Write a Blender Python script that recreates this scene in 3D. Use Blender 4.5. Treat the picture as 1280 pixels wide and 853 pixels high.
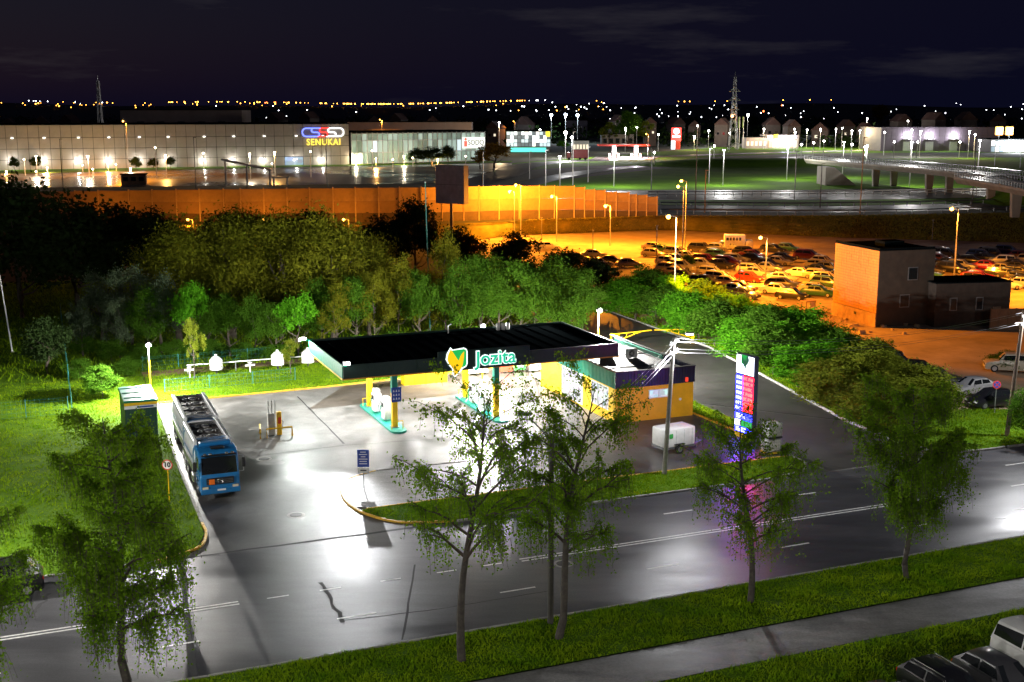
import bpy, bmesh, math, random
import numpy as np
from mathutils import Vector, Matrix, Euler

for o in list(bpy.data.objects):
    bpy.data.objects.remove(o)
SC = bpy.context.scene
COL = SC.collection
R = math.radians

# ---------------------------------------------------------------- camera
F, H, VH = 1500.0, 24.0, 140.0            # focal length in photo pixels, eye height, horizon row
PITCH = math.atan((426.5 - VH) / F)
cam_d = bpy.data.cameras.new('camera')
cam_d.sensor_width = 36.0
cam_d.lens = F / 1280.0 * 36.0
cam_d.clip_start, cam_d.clip_end = 0.5, 20000
cam = bpy.data.objects.new('camera', cam_d)
cam.location = (0, 0, H)
cam.rotation_euler = (math.pi / 2 - PITCH, 0, 0)
COL.objects.link(cam)
SC.camera = cam

# ---------------------------------------------------------------- world (night sky) and moon
W = bpy.data.worlds.new('World')
SC.world = W
W.use_nodes = True
nt = W.node_tree
nt.nodes.clear()
n_out = nt.nodes.new('ShaderNodeOutputWorld')
n_sky = nt.nodes.new('ShaderNodeTexSky')
n_sky.sky_type = 'NISHITA'
n_sky.sun_disc = False
n_sky.sun_elevation = R(-4.5)
n_sky.sun_rotation = R(-70)
n_bg = nt.nodes.new('ShaderNodeBackground')
n_bg.inputs['Strength'].default_value = 0.05
nt.links.new(n_sky.outputs[0], n_bg.inputs['Color'])
n_tc = nt.nodes.new('ShaderNodeTexCoord')
n_map = nt.nodes.new('ShaderNodeMapping')
n_map.inputs['Scale'].default_value = (2.2, 2.2, 17.0)
n_map.inputs['Rotation'].default_value = (0.0, R(-5), R(20))
n_noise = nt.nodes.new('ShaderNodeTexNoise')
n_noise.inputs['Scale'].default_value = 1.7
n_noise.inputs['Detail'].default_value = 7
n_noise.inputs['Roughness'].default_value = 0.62
n_ramp = nt.nodes.new('ShaderNodeValToRGB')
n_ramp.color_ramp.elements[0].position = 0.56
n_ramp.color_ramp.elements[0].color = (0.0014, 0.0016, 0.0060, 1)
n_ramp.color_ramp.elements[1].position = 0.86
n_ramp.color_ramp.elements[1].color = (0.016, 0.015, 0.019, 1)
n_bg2 = nt.nodes.new('ShaderNodeBackground')
n_bg2.inputs['Strength'].default_value = 1.0
n_add = nt.nodes.new('ShaderNodeAddShader')
nt.links.new(n_tc.outputs['Generated'], n_map.inputs[0])
nt.links.new(n_map.outputs[0], n_noise.inputs['Vector'])
nt.links.new(n_noise.outputs[0], n_ramp.inputs[0])
nt.links.new(n_ramp.outputs[0], n_bg2.inputs['Color'])
nt.links.new(n_bg.outputs[0], n_add.inputs[0])
nt.links.new(n_bg2.outputs[0], n_add.inputs[1])
nt.links.new(n_add.outputs[0], n_out.inputs['Surface'])

moon_d = bpy.data.lights.new('moon', 'SUN')
moon_d.energy = 0.012
moon_d.angle = R(0.6)
moon_d.color = (0.75, 0.83, 1.0)
moon = bpy.data.objects.new('moon', moon_d)
moon.rotation_euler = (R(40), 0, R(25))
COL.objects.link(moon)

SC.view_settings.view_transform = 'Standard'
SC.view_settings.look = 'None'
SC.view_settings.exposure = 0.9
SC.view_settings.gamma = 1.0
SC.view_settings.use_curve_mapping = False
SC.render.engine = 'CYCLES'
cy = SC.cycles
cy.use_denoising = True
cy.max_bounces = 5
cy.diffuse_bounces = 2
cy.glossy_bounces = 3
cy.transmission_bounces = 3
cy.transparent_max_bounces = 6
cy.sample_clamp_indirect = 4.0
cy.sample_clamp_direct = 0.0
cy.caustics_reflective = False
cy.caustics_refractive = False
cy.use_light_tree = True

# lamp strengths (watts)
CANOPY_W = 210.0
FLOOD_W = (13000.0, 13000.0, 30000.0)
ENTRANCE_W = 4800.0
LAWN_W = 2000.0
POLE_W = (2200.0, 3400.0)
SODIUM_W = 11000.0
STORE_W = 650.0
PARK_W = 3000.0
FAR_W = 9000.0
STREET_FILL_W = (2500.0, 9000.0, 3800.0, 3800.0, 3800.0, 3800.0)  # two street lamps, then the added camera-side fill lamps

# ---------------------------------------------------------------- coordinates
SP, CP = math.sin(PITCH), math.cos(PITCH)
def g(px, py, z=0.0):
    """point at height z seen at photo pixel (px, py)"""
    u, v = px - 640.0, py - 426.5
    k = (H - z) / (F * SP + v * CP)
    return Vector((u * k, (F * CP - v * SP) * k, z))
def zat(py, Y):
    """height seen at pixel row py at distance Y"""
    v = py - 426.5
    return H - Y * (F * SP + v * CP) / (F * CP - v * SP)
AL = R(22.3)                               # the street and the station share this direction
EX = Vector((math.cos(AL), math.sin(AL), 0))
EY = Vector((-math.sin(AL), math.cos(AL), 0))
O0 = Vector((0, 90, 0))
def S(lx, ly, z=0.0):
    return O0 + EX * lx + EY * ly + Vector((0, 0, z))

# ---------------------------------------------------------------- materials
MATS = {}
def mat(name, col, rough=0.6, metal=0.0, var=0.25, scale=3.0, bump=0.0, bscale=None, coat=0.0, col2=None, spec=0.5, rvar=0.0, alpha=None):
    """Principled material: colour broken up by noise, optional fine relief and uneven gloss"""
    if name in MATS:
        return MATS[name]
    m = bpy.data.materials.new(name)
    m.use_nodes = True
    t = m.node_tree
    b = t.nodes['Principled BSDF']
    b.inputs['Roughness'].default_value = rough
    b.inputs['Metallic'].default_value = metal
    b.inputs['Specular IOR Level'].default_value = spec
    if coat:
        b.inputs['Coat Weight'].default_value = coat
        b.inputs['Coat Roughness'].default_value = 0.08
    tc = t.nodes.new('ShaderNodeTexCoord')
    no = t.nodes.new('ShaderNodeTexNoise')
    no.inputs['Scale'].default_value = scale
    no.inputs['Detail'].default_value = 5
    no.inputs['Roughness'].default_value = 0.65
    t.links.new(tc.outputs['Object'], no.inputs['Vector'])
    mx = t.nodes.new('ShaderNodeMix')
    mx.data_type = 'RGBA'
    c2 = col2 if col2 else tuple(max(0.0, c * (1 - var)) for c in col)
    c1 = tuple(min(1.0, c * (1 + var * 0.6)) for c in col) if not col2 else col
    mx.inputs['A'].default_value = (*c1, 1)
    mx.inputs['B'].default_value = (*c2, 1)
    mr = t.nodes.new('ShaderNodeMapRange')
    mr.inputs['From Min'].default_value = 0.3
    mr.inputs['From Max'].default_value = 0.7
    t.links.new(no.outputs[0], mr.inputs['Value'])
    t.links.new(mr.outputs[0], mx.inputs['Factor'])
    t.links.new(mx.outputs['Result'], b.inputs['Base Color'])
    if rvar:
        m2 = t.nodes.new('ShaderNodeMapRange')
        m2.inputs['From Min'].default_value = 0.3
        m2.inputs['From Max'].default_value = 0.7
        m2.inputs['To Min'].default_value = max(0.03, rough - rvar)
        m2.inputs['To Max'].default_value = min(1.0, rough + rvar)
        t.links.new(no.outputs[0], m2.inputs['Value'])
        t.links.new(m2.outputs[0], b.inputs['Roughness'])
    if bump:
        n2 = t.nodes.new('ShaderNodeTexNoise')
        n2.inputs['Scale'].default_value = bscale or scale * 6
        n2.inputs['Detail'].default_value = 4
        t.links.new(tc.outputs['Object'], n2.inputs['Vector'])
        bp = t.nodes.new('ShaderNodeBump')
        bp.inputs['Strength'].default_value = bump
        bp.inputs['Distance'].default_value = 0.02
        t.links.new(n2.outputs[0], bp.inputs['Height'])
        t.links.new(bp.outputs[0], b.inputs['Normal'])
    MATS[name] = m
    return m

def emit(name, col, strength, sample=False):
    if name in MATS:
        return MATS[name]
    m = bpy.data.materials.new(name)
    m.use_nodes = True
    t = m.node_tree
    b = t.nodes['Principled BSDF']
    b.inputs['Base Color'].default_value = (*[c * 0.5 for c in col], 1)
    b.inputs['Emission Color'].default_value = (*col, 1)
    b.inputs['Emission Strength'].default_value = strength
    if not sample:
        m.cycles.emission_sampling = 'NONE'
    MATS[name] = m
    return m

def wet(name, col, dry_rough, wet_rough, wet_scale=0.16, wet_lo=0.42, wet_hi=0.58, grain=0.35, streak=(1, 1, 1), var=0.35):
    """asphalt or concrete with a rain film: gloss where puddled, grain where drained"""
    if name in MATS:
        return MATS[name]
    m = bpy.data.materials.new(name)
    m.use_nodes = True
    t = m.node_tree
    b = t.nodes['Principled BSDF']
    geo = t.nodes.new('ShaderNodeNewGeometry')
    mp = t.nodes.new('ShaderNodeMapping')
    mp.vector_type = 'POINT'
    mp.inputs['Rotation'].default_value = (0, 0, -AL)
    mp.inputs['Scale'].default_value = streak
    t.links.new(geo.outputs['Position'], mp.inputs[0])
    big = t.nodes.new('ShaderNodeTexNoise')
    big.inputs['Scale'].default_value = wet_scale
    big.inputs['Detail'].default_value = 6
    big.inputs['Roughness'].default_value = 0.6
    t.links.new(mp.outputs[0], big.inputs['Vector'])
    fine = t.nodes.new('ShaderNodeTexNoise')
    fine.inputs['Scale'].default_value = 9.0
    fine.inputs['Detail'].default_value = 5
    fine.inputs['Roughness'].default_value = 0.75
    t.links.new(geo.outputs['Position'], fine.inputs['Vector'])
    fac = t.nodes.new('ShaderNodeMapRange')
    fac.interpolation_type = 'SMOOTHSTEP'
    fac.inputs['From Min'].default_value = wet_lo
    fac.inputs['From Max'].default_value = wet_hi
    t.links.new(big.outputs[0], fac.inputs['Value'])
    ro = t.nodes.new('ShaderNodeMapRange')
    ro.inputs['To Min'].default_value = dry_rough
    ro.inputs['To Max'].default_value = wet_rough
    t.links.new(fac.outputs[0], ro.inputs['Value'])
    t.links.new(ro.outputs[0], b.inputs['Roughness'])
    mx = t.nodes.new('ShaderNodeMix')
    mx.data_type = 'RGBA'
    mx.inputs['A'].default_value = (*[c * 1.25 for c in col], 1)
    mx.inputs['B'].default_value = (*[c * (1 - var) for c in col], 1)
    t.links.new(fac.outputs[0], mx.inputs['Factor'])
    mx2 = t.nodes.new('ShaderNodeMix')
    mx2.data_type = 'RGBA'
    mx2.blend_type = 'MULTIPLY'
    mx2.inputs['Factor'].default_value = 1.0
    gr = t.nodes.new('ShaderNodeMapRange')
    gr.inputs['From Min'].default_value = 0.25
    gr.inputs['From Max'].default_value = 0.75
    gr.inputs['To Min'].default_value = 0.55
    gr.inputs['To Max'].default_value = 1.35
    t.links.new(fine.outputs[0], gr.inputs['Value'])
    t.links.new(mx.outputs['Result'], mx2.inputs['A'])
    t.links.new(gr.outputs[0], mx2.inputs['B'])
    mid = t.nodes.new('ShaderNodeTexNoise')
    mid.inputs['Scale'].default_value = 0.9
    mid.inputs['Detail'].default_value = 8
    mid.inputs['Roughness'].default_value = 0.7
    mid.inputs['Distortion'].default_value = 0.6
    t.links.new(mp.outputs[0], mid.inputs['Vector'])
    mm = t.nodes.new('ShaderNodeMapRange')
    mm.inputs['From Min'].default_value = 0.3
    mm.inputs['From Max'].default_value = 0.7
    mm.inputs['To Min'].default_value = 0.62
    mm.inputs['To Max'].default_value = 1.2
    t.links.new(mid.outputs[0], mm.inputs['Value'])
    mx3 = t.nodes.new('ShaderNodeMix')
    mx3.data_type = 'RGBA'
    mx3.blend_type = 'MULTIPLY'
    mx3.inputs['Factor'].default_value = 1.0
    t.links.new(mx2.outputs['Result'], mx3.inputs['A'])
    t.links.new(mm.outputs[0], mx3.inputs['B'])
    t.links.new(mx3.outputs['Result'], b.inputs['Base Color'])
    gn = t.nodes.new('ShaderNodeTexNoise')
    gn.inputs['Scale'].default_value = 26.0
    gn.inputs['Detail'].default_value = 3
    t.links.new(geo.outputs['Position'], gn.inputs['Vector'])
    st = t.nodes.new('ShaderNodeMapRange')
    st.inputs['To Min'].default_value = grain
    st.inputs['To Max'].default_value = grain * 0.15
    t.links.new(fac.outputs[0], st.inputs['Value'])
    bp = t.nodes.new('ShaderNodeBump')
    bp.inputs['Distance'].default_value = 0.012
    t.links.new(st.outputs[0], bp.inputs['Strength'])
    t.links.new(gn.outputs[0], bp.inputs['Height'])
    t.links.new(bp.outputs[0], b.inputs['Normal'])
    MATS[name] = m
    return m

def leafmat(name, c1, c2, trans=0.45, scale=0.5):
    if name in MATS:
        return MATS[name]
    m = bpy.data.materials.new(name)
    m.use_nodes = True
    t = m.node_tree
    t.nodes.clear()
    out = t.nodes.new('ShaderNodeOutputMaterial')
    tc = t.nodes.new('ShaderNodeTexCoord')
    no = t.nodes.new('ShaderNodeTexNoise')
    no.inputs['Scale'].default_value = scale
    no.inputs['Detail'].default_value = 6
    no.inputs['Roughness'].default_value = 0.8
    t.links.new(tc.outputs['Object'], no.inputs['Vector'])
    mr = t.nodes.new('ShaderNodeMapRange')
    mr.inputs['From Min'].default_value = 0.33
    mr.inputs['From Max'].default_value = 0.67
    t.links.new(no.outputs[0], mr.inputs['Value'])
    mx = t.nodes.new('ShaderNodeMix')
    mx.data_type = 'RGBA'
    mx.inputs['A'].default_value = (*c1, 1)
    mx.inputs['B'].default_value = (*c2, 1)
    t.links.new(mr.outputs[0], mx.inputs['Factor'])
    d = t.nodes.new('ShaderNodeBsdfDiffuse')
    tr = t.nodes.new('ShaderNodeBsdfTranslucent')
    gl = t.nodes.new('ShaderNodeBsdfGlossy')
    gl.inputs['Roughness'].default_value = 0.35
    ms = t.nodes.new('ShaderNodeMixShader')
    ms.inputs[0].default_value = trans
    m2 = t.nodes.new('ShaderNodeMixShader')
    m2.inputs[0].default_value = 0.0
    t.links.new(mx.outputs['Result'], d.inputs['Color'])
    t.links.new(mx.outputs['Result'], tr.inputs['Color'])
    t.links.new(d.outputs[0], ms.inputs[1])
    t.links.new(tr.outputs[0], ms.inputs[2])
    t.links.new(ms.outputs[0], m2.inputs[1])
    t.links.new(gl.outputs[0], m2.inputs[2])
    t.links.new(m2.outputs[0], out.inputs['Surface'])
    MATS[name] = m
    return m

# ---------------------------------------------------------------- mesh collection helper
class MB:
    def __init__(self):
        self.v, self.f = [], []
    def add(self, vs, fs):
        n = len(self.v)
        self.v += [tuple(p) for p in vs]
        self.f += [tuple(i + n for i in q) for q in fs]
        return self
    def box(self, c, s, rz=0.0, rx=0.0, ry=0.0):
        x, y, z = s[0] / 2, s[1] / 2, s[2] / 2
        vs = [(-x, -y, -z), (x, -y, -z), (x, y, -z), (-x, y, -z), (-x, -y, z), (x, -y, z), (x, y, z), (-x, y, z)]
        if rz or rx or ry:
            M = Euler((rx, ry, rz)).to_matrix()
            vs = [M @ Vector(p) for p in vs]
        vs = [(p[0] + c[0], p[1] + c[1], p[2] + c[2]) for p in vs]
        return self.add(vs, [(3, 2, 1, 0), (4, 5, 6, 7), (0, 1, 5, 4), (1, 2, 6, 5), (2, 3, 7, 6), (3, 0, 4, 7)])
    def rbox(self, c, s, r=0.05, seg=2, rz=0.0, rx=0.0):
        bm = bmesh.new()
        bmesh.ops.create_cube(bm, size=1.0)
        bmesh.ops.scale(bm, vec=s, verts=bm.verts)
        bmesh.ops.bevel(bm, geom=bm.edges[:], offset=r, segments=seg, profile=0.5, affect='EDGES')
        M = Matrix.Translation(c) @ Euler((rx, 0, rz)).to_matrix().to_4x4()
        bmesh.ops.transform(bm, matrix=M, verts=bm.verts)
        bm.verts.index_update()
        self.add([v.co[:] for v in bm.verts], [[v.index for v in f.verts] for f in bm.faces])
        bm.free()
        return self
    def tube(self, path, rad, n=6, cap=True):
        path = [Vector(p) for p in path]
        k = len(path)
        rad = rad if isinstance(rad, (list, tuple)) else [rad] * k
        vs, fs = [], []
        up = Vector((0, 0, 1))
        for i, p in enumerate(path):
            d = (path[min(i + 1, k - 1)] - path[max(i - 1, 0)])
            d = d.normalized() if d.length > 1e-9 else up
            a = d.cross(up)
            if a.length < 0.05:
                a = d.cross(Vector((0, 1, 0)))
            a.normalize()
            b = d.cross(a)
            for j in range(n):
                an = 2 * math.pi * j / n
                vs.append(p + (a * math.cos(an) + b * math.sin(an)) * rad[i])
        for i in range(k - 1):
            for j in range(n):
                fs.append((i * n + j, i * n + (j + 1) % n, (i + 1) * n + (j + 1) % n, (i + 1) * n + j))
        if cap:
            fs.append(tuple(range(n))[::-1])
            fs.append(tuple((k - 1) * n + j for j in range(n)))
        return self.add(vs, fs)
    def lathe(self, prof, c=(0, 0, 0), n=14, axis='z'):
        vs, fs = [], []
        for r, z in prof:
            for j in range(n):
                an = 2 * math.pi * j / n
                q = (r * math.cos(an), r * math.sin(an), z)
                if axis == 'y':
                    q = (q[0], q[2], q[1])
                elif axis == 'x':
                    q = (q[2], q[0], q[1])
                vs.append((q[0] + c[0], q[1] + c[1], q[2] + c[2]))
        k = len(prof)
        for i in range(k - 1):
            for j in range(n):
                fs.append((i * n + j, i * n + (j + 1) % n, (i + 1) * n + (j + 1) % n, (i + 1) * n + j))
        fs.append(tuple(range(n))[::-1])
        fs.append(tuple((k - 1) * n + j for j in range(n)))
        return self.add(vs, fs)
    def prism(self, poly, z0, z1):
        n = len(poly)
        vs = [(p[0], p[1], z0) for p in poly] + [(p[0], p[1], z1) for p in poly]
        fs = [tuple(range(n))[::-1], tuple(range(n, 2 * n))]
        fs += [(i, (i + 1) % n, n + (i + 1) % n, n + i) for i in range(n)]
        return self.add(vs, fs)
    def slab(self, poly, axis, a0, a1):
        """extrude an outline in a vertical plane: axis 'x' -> outline (y,z); 'y' -> outline (x,z)"""
        n = len(poly)
        mk = (lambda p, a: (a, p[0], p[1])) if axis == 'x' else (lambda p, a: (p[0], a, p[1]))
        vs = [mk(p, a0) for p in poly] + [mk(p, a1) for p in poly]
        fs = [tuple(range(n))[::-1], tuple(range(n, 2 * n))]
        fs += [(i, (i + 1) % n, n + (i + 1) % n, n + i) for i in range(n)]
        return self.add(vs, fs)
    def sphere(self, c, r, n=8, m=5):
        prof = [(max(0.001, r * math.sin(math.pi * i / m)), -r * math.cos(math.pi * i / m)) for i in range(m + 1)]
        return self.lathe(prof, c, n)
    def mesh(self, name, m=None, smooth=False):
        me = bpy.data.meshes.new(name)
        me.from_pydata(self.v, [], self.f)
        bm = bmesh.new()
        bm.from_mesh(me)
        bmesh.ops.recalc_face_normals(bm, faces=bm.faces)
        bm.to_mesh(me)
        bm.free()
        if m is not None:
            me.materials.append(m)
        if smooth:
            me.polygons.foreach_set('use_smooth', [True] * len(me.polygons))
            me.set_sharp_from_angle(angle=R(40))
        return me
    def build(self, name, m, parent=None, smooth=False, loc=None, rz=0.0):
        return link(name, self.mesh(name, m, smooth), parent, loc, rz)

def link(name, me, parent=None, loc=None, rz=0.0):
    o = bpy.data.objects.new(name, me)
    COL.objects.link(o)
    if parent is not None:
        o.parent = parent
    if loc is not None:
        o.location = loc
    o.rotation_euler = (0, 0, rz)
    return o

def tag(o, label, cat, group=None):
    o['label'] = label
    o['category'] = cat
    if group:
        o['group'] = group
    return o
def thing(name, label, cat, loc=(0, 0, 0), rz=0.0, group=None):
    o = bpy.data.objects.new(name, None)
    o.empty_display_size = 0.3
    COL.objects.link(o)
    o.location = loc
    o.rotation_euler = (0, 0, rz)
    return tag(o, label, cat, group)
def struct(o):
    o['kind'] = 'structure'
    return o
def stuff(o, label=None, cat=None):
    o['kind'] = 'stuff'
    if label:
        tag(o, label, cat)
    return o
def copy_tree(o, parent=None):
    c = o.copy()
    COL.objects.link(c)
    c.parent = parent
    for ch in list(o.children):
        copy_tree(ch, c)
    return c

def point_light(name, loc, power, col, radius=0.15, parent=None, kind='POINT'):
    d = bpy.data.lights.new(name, kind)
    d.energy = power
    d.color = col
    d.shadow_soft_size = radius
    o = bpy.data.objects.new(name, d)
    COL.objects.link(o)
    o.location = loc
    if parent is not None:
        o.parent = parent
    return o

def text_mesh(body, size, depth, m, name, parent, loc, rot, spacing=1.0, sx=1.0, bold=0.0):
    cu = bpy.data.curves.new(name, 'FONT')
    cu.body = body
    cu.size = size
    cu.extrude = depth
    cu.offset = bold
    cu.align_x = 'CENTER'
    cu.align_y = 'CENTER'
    cu.space_character = spacing
    cu.resolution_u = 3
    tmp = bpy.data.objects.new('tmp_text', cu)
    COL.objects.link(tmp)
    dg = bpy.context.evaluated_depsgraph_get()
    me = bpy.data.meshes.new_from_object(tmp.evaluated_get(dg))
    bpy.data.objects.remove(tmp)
    me.materials.clear()
    me.materials.append(m)
    o = link(name, me, parent, loc)
    o.rotation_euler = rot
    o.scale = (sx, 1, 1)
    return o

def sheet(name, pts, z, m, parent=None):
    me = bpy.data.meshes.new(name)
    n = len(pts)
    me.from_pydata([(p[0], p[1], z) for p in pts], [], [tuple(range(n))])
    if me.polygons[0].normal.z < 0:
        me.flip_normals()
    me.materials.append(m)
    return link(name, me, parent)
def smooth_line(pts, n=6):
    """Catmull-Rom through the points"""
    P = [Vector(p) for p in pts]
    P = [P[0] * 2 - P[1]] + P + [P[-1] * 2 - P[-2]]
    out = []
    for i in range(1, len(P) - 2):
        for k in range(n):
            t = k / n
            a, b, c, d = P[i - 1], P[i], P[i + 1], P[i + 2]
            out.append(0.5 * ((2 * b) + (c - a) * t + (2 * a - 5 * b + 4 * c - d) * t * t + (3 * b - a - 3 * c + d) * t ** 3))
    out.append(P[-2])
    return out

# ---------------------------------------------------------------- foliage helpers
def leaf_mesh(name, pts, size, m, seed=0, droop=0.0, aspect=0.5):
    rng = np.random.default_rng(seed)
    P = np.asarray(pts, dtype=np.float64)
    n = len(P)
    u = rng.normal(size=(n, 3))
    if droop:
        u = u * (1 - droop) + np.array([0, 0, -1.0]) * droop * 1.5
    u /= np.linalg.norm(u, axis=1)[:, None]
    w = rng.normal(size=(n, 3))
    v = np.cross(u, w)
    v /= np.linalg.norm(v, axis=1)[:, None] + 1e-9
    s = (size * rng.uniform(0.6, 1.35, n))[:, None]
    V = np.empty((n, 4, 3))
    V[:, 0] = P - u * s * 0.5
    V[:, 1] = P + v * s * 0.5 * aspect
    V[:, 2] = P + u * s * 0.5
    V[:, 3] = P - v * s * 0.5 * aspect
    me = bpy.data.meshes.new(name)
    me.vertices.add(n * 4)
    me.vertices.foreach_set('co', V.reshape(-1))
    me.loops.add(n * 4)
    me.loops.foreach_set('vertex_index', np.arange(n * 4, dtype=np.int32))
    me.polygons.add(n)
    me.polygons.foreach_set('loop_start', np.arange(0, n * 4, 4, dtype=np.int32))
    me.polygons.foreach_set('loop_total', np.full(n, 4, dtype=np.int32))
    me.update(calc_edges=True)
    me.materials.append(m)
    return me
def crown_pts(rng, n, c, rad, nclump=40, cr=0.5, shell=0.45, flat=0.0):
    d = rng.normal(size=(nclump, 3))
    d /= np.linalg.norm(d, axis=1)[:, None]
    d[:, 2] = np.where(d[:, 2] < -0.75, -d[:, 2], d[:, 2])
    rr = rng.uniform(shell, 1.0, nclump) ** 0.7 * rng.uniform(0.82, 1.12, nclump)
    cen = d * rr[:, None] * np.array(rad)
    cs = cr * rng.uniform(0.55, 1.3, nclump)
    wt = cs ** 2
    idx = rng.choice(nclump, n, p=wt / wt.sum())
    off = rng.normal(size=(n, 3)) * cs[idx][:, None] * np.array([0.62, 0.62, 0.5])
    return cen[idx] + off + np.array(c)
def grass_mesh(name, poly, n, h, m, seed, zf=None, wmul=1.0):
    """blades scattered inside a convex-or-not polygon (world xy)"""
    rng = np.random.default_rng(seed)
    P = np.array([(p[0], p[1]) for p in poly])
    lo, hi = P.min(0), P.max(0)
    out = []
    tot = 0
    while tot < n:
        q = rng.uniform(lo, hi, (n, 2))
        ins = np.zeros(n, bool)
        j = len(P) - 1
        for i in range(len(P)):
            cnd = ((P[i, 1] > q[:, 1]) != (P[j, 1] > q[:, 1])) & (q[:, 0] < (P[j, 0] - P[i, 0]) * (q[:, 1] - P[i, 1]) / (P[j, 1] - P[i, 1] + 1e-12) + P[i, 0])
            ins ^= cnd
            j = i
        out.append(q[ins])
        tot += ins.sum()
    q = np.concatenate(out)[:n]
    # tufts: height follows a patchy field
    fld = np.sin(q[:, 0] * 1.3 + 2 * np.sin(q[:, 1] * 0.9)) * np.sin(q[:, 1] * 1.7 + 1.5 * np.sin(q[:, 0] * 0.7))
    hh = h * (0.75 + 0.45 * fld) * rng.uniform(0.5, 1.3, n)
    z0 = zf(q[:, 0], q[:, 1]) if zf else np.zeros(n)
    an = rng.uniform(0, 2 * math.pi, n)
    wd = 0.03 * wmul * rng.uniform(0.6, 1.4, n) * (h / 0.12) ** 0.5
    lean = rng.normal(size=(n, 2)) * hh[:, None] * 0.5
    V = np.empty((n, 3, 3))
    V[:, 0, 0] = q[:, 0] - np.cos(an) * wd
    V[:, 0, 1] = q[:, 1] - np.sin(an) * wd
    V[:, 0, 2] = z0
    V[:, 1, 0] = q[:, 0] + np.cos(an) * wd
    V[:, 1, 1] = q[:, 1] + np.sin(an) * wd
    V[:, 1, 2] = z0
    V[:, 2, :2] = q + lean
    V[:, 2, 2] = z0 + np.maximum(hh, 0.02)
    me = bpy.data.meshes.new(name)
    me.vertices.add(n * 3)
    me.vertices.foreach_set('co', V.reshape(-1))
    me.loops.add(n * 3)
    me.loops.foreach_set('vertex_index', np.arange(n * 3, dtype=np.int32))
    me.polygons.add(n)
    me.polygons.foreach_set('loop_start', np.arange(0, n * 3, 3, dtype=np.int32))
    me.polygons.foreach_set('loop_total', np.full(n, 3, dtype=np.int32))
    me.update(calc_edges=True)
    me.materials.append(m)
    return link(name, me)
# ================================================================ materials in use
M_road = wet('wet_asphalt', (0.052, 0.052, 0.057), 0.42, 0.26, wet_scale=0.10, wet_lo=0.35, wet_hi=0.72, streak=(0.35, 1.6, 1), grain=0.9, var=0.15)
M_fore = wet('wet_forecourt', (0.125, 0.121, 0.116), 0.55, 0.33, wet_scale=0.16, wet_lo=0.38, wet_hi=0.66, grain=0.5, var=0.42)
M_lane = wet('wet_access_asphalt', (0.036, 0.034, 0.032), 0.55, 0.38, wet_scale=0.09, wet_lo=0.35, wet_hi=0.72, grain=0.5, var=0.2)
M_walk = wet('wet_path_asphalt', (0.19, 0.185, 0.18), 0.55, 0.36, wet_scale=0.22, wet_lo=0.35, wet_hi=0.72, streak=(0.5, 1.6, 1), grain=0.4, var=0.2)
M_dirt = mat('packed_dirt', (0.36, 0.26, 0.17), 0.8, var=0.35, scale=0.25, bump=0.8, bscale=1.2, rvar=0.15)
M_soil = mat('dark_soil', (0.045, 0.05, 0.028), 0.95, var=0.4, scale=0.05)
M_grass = mat('grass_ground', (0.10, 0.20, 0.008), 0.95, scale=0.5, col2=(0.055, 0.12, 0.005), bump=1.0, bscale=9, spec=0.1)
M_blade = leafmat('grass_blade', (0.25, 0.36, 0.010), (0.08, 0.20, 0.005), trans=0.4, scale=0.35)
M_blade_dry = leafmat('grass_blade_dry', (0.30, 0.26, 0.05), (0.17, 0.17, 0.03), trans=0.3, scale=0.35)
M_kerb = mat('kerb_concrete', (0.30, 0.29, 0.27), 0.75, var=0.35, scale=4, bump=0.3)
M_kerby = mat('kerb_yellow_paint', (0.72, 0.42, 0.015), 0.55, var=0.3, scale=3.5, bump=0.2, col2=(0.5, 0.30, 0.03))
M_line = mat('road_paint_white', (0.78, 0.78, 0.74), 0.45, var=0.35, scale=6)
M_seam = mat('tar_seam', (0.010, 0.010, 0.011), 0.75, var=0.3, scale=2)
M_black = mat('black_plastic', (0.012, 0.012, 0.013), 0.45, var=0.3)
M_steel = mat('galvanised_steel', (0.42, 0.43, 0.44), 0.42, 0.8, var=0.25, scale=5)
M_dsteel = mat('dull_grey_steel', (0.20, 0.21, 0.22), 0.5, 0.6, var=0.3, scale=5)
M_conc = mat('pole_concrete', (0.33, 0.31, 0.28), 0.8, var=0.3, scale=4, bump=0.3)
M_wood = mat('weathered_pole_wood', (0.15, 0.11, 0.075), 0.8, var=0.4, scale=5, bump=0.5)
M_yel = mat('station_yellow', (0.80, 0.49, 0.008), 0.42, var=0.12, scale=1.5, rvar=0.1)
M_org = mat('station_ochre', (0.85, 0.42, 0.010), 0.5, var=0.12, scale=1.2, rvar=0.1)
M_tgreen = mat('station_teal', (0.006, 0.20, 0.125), 0.4, var=0.15, scale=2, rvar=0.1)
M_roofd = mat('canopy_roof_sheet', (0.005, 0.007, 0.008), 0.95, 0.0, var=0.3, scale=1.5, spec=0.0)
M_fasc = mat('canopy_fascia_dark', (0.010, 0.030, 0.027), 0.38, 0.1, var=0.25, scale=2)
M_navy = mat('navy_corrugated_sheet', (0.030, 0.030, 0.062), 0.42, 0.3, var=0.25, scale=2)
M_white = mat('white_paint', (0.78, 0.78, 0.76), 0.45, var=0.12, scale=3)
M_offw = mat('dirty_white_panel', (0.62, 0.62, 0.60), 0.55, var=0.25, scale=3)
M_blue = mat('sign_blue', (0.018, 0.055, 0.33), 0.4, var=0.1)
M_red = mat('red_panel', (0.60, 0.045, 0.02), 0.45, var=0.2)
M_glass = mat('dark_glass', (0.012, 0.014, 0.016), 0.06, var=0.1, spec=0.8)
M_tyre = mat('tyre_rubber', (0.014, 0.014, 0.014), 0.85, var=0.3, scale=6)
M_rim = mat('alloy_rim', (0.42, 0.42, 0.43), 0.35, 0.8, var=0.2)
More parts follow.
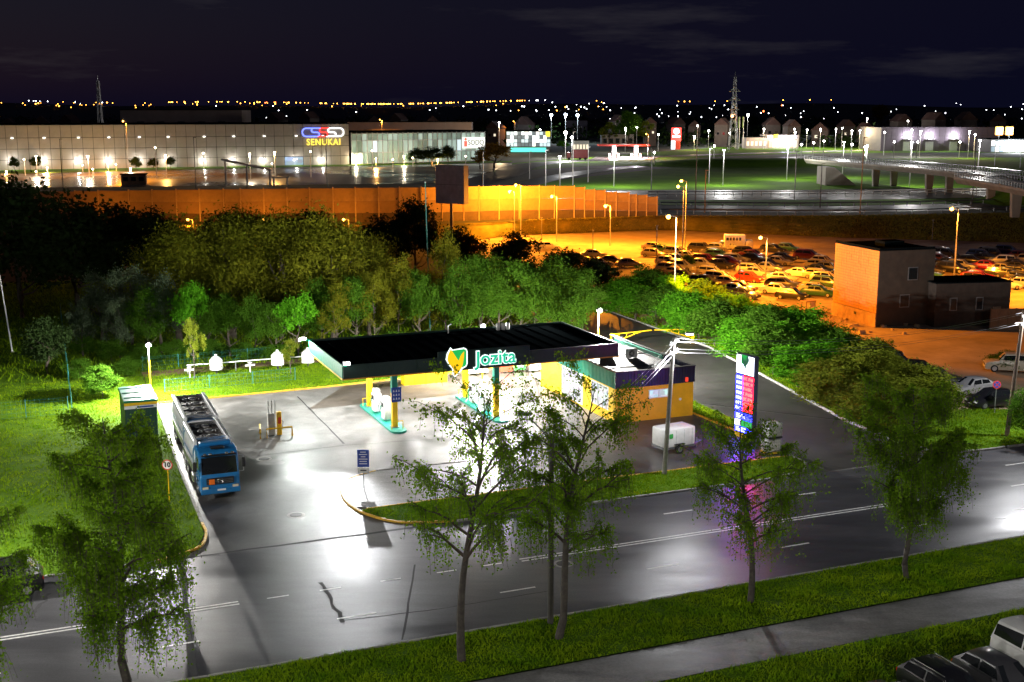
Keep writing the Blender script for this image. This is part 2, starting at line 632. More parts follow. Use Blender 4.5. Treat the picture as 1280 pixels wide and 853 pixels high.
M_brick = mat('brown_brick', (0.33, 0.20, 0.11), 0.85, var=0.35, scale=1.2, bump=0.4)
M_bark = mat('tree_bark', (0.075, 0.06, 0.045), 0.9, var=0.5, scale=4, bump=0.8)
M_birch = mat('birch_bark', (0.07, 0.06, 0.047), 0.85, scale=3.5, col2=(0.025, 0.02, 0.017), bump=0.6)
M_twig = mat('twig_bark', (0.055, 0.04, 0.03), 0.9, var=0.4, scale=4)
M_lamp_w = emit('lamp_white', (1.0, 0.97, 0.9), 30)
M_lamp_o = emit('lamp_sodium', (1.0, 0.42, 0.05), 14)

ORD = ['first', 'second', 'third', 'fourth', 'fifth', 'sixth', 'seventh', 'eighth', 'ninth', 'tenth', 'eleventh', 'twelfth',
       'thirteenth', 'fourteenth', 'fifteenth', 'sixteenth', 'seventeenth', 'eighteenth', 'nineteenth', 'twentieth']

# ================================================================ ground, road, forecourt
def nth(i):
    """ordinal word for position i (from 0)"""
    if i < 20:
        return ORD[i]
    tens = ('twenty', 'thirty', 'forty', 'fifty')[(i + 1) // 10 - 2]
    return tens + '-' + ORD[(i + 1) % 10 - 1] if (i + 1) % 10 else {'twenty': 'twentieth', 'thirty': 'thirtieth', 'forty': 'fortieth', 'fifty': 'fiftieth'}[tens]
def L(pts):
    return [S(*p) for p in pts]

PLZ = 3.0                                     # level of the highway plateau beyond the lot
emb_bot = [g(-700, 310), g(-300, 312), g(300, 312), (g(560, 306)), g(640, 294), g(830, 287), g(1050, 297), g(1280, 304), g(1560, 316), g(2100, 330)]
emb_top = [g(-700, 279, PLZ), g(-300, 280, PLZ), g(300, 281, PLZ), g(560, 280, PLZ), g(660, 276, PLZ), g(830, 271, PLZ), g(1050, 270, PLZ), g(1280, 266, PLZ), g(1560, 262, PLZ), g(2100, 255, PLZ)]
ground = sheet('ground', [(-5000, -300), (5000, -300), (5000, 9000), (-5000, 9000)], -0.15, M_soil)
struct(ground)
# plateau beyond the embankment
pl = [Vector((p.x, p.y, 0)) for p in emb_top]
far = [(4200, pl[-1].y), (4200, 1600), (-4200, 1600), (-4200, pl[0].y)]
plateau = sheet('far_ground', [(p.x, p.y) for p in pl] + far, PLZ - 0.02, M_soil)
struct(plateau)
eb = MB()
for i in range(len(emb_bot)):
    a, b = emb_bot[i], emb_top[i]
    if i:
        n = len(eb.v)
    for k in range(7):
        t = k / 6
        q = a.lerp(b, t)
        zz = -0.1 + (PLZ + 0.08) * (3 * t * t - 2 * t ** 3)
        eb.v.append((q.x, q.y, zz))
for i in range(len(emb_bot) - 1):
    for k in range(6):
        eb.f.append((i * 7 + k, (i + 1) * 7 + k, (i + 1) * 7 + k + 1, i * 7 + k + 1))
M_embk = mat('rough_bank_grass', (0.22, 0.18, 0.045), 0.95, scale=0.3, col2=(0.07, 0.075, 0.02), bump=1.0, bscale=2.5, spec=0.1)
struct(eb.build('embankment', M_embk, smooth=True))

struct(sheet('dirt_lot', [g(540, 316), g(600, 300), g(640, 292), g(830, 286.5), g(1050, 296.5), g(1280, 303.5), g(1560, 315.5),
                          g(1560, 470), g(1330, 490), S(34, -16), S(33.2, 20), S(33.2, 60), S(33, 80), g(640, 330)], -0.06, M_dirt))

road = struct(sheet('road', L([(-140, -33.6), (170, -33.6), (170, -19.0), (-140, -19.0)]), 0.0, M_road))
fore = struct(sheet('forecourt', L([(-27.2, -19.0), (-10, -19.0), (24.6, -19.0), (24.6, -15), (25.0, -8), (16.0, 3), (16.0, 21.4), (5, 20.4), (-10, 18.9), (-24.5, 18.3), (-25.2, -2), (-25.4, -15)]), 0.0, M_fore))
lane = struct(sheet('access_road', L([(16.2, 3.0), (25.1, -7.8), (28.4, 8.4), (30.9, 22), (31.8, 45), (36, 84), (24, 84), (22, 45), (16.2, 21.5)]), 0.0, M_lane))
struct(sheet('access_mouth_road', L([(15.6, -18.8), (24.5, -18.8), (24.5, -15), (24.9, -8.1), (16.0, 2.7), (15.6, -6)]), 0.004, M_lane))
M_ent = wet('wet_entrance_asphalt', (0.062, 0.061, 0.059), 0.46, 0.30, wet_scale=0.18, wet_lo=0.38, wet_hi=0.68, grain=0.8, var=0.35)
M_backas = wet('wet_brown_asphalt', (0.062, 0.052, 0.043), 0.5, 0.25, wet_scale=0.2, wet_lo=0.38, wet_hi=0.68, grain=0.5, var=0.3)
struct(sheet('entrance_asphalt', L([(-25.15, -1.6), (-25.3, -15), (-26.9, -18.95), (15.5, -18.95), (15.5, -1.4), (14.95, -1.5), (7.7, -1.0), (-10, -0.2)]), 0.004, M_ent))
struct(sheet('rear_asphalt', L([(-13.4, 11.6), (7.7, 12.2), (7.7, 12.7), (15.9, 12.9), (15.9, 21.3), (5, 20.3), (-8.4, 18.95)]), 0.004, M_backas))
struct(sheet('footpath', L([(-70, -41.5), (80, -41.5), (80, -38.5), (-70, -38.5)]), 0.05, M_walk))
struct(sheet('car_park', L([(-40, -75), (60, -75), (60, -47.2), (-40, -47.2)]), 0.0, M_lane))
# patch of fresh tarmac and lit junction plate, tar seams, lane paint
def strip(name, a, b, w, z, m, parent):
    a, b = Vector(a[:2]), Vector(b[:2])
    d = (b - a).normalized()
    n = Vector((-d.y, d.x)) * w / 2
    o = sheet(name, [a - n, b - n, b + n, a + n], z, m, parent)
    return o
def lstrip(name, lx0, lx1, ly, w, z, m, parent):
    return strip(name, S(lx0, ly), S(lx1, ly), w, z, m, parent)
for off in (-0.16, 0.16):
    lstrip('lane_marking', -70, -25.4, -26.1 + off, 0.13, 0.006, M_line, road)
    lstrip('lane_marking', -10.2, 14.6, -26.1 + off, 0.13, 0.006, M_line, road)
for k in range(-3, 9):
    if not (-5 < k < -0) or k == -1:
        pass
    x0 = -29.8 + 8.45 * k
    lstrip('lane_marking', x0, x0 + 1.95, -29.85, 0.13, 0.006, M_line, road)
for x0 in (-53.2, -44.2, 0.8, 9.9, 18.8, 27.7, 36.7):
    lstrip('lane_marking', x0, x0 + 2.0, -22.35, 0.13, 0.006, M_line, road)
for x0 in (-24.0, -21.3, -18.1, -15.0, -12.4):
    lstrip('lane_marking', x0, x0 + 1.1, -26.1, 0.11, 0.006, M_line, road)
for x0 in (16.0, 24.5, 33.0, 42):
    lstrip('lane_marking', x0, x0 + 3.0, -26.1, 0.13, 0.006, M_line, road)
def jag(name, a, b, w, z, m, parent, n=9, amp=0.12, seed=1):
    rng = random.Random(seed)
    a, b = Vector(a[:2]), Vector(b[:2])
    d = (b - a).normalized()
    nn = Vector((-d.y, d.x))
    mid = [a.lerp(b, i / n) + nn * rng.uniform(-amp, amp) for i in range(n + 1)]
    lo = [p - nn * w * rng.uniform(0.25, 0.6) for p in mid]
    hi = [p + nn * w * rng.uniform(0.25, 0.6) for p in mid]
    mb = MB()
    for i in range(n):
        mb.add([(lo[i].x, lo[i].y, z), (lo[i + 1].x, lo[i + 1].y, z), (hi[i + 1].x, hi[i + 1].y, z), (hi[i].x, hi[i].y, z)], [(0, 1, 2, 3)])
    return mb.build(name, m, parent)
jag('tar_seam', g(226, 702), g(243, 846), 0.38, 0.004, M_seam, road, amp=0.02)
jag('tar_seam', g(402, 728), g(430, 778), 0.22, 0.004, M_seam, road, seed=3)
jag('tar_seam', g(519, 706), g(503, 800), 0.12, 0.004, M_seam, road, seed=4, amp=0.03)
jag('tar_seam', g(40, 772), g(62, 742), 0.25, 0.004, M_seam, road, seed=5)
jag('tar_seam', g(430, 776), g(545, 762), 0.10, 0.004, M_seam, road, seed=6, amp=0.03)
jag('tar_seam', g(545, 762), g(690, 738), 0.06, 0.004, M_seam, road, seed=7, amp=0.04)
jag('tar_seam', g(1200, 688), g(1300, 672), 0.08, 0.004, M_seam, road, seed=17, amp=0.04)
jag('expansion_joint', g(372, 496), g(430, 555), 0.16, 0.009, M_seam, fore, seed=8, amp=0.02)
jag('expansion_joint', g(322, 570), g(430, 557), 0.10, 0.009, M_seam, fore, seed=9, amp=0.05)
jag('expansion_joint', g(430, 557), g(560, 548), 0.06, 0.009, M_seam, fore, seed=10, amp=0.05)
jag('gutter_joint', S(-27, -18.85), S(-12, -18.85), 0.3, 0.009, M_seam, fore, seed=11, amp=0.04)
for i, (px, py, w) in enumerate([(338, 578, 1.2), (355, 540, 1.3), (320, 536, 0.8), (385, 530, 0.7)]):
    c = g(px, py)
    rng = random.Random(40 + i)
    pts = [(c.x + math.cos(a * 0.5236) * w * rng.uniform(0.6, 1.2), c.y + math.sin(a * 0.5236) * w * 0.8 * rng.uniform(0.6, 1.2)) for a in range(12)]
    sheet('oil_stain', pts, 0.009, mat('oil_stain_film', (0.145, 0.138, 0.13), 0.42, var=0.4, scale=1.5), fore)
# manhole and drain
for k, (px, py) in enumerate([(370, 644), (330, 574), (704, 705)]):
    c = g(px, py)
    t = thing('manhole', ['round iron manhole cover in the forecourt entrance', 'round drain cover in front of the tanker truck', 'round manhole cover on the road behind the lamp post'][k], 'manhole', (c.x, c.y, 0.0))
    MB().lathe([(0.55, 0.0), (0.55, 0.010), (0.40, 0.014)], n=20).build('rim', M_kerb, t)
    mb = MB().lathe([(0.38, 0.012), (0.38, 0.022), (0.36, 0.026)], n=20)
    for a in range(-2, 3):
        mb.box((a * 0.13, 0, 0.03), (0.05, 0.5, 0.012))
    mb.build('cover', M_black, t)

# ---------------------------------------------------------------- kerbs: one stone at a time
KERB_ME = {}
def kerb_stone_mesh(m):
    if m.name not in KERB_ME:
        KERB_ME[m.name] = MB().rbox((0, 0, 0), (1.0, 0.16, 0.26), 0.02, 1).mesh('kerb_stone', m)
    return KERB_ME[m.name]
def kerb(name, pts, m, step=1.0, ztop=0.12, seed=0):
    rng = random.Random(seed)
    e = bpy.data.objects.new(name, None)
    COL.objects.link(e)
    e.location = (pts[0][0], pts[0][1], 0)
    struct(e)
    P = [Vector((p[0], p[1])) for p in pts]
    seg = []
    for a, b in zip(P, P[1:]):
        ln = (b - a).length
        n = max(1, round(ln / step))
        for i in range(n):
            seg.append((a.lerp(b, i / n), a.lerp(b, (i + 1) / n)))
    me = kerb_stone_mesh(m)
    for a, b in seg:
        o = bpy.data.objects.new('kerb_stone', me)
        COL.objects.link(o)
        o.parent = e
        c = (a + b) / 2
        o.location = (c.x - P[0].x, c.y - P[0].y, ztop - 0.13 + rng.uniform(-0.008, 0.008))
        o.rotation_euler = (rng.uniform(-0.02, 0.02), 0, math.atan2(b.y - a.y, b.x - a.x) + rng.uniform(-0.006, 0.006))
        o.scale = (max(0.1, (b - a).length - 0.018), 1, 1)
    return e
arcL = smooth_line([S(-25.4, -13.5), S(-25.45, -15.5), S(-26.2, -17.6), S(-28.5, -18.85)], 4)
kerb('kerb_beside_truck', L([(-24.6, 18.3), (-25.25, -2), (-25.4, -13.5)]), M_kerb, seed=1)
kerb('kerb_corner', arcL, M_kerby, step=0.7, seed=2)
kerb('kerb_street_left', L([(-28.6, -18.9), (-70, -18.9)]), M_kerb, seed=3)
kerb('kerb_back', L([(-24.5, 18.4), (-10, 19.0), (5, 20.5), (15.9, 21.5)]), M_kerby, seed=4)
isl_front = smooth_line([S(-13.0, -7.3), S(-15.4, -8.6), S(-16.4, -11.6), S(-16.2, -14.9), S(-14.6, -17.7), S(-11.5, -18.85)], 4)
kerb('kerb_island_end', isl_front, M_kerby, step=0.8, seed=5)
kerb('kerb_island_street', L([(-11.3, -18.9), (10.6, -18.9)]), M_kerb, seed=6)
isl_back = smooth_line([S(10.7, -18.9), S(13.8, -18.2), S(15.1, -16.8), S(15.2, -15.2)], 4)
kerb('kerb_island_tip', isl_back, M_kerb, step=0.7, seed=7)
kerb('kerb_island_inner', L([(-15.7, -14.7), (0, -14.75), (15.0, -14.9)]), M_kerby, seed=8)
kerb('kerb_pavement', L([(-12.9, -7.25), (-3.5, -7.6), (-2.6, -9.5)]), M_kerb, seed=9)
kerb('kerb_access_right', L([(32.2, 60), (31.2, 22), (28.6, 8.4), (25.3, -7.8), (24.8, -15.0)]), M_kerb, seed=10)
kerb('kerb_access_corner', smooth_line([S(24.8, -15.2), S(25.5, -17.2), S(28, -18.7), S(31, -18.9)], 4), M_kerb, step=0.7, seed=11)
kerb('kerb_street_right', L([(31.2, -18.9), (75, -18.9)]), M_kerb, seed=12)
kerb('kerb_near', L([(-40, -33.72), (52, -33.72)]), M_kerb, seed=13)
kerb('kerb_building_bed', L([(15.2, -1.5), (15.4, -8.5)]), M_kerby, seed=14)
kerb('kerb_car_park', L([(-10, -47.1), (30, -47.1)]), M_kerb, seed=15)

# ---------------------------------------------------------------- lawns and verges
def lawn(name, pts, z, n, h, seed, blades=M_blade, label=None):
    o = struct(sheet(name, pts, z, M_grass))
    if n:
        b = grass_mesh('grass', pts, n, h, blades, seed, zf=lambda x, y: np.full(len(x), z))
        stuff(b, label, 'grass')
    return o
verge = L([(-40, -38.45), (52, -38.45), (52, -33.82), (-40, -33.82)])
lawn('verge', verge, 0.08, 70000, 0.17, 1, label='short green grass on the verge between street and footpath')
lawn('near_lawn', L([(-20, -47.0), (40, -47.0), (40, -41.55), (-20, -41.55)]), 0.05, 45000, 0.18, 2, label='dark green grass between the footpath and the parked cars')
left_lawn = L([(-28.6, -18.8), (-26.3, -17.6), (-25.55, -15.5), (-25.5, -13.5), (-25.35, -2), (-24.7, 18.5), (-24.7, 30.2), (-58, 30.2), (-58, -18.8)])
lawn('left_lawn', left_lawn, 0.07, 65000, 0.17, 3, label='bright cut grass left of the tanker truck')
back_lawn = L([(-24.6, 18.55), (-10, 19.15), (5, 20.65), (15.8, 21.6), (15.8, 30.1), (-24.6, 30.1)])
lawn('back_lawn', back_lawn, 0.07, 30000, 0.15, 4, label='bright mown grass behind the forecourt around the vents')
wild = L([(-58, 30.4), (15.8, 30.3), (21.8, 45), (23.9, 84), (20, 100), (-90, 100)])
lawn('wild_grass_bank', wild, 0.06, 45000, 0.45, 5, label='long rough grass under the trees behind the station')
isl = [p for p in isl_front[12:]] + L([(-11.3, -18.8), (10.6, -18.8)]) + isl_back + L([(15.0, -15.0), (0, -14.85), (-15.6, -14.8)])
lawn('island_verge', isl, 0.08, 15000, 0.15, 6, label='grass strip of the island between forecourt and street')
right_lawn = L([(25.0, -15.0), (25.7, -17.1), (28.2, -18.55), (31.2, -18.8), (75, -18.8), (75, -14), (48, -14), (39, -10), (34, -8), (33.1, 20), (33.1, 60), (32.3, 60), (31.3, 22), (28.7, 8.4), (25.4, -7.8)])
lawn('right_lawn', right_lawn, 0.06, 30000, 0.22, 7, label='grass under the bushes along the access road')
stuff(grass_mesh('bank_grass', [emb_bot[i] for i in range(4, 9)] + [emb_top[i] for i in range(8, 3, -1)], 1, 0.3, M_blade_dry, 8), 'rough dry grass on the highway bank', 'grass')
# embankment blades follow the slope
bo = bpy.data.objects['bank_grass']
bpy.data.objects.remove(bo)
rng = np.random.default_rng(9)
pp = []
for i in range(4, 8):
    n = 9000
    t = rng.uniform(0, 1, n)
    s = rng.uniform(0.02, 0.98, n)
    A, B, C, D = [np.array(v) for v in (emb_bot[i], emb_bot[i + 1], emb_top[i], emb_top[i + 1])]
    q = (A + (B - A) * t[:, None]) * (1 - s[:, None]) + (C + (D - C) * t[:, None]) * s[:, None]
    q[:, 2] = -0.1 + (PLZ + 0.08) * (3 * s * s - 2 * s ** 3) + 0.12
    pp.append(q)
stuff(link('bank_grass', leaf_mesh('bank_grass', np.concatenate(pp), 0.55, M_blade_dry, 9, droop=0.35, aspect=0.25)), 'rough dry grass on the highway bank behind the lot', 'grass')
# raised pavement of the island
pav = isl_front[:12] + L([(-15.5, -14.6), (-2.5, -14.65), (-2.6, -9.6), (-3.6, -7.7), (-12.9, -7.35)])
mb = MB().prism([(p.x, p.y) for p in pav], -0.1, 0.09)
struct(mb.build('island_pavement', M_walk))
# dirt strip behind the vents
struct(sheet('dirt_path', L([(-24.6, 29.0), (16, 30.2), (16, 32.6), (-24.6, 31.4)]), 0.09, mat('bare_earth', (0.16, 0.10, 0.06), 0.9, var=0.3, scale=1)))
lawn('shop_bed', L([(15.55, -8.6), (17.2, -9.4), (17.3, 4), (15.3, 4)]), 0.05, 2500, 0.2, 12, label='narrow grass bed beside the shop wall')
# ================================================================ the filling station
E_white = emit('sign_white_glow', (0.85, 1.0, 0.97), 1.0, True)
E_teal = emit('letter_teal_glow', (0.01, 0.50, 0.27), 0.6)
E_green = emit('logo_green_glow', (0.01, 0.42, 0.08), 0.6)
E_yel = emit('logo_yellow_glow', (0.95, 0.55, 0.005), 0.6)
E_lum = emit('luminaire_glass', (1.0, 0.98, 0.92), 8)

CX0, CX1, CY0, CY1, CZ0, CZ1 = -12.8, 10.0, 1.7, 12.7, 4.5, 5.6
ccx, ccy = (CX0 + CX1) / 2, (CY0 + CY1) / 2
can = thing('station_canopy', 'long dark station canopy with lit green sign on teal and yellow pillars', 'canopy', S(ccx, ccy), AL)
hx, hy = (CX1 - CX0) / 2, (CY1 - CY0) / 2
# roof panels with raised seams, each panel its own piece
npan = 19
pw = (2 * hx - 0.3) / npan
pm = MB().box((0, 0, 0), (pw - 0.05, 2 * hy - 0.3, 0.06)).box((pw / 2 - 0.045, 0, 0.04), (0.05, 2 * hy - 0.3, 0.02)).mesh('roof_panel', M_roofd)
for i in range(npan):
    link('roof_panel', pm, can, (-hx + 0.15 + pw * (i + 0.5), 0, 5.42))
MB().box((0, 0, 4.95), (2 * hx - 0.3, 2 * hy - 0.3, 0.8)).build('roof_core', M_black, can)
# fascia cassettes
def fascia(x0, x1, y0, y1, n, m, z0=CZ0 + 0.08, z1=CZ1):
    for i in range(n):
        t0, t1 = i / n, (i + 1) / n
        a = Vector((x0 + (x1 - x0) * t0, y0 + (y1 - y0) * t0))
        b = Vector((x0 + (x1 - x0) * t1, y0 + (y1 - y0) * t1))
        c = (a + b) / 2
        d = b - a
        o = MB().box((0, 0, (z0 + z1) / 2), (d.length - 0.012, 0.12, z1 - z0)).build('fascia_panel', m, can)
        o.location = (c.x, c.y, 0)
        o.rotation_euler = (0, 0, math.atan2(d.y, d.x))
fascia(-hx, hx, -hy, -hy, 12, M_fasc)
fascia(-hx, hx, hy, hy, 12, M_fasc)
fascia(-hx, -hx, -hy + 0.06, hy - 0.06, 6, M_tgreen)
fascia(hx, hx, -hy + 0.06, hy - 0.06, 6, M_fasc)
M_trim = mat('canopy_trim_ochre', (0.62, 0.27, 0.03), 0.5, var=0.2)
for nm, c, s in (('trim_strip', (0, -hy - 0.02, 4.53), (2 * hx + 0.06, 0.14, 0.10)), ('trim_strip', (-hx - 0.02, 0, 4.53), (0.14, 2 * hy, 0.10)),
                 ('trim_strip', (hx + 0.02, 0, 4.53), (0.14, 2 * hy, 0.10)), ('trim_strip', (0, hy + 0.02, 4.53), (2 * hx + 0.06, 0.14, 0.10))):
    MB().box(c, s).build(nm, M_yel if s[0] < 1 else M_trim, can)
# soffit boards and luminaires
sm = MB().box((0, 0, 0), (1.86, 2 * hy - 0.2, 0.03)).mesh('soffit_board', M_white)
for i in range(12):
    link('soffit_board', sm, can, (-hx + 0.2 + 1.87 * (i + 0.5), 0, 4.5))
for ix, x in enumerate((-10.2, -7.0, -3.4, 0.2, 3.6, 7.0)):
    for y in (-3.1, 2.0):
        lm = MB().rbox((0, 0, 0), (0.62, 0.62, 0.09), 0.03, 1).build('luminaire', M_white, can, loc=(x, y, 4.44))
        MB().box((0, 0, -0.055), (0.5, 0.5, 0.015)).build('diffuser', E_lum, lm)
        d = bpy.data.lights.new('canopy_light', 'AREA')
        d.energy = CANOPY_W
        d.size = 0.5
        d.color = (1.0, 0.985, 0.95)
        lo = link('canopy_light', d, can, (x, y, 4.36))
# pillars
for x in (-8.5, -0.1):
    for y in (3.1, 10.2):
        p = MB().rbox((0, 0, 1.35), (0.44, 0.44, 2.7), 0.06, 2).build('pillar', M_yel, can, loc=(x - ccx, y - ccy, 0.14))
        MB().rbox((0, 0, 3.52), (0.46, 0.46, 1.62), 0.06, 2).build('upper_sleeve', M_tgreen if y < 5 else M_offw, p)
        MB().box((0, 0, 0.03), (0.62, 0.62, 0.06)).build('foot_plate', M_steel, p)
# end trims with lit corner lamps
for (x, y, z) in ((-hx - 0.25, hy - 0.1, 5.62), (-hx + 0.1, -hy - 0.06, 5.55)):
    mb = MB().box((x, y, z), (1.1 if y > 0 else 0.3, 0.16, 0.1))
    mb.build('corner_cap', M_tgreen, can)
# sign: backing, logo, letters
sx, sy = -0.75 - ccx, -hy - 0.10
MB().rbox((sx - 0.9, sy + 0.01, 5.30), (7.6, 0.08, 1.55), 0.02, 1).build('sign_backing', M_fasc, can)
text_mesh('Jozita', 1.55, 0.03, E_white, 'letter_halo', can, (sx, sy - 0.09, 5.28), (math.pi / 2, 0, 0), sx=0.98, bold=0.075)
text_mesh('Jozita', 1.55, 0.05, E_teal, 'letters', can, (sx, sy - 0.16, 5.28), (math.pi / 2, 0, 0), sx=0.98, bold=0.018)
lgx = -3.95 - ccx
yel = [(135, 228), (150, 250), (172, 285), (186, 305), (196, 280), (207, 262), (222, 248), (220, 285), (214, 320), (207, 345), (192, 368), (175, 384), (158, 400), (156, 375), (151, 352), (138, 337), (122, 317), (112, 290), (118, 262)]
grn = [(146, 238), (222, 234), (233, 240), (237, 252), (237, 325), (230, 340), (212, 348), (150, 346), (136, 336), (134, 250)]
def lp(pts, k=1.0):
    return [((x - 175) * 0.0125 * k, (310 - y) * 0.0125 * k) for x, y in pts]
whole = [(135, 218), (150, 234), (222, 226), (238, 234), (245, 250), (245, 328), (236, 346), (214, 356), (196, 376), (156, 410), (148, 380), (143, 350), (126, 332), (104, 292), (112, 255)]
lg = MB().slab(lp(whole), 'y', -0.05, 0.0).build('logo_plate', E_white, can, loc=(lgx, sy - 0.06, 5.22))
MB().slab(lp(grn), 'y', -0.075, -0.055).build('logo_green', E_green, lg)
MB().slab(lp(yel), 'y', -0.10, -0.08).build('logo_leaf', E_yel, lg)
# corner floodlights: one throws its beam over the entrance, one over the lawn
fl = MB().rbox((-hx + 0.25, -hy - 0.1, 5.78), (0.5, 0.3, 0.3), 0.04, 1, rx=R(15)).build('corner_floodlight', M_dsteel, can)
MB().box((-hx + 0.25, -hy - 0.26, 5.76), (0.42, 0.03, 0.22)).build('lens', M_lamp_w, fl)
sd = bpy.data.lights.new('entrance_light', 'SPOT')
sd.energy = ENTRANCE_W
sd.spot_size = R(56)
sd.spot_blend = 0.45
sd.shadow_soft_size = 0.08
sd.color = (0.97, 0.98, 1.0)
so = bpy.data.objects.new('entrance_light', sd)
COL.objects.link(so)
so.parent = can
lw_ = S(ccx - hx + 0.25, ccy - hy - 0.4, 5.72)
aim = (Vector((-14.4, 54.0, 0.0)) - lw_)
so.location = (-hx + 0.25, -hy - 0.4, 5.72)
so.rotation_euler = (Matrix.Rotation(-AL, 3, 'Z') @ aim.to_track_quat('-Z', 'Y').to_matrix()).to_euler()
MB().rbox((-hx - 0.55, hy - 0.1, 5.74), (0.5, 0.3, 0.16), 0.04, 1).build('corner_floodlight', M_lamp_w, can)
point_light('lawn_light', (-hx - 1.0, hy + 0.1, 5.6), LAWN_W, (0.95, 1.0, 0.95), 0.1, can)
# roof hardware
for i, x in enumerate((6.3, 6.75, 7.2)):
    MB().rbox((x - 1.4, hy - 1.0, 5.75), (0.28, 0.3, 0.6), 0.03, 1).build('roof_vent', M_offw, can)
MB().tube([(0.4, hy - 0.8, 5.4), (0.4, hy - 0.8, 6.1), (0.65, hy - 0.9, 6.25)], 0.05).build('camera_arm', M_white, can)

# pump islands, dispensers, bins
M_isl = mat('island_green_paint', (0.012, 0.27, 0.19), 0.45, var=0.25, scale=3)
def stadium(w, l, n=8):
    r = w / 2
    pts = [(r * math.cos(math.pi + math.pi * i / n), -l / 2 + r + r * math.sin(math.pi + math.pi * i / n)) for i in range(n + 1)]
    pts += [(r * math.cos(math.pi * i / n), l / 2 - r + r * math.sin(math.pi * i / n)) for i in range(n + 1)]
    return pts
def dispenser(t, x, y):
    b = MB().rbox((0, 0, 0.85), (0.62, 0.95, 1.45), 0.06, 2).rbox((0, 0, 1.72), (0.5, 0.8, 0.42), 0.10, 2).build('pump_body', M_offw, t, True, loc=(x, y, 0.15))
    for s in (-1, 1):
        MB().box((s * 0.315, 0, 1.25), (0.02, 0.62, 0.36)).build('display', M_glass, b)
        MB().tube([(s * 0.3, 0.4, 1.5), (s * 0.5, 0.5, 1.1), (s * 0.45, 0.5, 0.5), (s * 0.36, 0.38, 0.95)], 0.022, 6).build('hose', M_black, b)
        MB().box((s * 0.35, 0.36, 1.0), (0.06, 0.08, 0.26)).build('nozzle', M_tgreen, b)
for k, x in enumerate((-8.5, -0.1)):
    who = ('left', 'middle')[k]
    t = thing('pump_island', ['teal pump island under the canopy end nearest the tanker truck', 'teal pump island under the lit canopy sign'][k], 'pump island', S(x, 6.5), AL, 'pump islands under the canopy')
    MB().prism(stadium(1.25, 10.0), -0.02, 0.14).build('plinth', M_isl, t, smooth=False)
    for yy in (-4.1, 4.1):
        MB().tube([(-0.45, yy, 0.1), (-0.45, yy, 0.75), (0.45, yy, 0.75), (0.45, yy, 0.1)], 0.045, 8).build('guard_hoop', M_yel, t)
    for j, yy in enumerate((-1.2, 1.6)):
        c = S(x, 6.5 + yy)
        d = thing('fuel_pump', ['white fuel pump nearer the street on the %s pump island', 'white fuel pump nearer the lawn on the %s pump island'][j] % ('left' if k == 0 else 'right'), 'fuel pump', (c.x, c.y, 0.0), AL, 'fuel pumps')
        dispenser(d, 0, 0)
    c = S(x + 0.1, 9.3)
    b = thing('litter_bin', 'green litter bin at the lawn end of the %s pump island' % ('left' if k == 0 else 'right'), 'bin', (c.x, c.y, 0.14), AL)
    MB().lathe([(0.2, 0), (0.24, 0.7), (0.24, 0.74)], n=12).build('drum', mat('bin_green', (0.05, 0.4, 0.08), 0.5), b)
    MB().lathe([(0.26, 0.75), (0.24, 0.85), (0.1, 0.9)], n=12).build('lid', M_tgreen, b)
# pump number boards on the front pillars
for k, x in enumerate((-8.5,)):
    c = S(x, 3.1 - 0.30)
    t = thing('fuel_sign', 'dark blue fuel sign hung on the left front canopy pillar', 'sign', (c.x, c.y, 2.2), AL)
    MB().rbox((0.08, 0, 0.55), (0.78, 0.06, 1.15), 0.01, 1).build('panel', M_blue, t)
    for r_ in range(3):
        for q in range(3):
            zz = 0.86 - 0.3 * r_
            MB().add([(-0.13 + 0.21 * q - 0.07, -0.036, zz - 0.09), (-0.13 + 0.21 * q + 0.07, -0.036, zz - 0.09), (-0.13 + 0.21 * q, -0.036, zz + 0.1)], [(0, 1, 2)]).build('pictogram', M_white, t)

# ---------------------------------------------------------------- shop building
BX0, BX1, BY0, BY1 = 7.9, 14.9, -2.0, 12.5
bcx, bcy, bw, bd = (BX0 + BX1) / 2, (BY0 + BY1) / 2, BX1 - BX0, BY1 - BY0
shop = thing('shop_building', 'flat-roofed yellow station shop with dark metal parapet', 'building', S(bcx, bcy), AL)
x0, x1, y0, y1 = -bw / 2, bw / 2, -bd / 2, bd / 2
ZW, ZP = 2.82, 4.08
def front_panel(a, b, z0_, z1_):
    MB().box(((a + b) / 2, y0 + 0.1, (z0_ + z1_) / 2), (b - a - 0.012, 0.2, z1_ - z0_)).build('wall_panel', M_org, shop)
wx0, wx1, wz0, wz1 = -0.55, 1.2, 1.75, 2.45
front_panel(x0 + 0.1, wx0, 0, ZW); front_panel(wx1, x1, 0, ZW)
front_panel(wx0, wx1, 0, wz0); front_panel(wx0, wx1, wz1, ZW)
w = MB().box(((wx0 + wx1) / 2, y0 + 0.0, wz0 + 0.03), (wx1 - wx0 + 0.1, 0.12, 0.06)).box(((wx0 + wx1) / 2, y0, wz1 - 0.03), (wx1 - wx0 + 0.1, 0.12, 0.06)).box((wx0 + 0.02, y0, (wz0 + wz1) / 2), (0.06, 0.12, wz1 - wz0 - 0.12)).box((wx1 - 0.02, y0, (wz0 + wz1) / 2), (0.06, 0.12, wz1 - wz0 - 0.12)).box((0.35, y0, (wz0 + wz1) / 2), (0.07, 0.10, wz1 - wz0 - 0.12)).build('window_frame', M_white, shop)
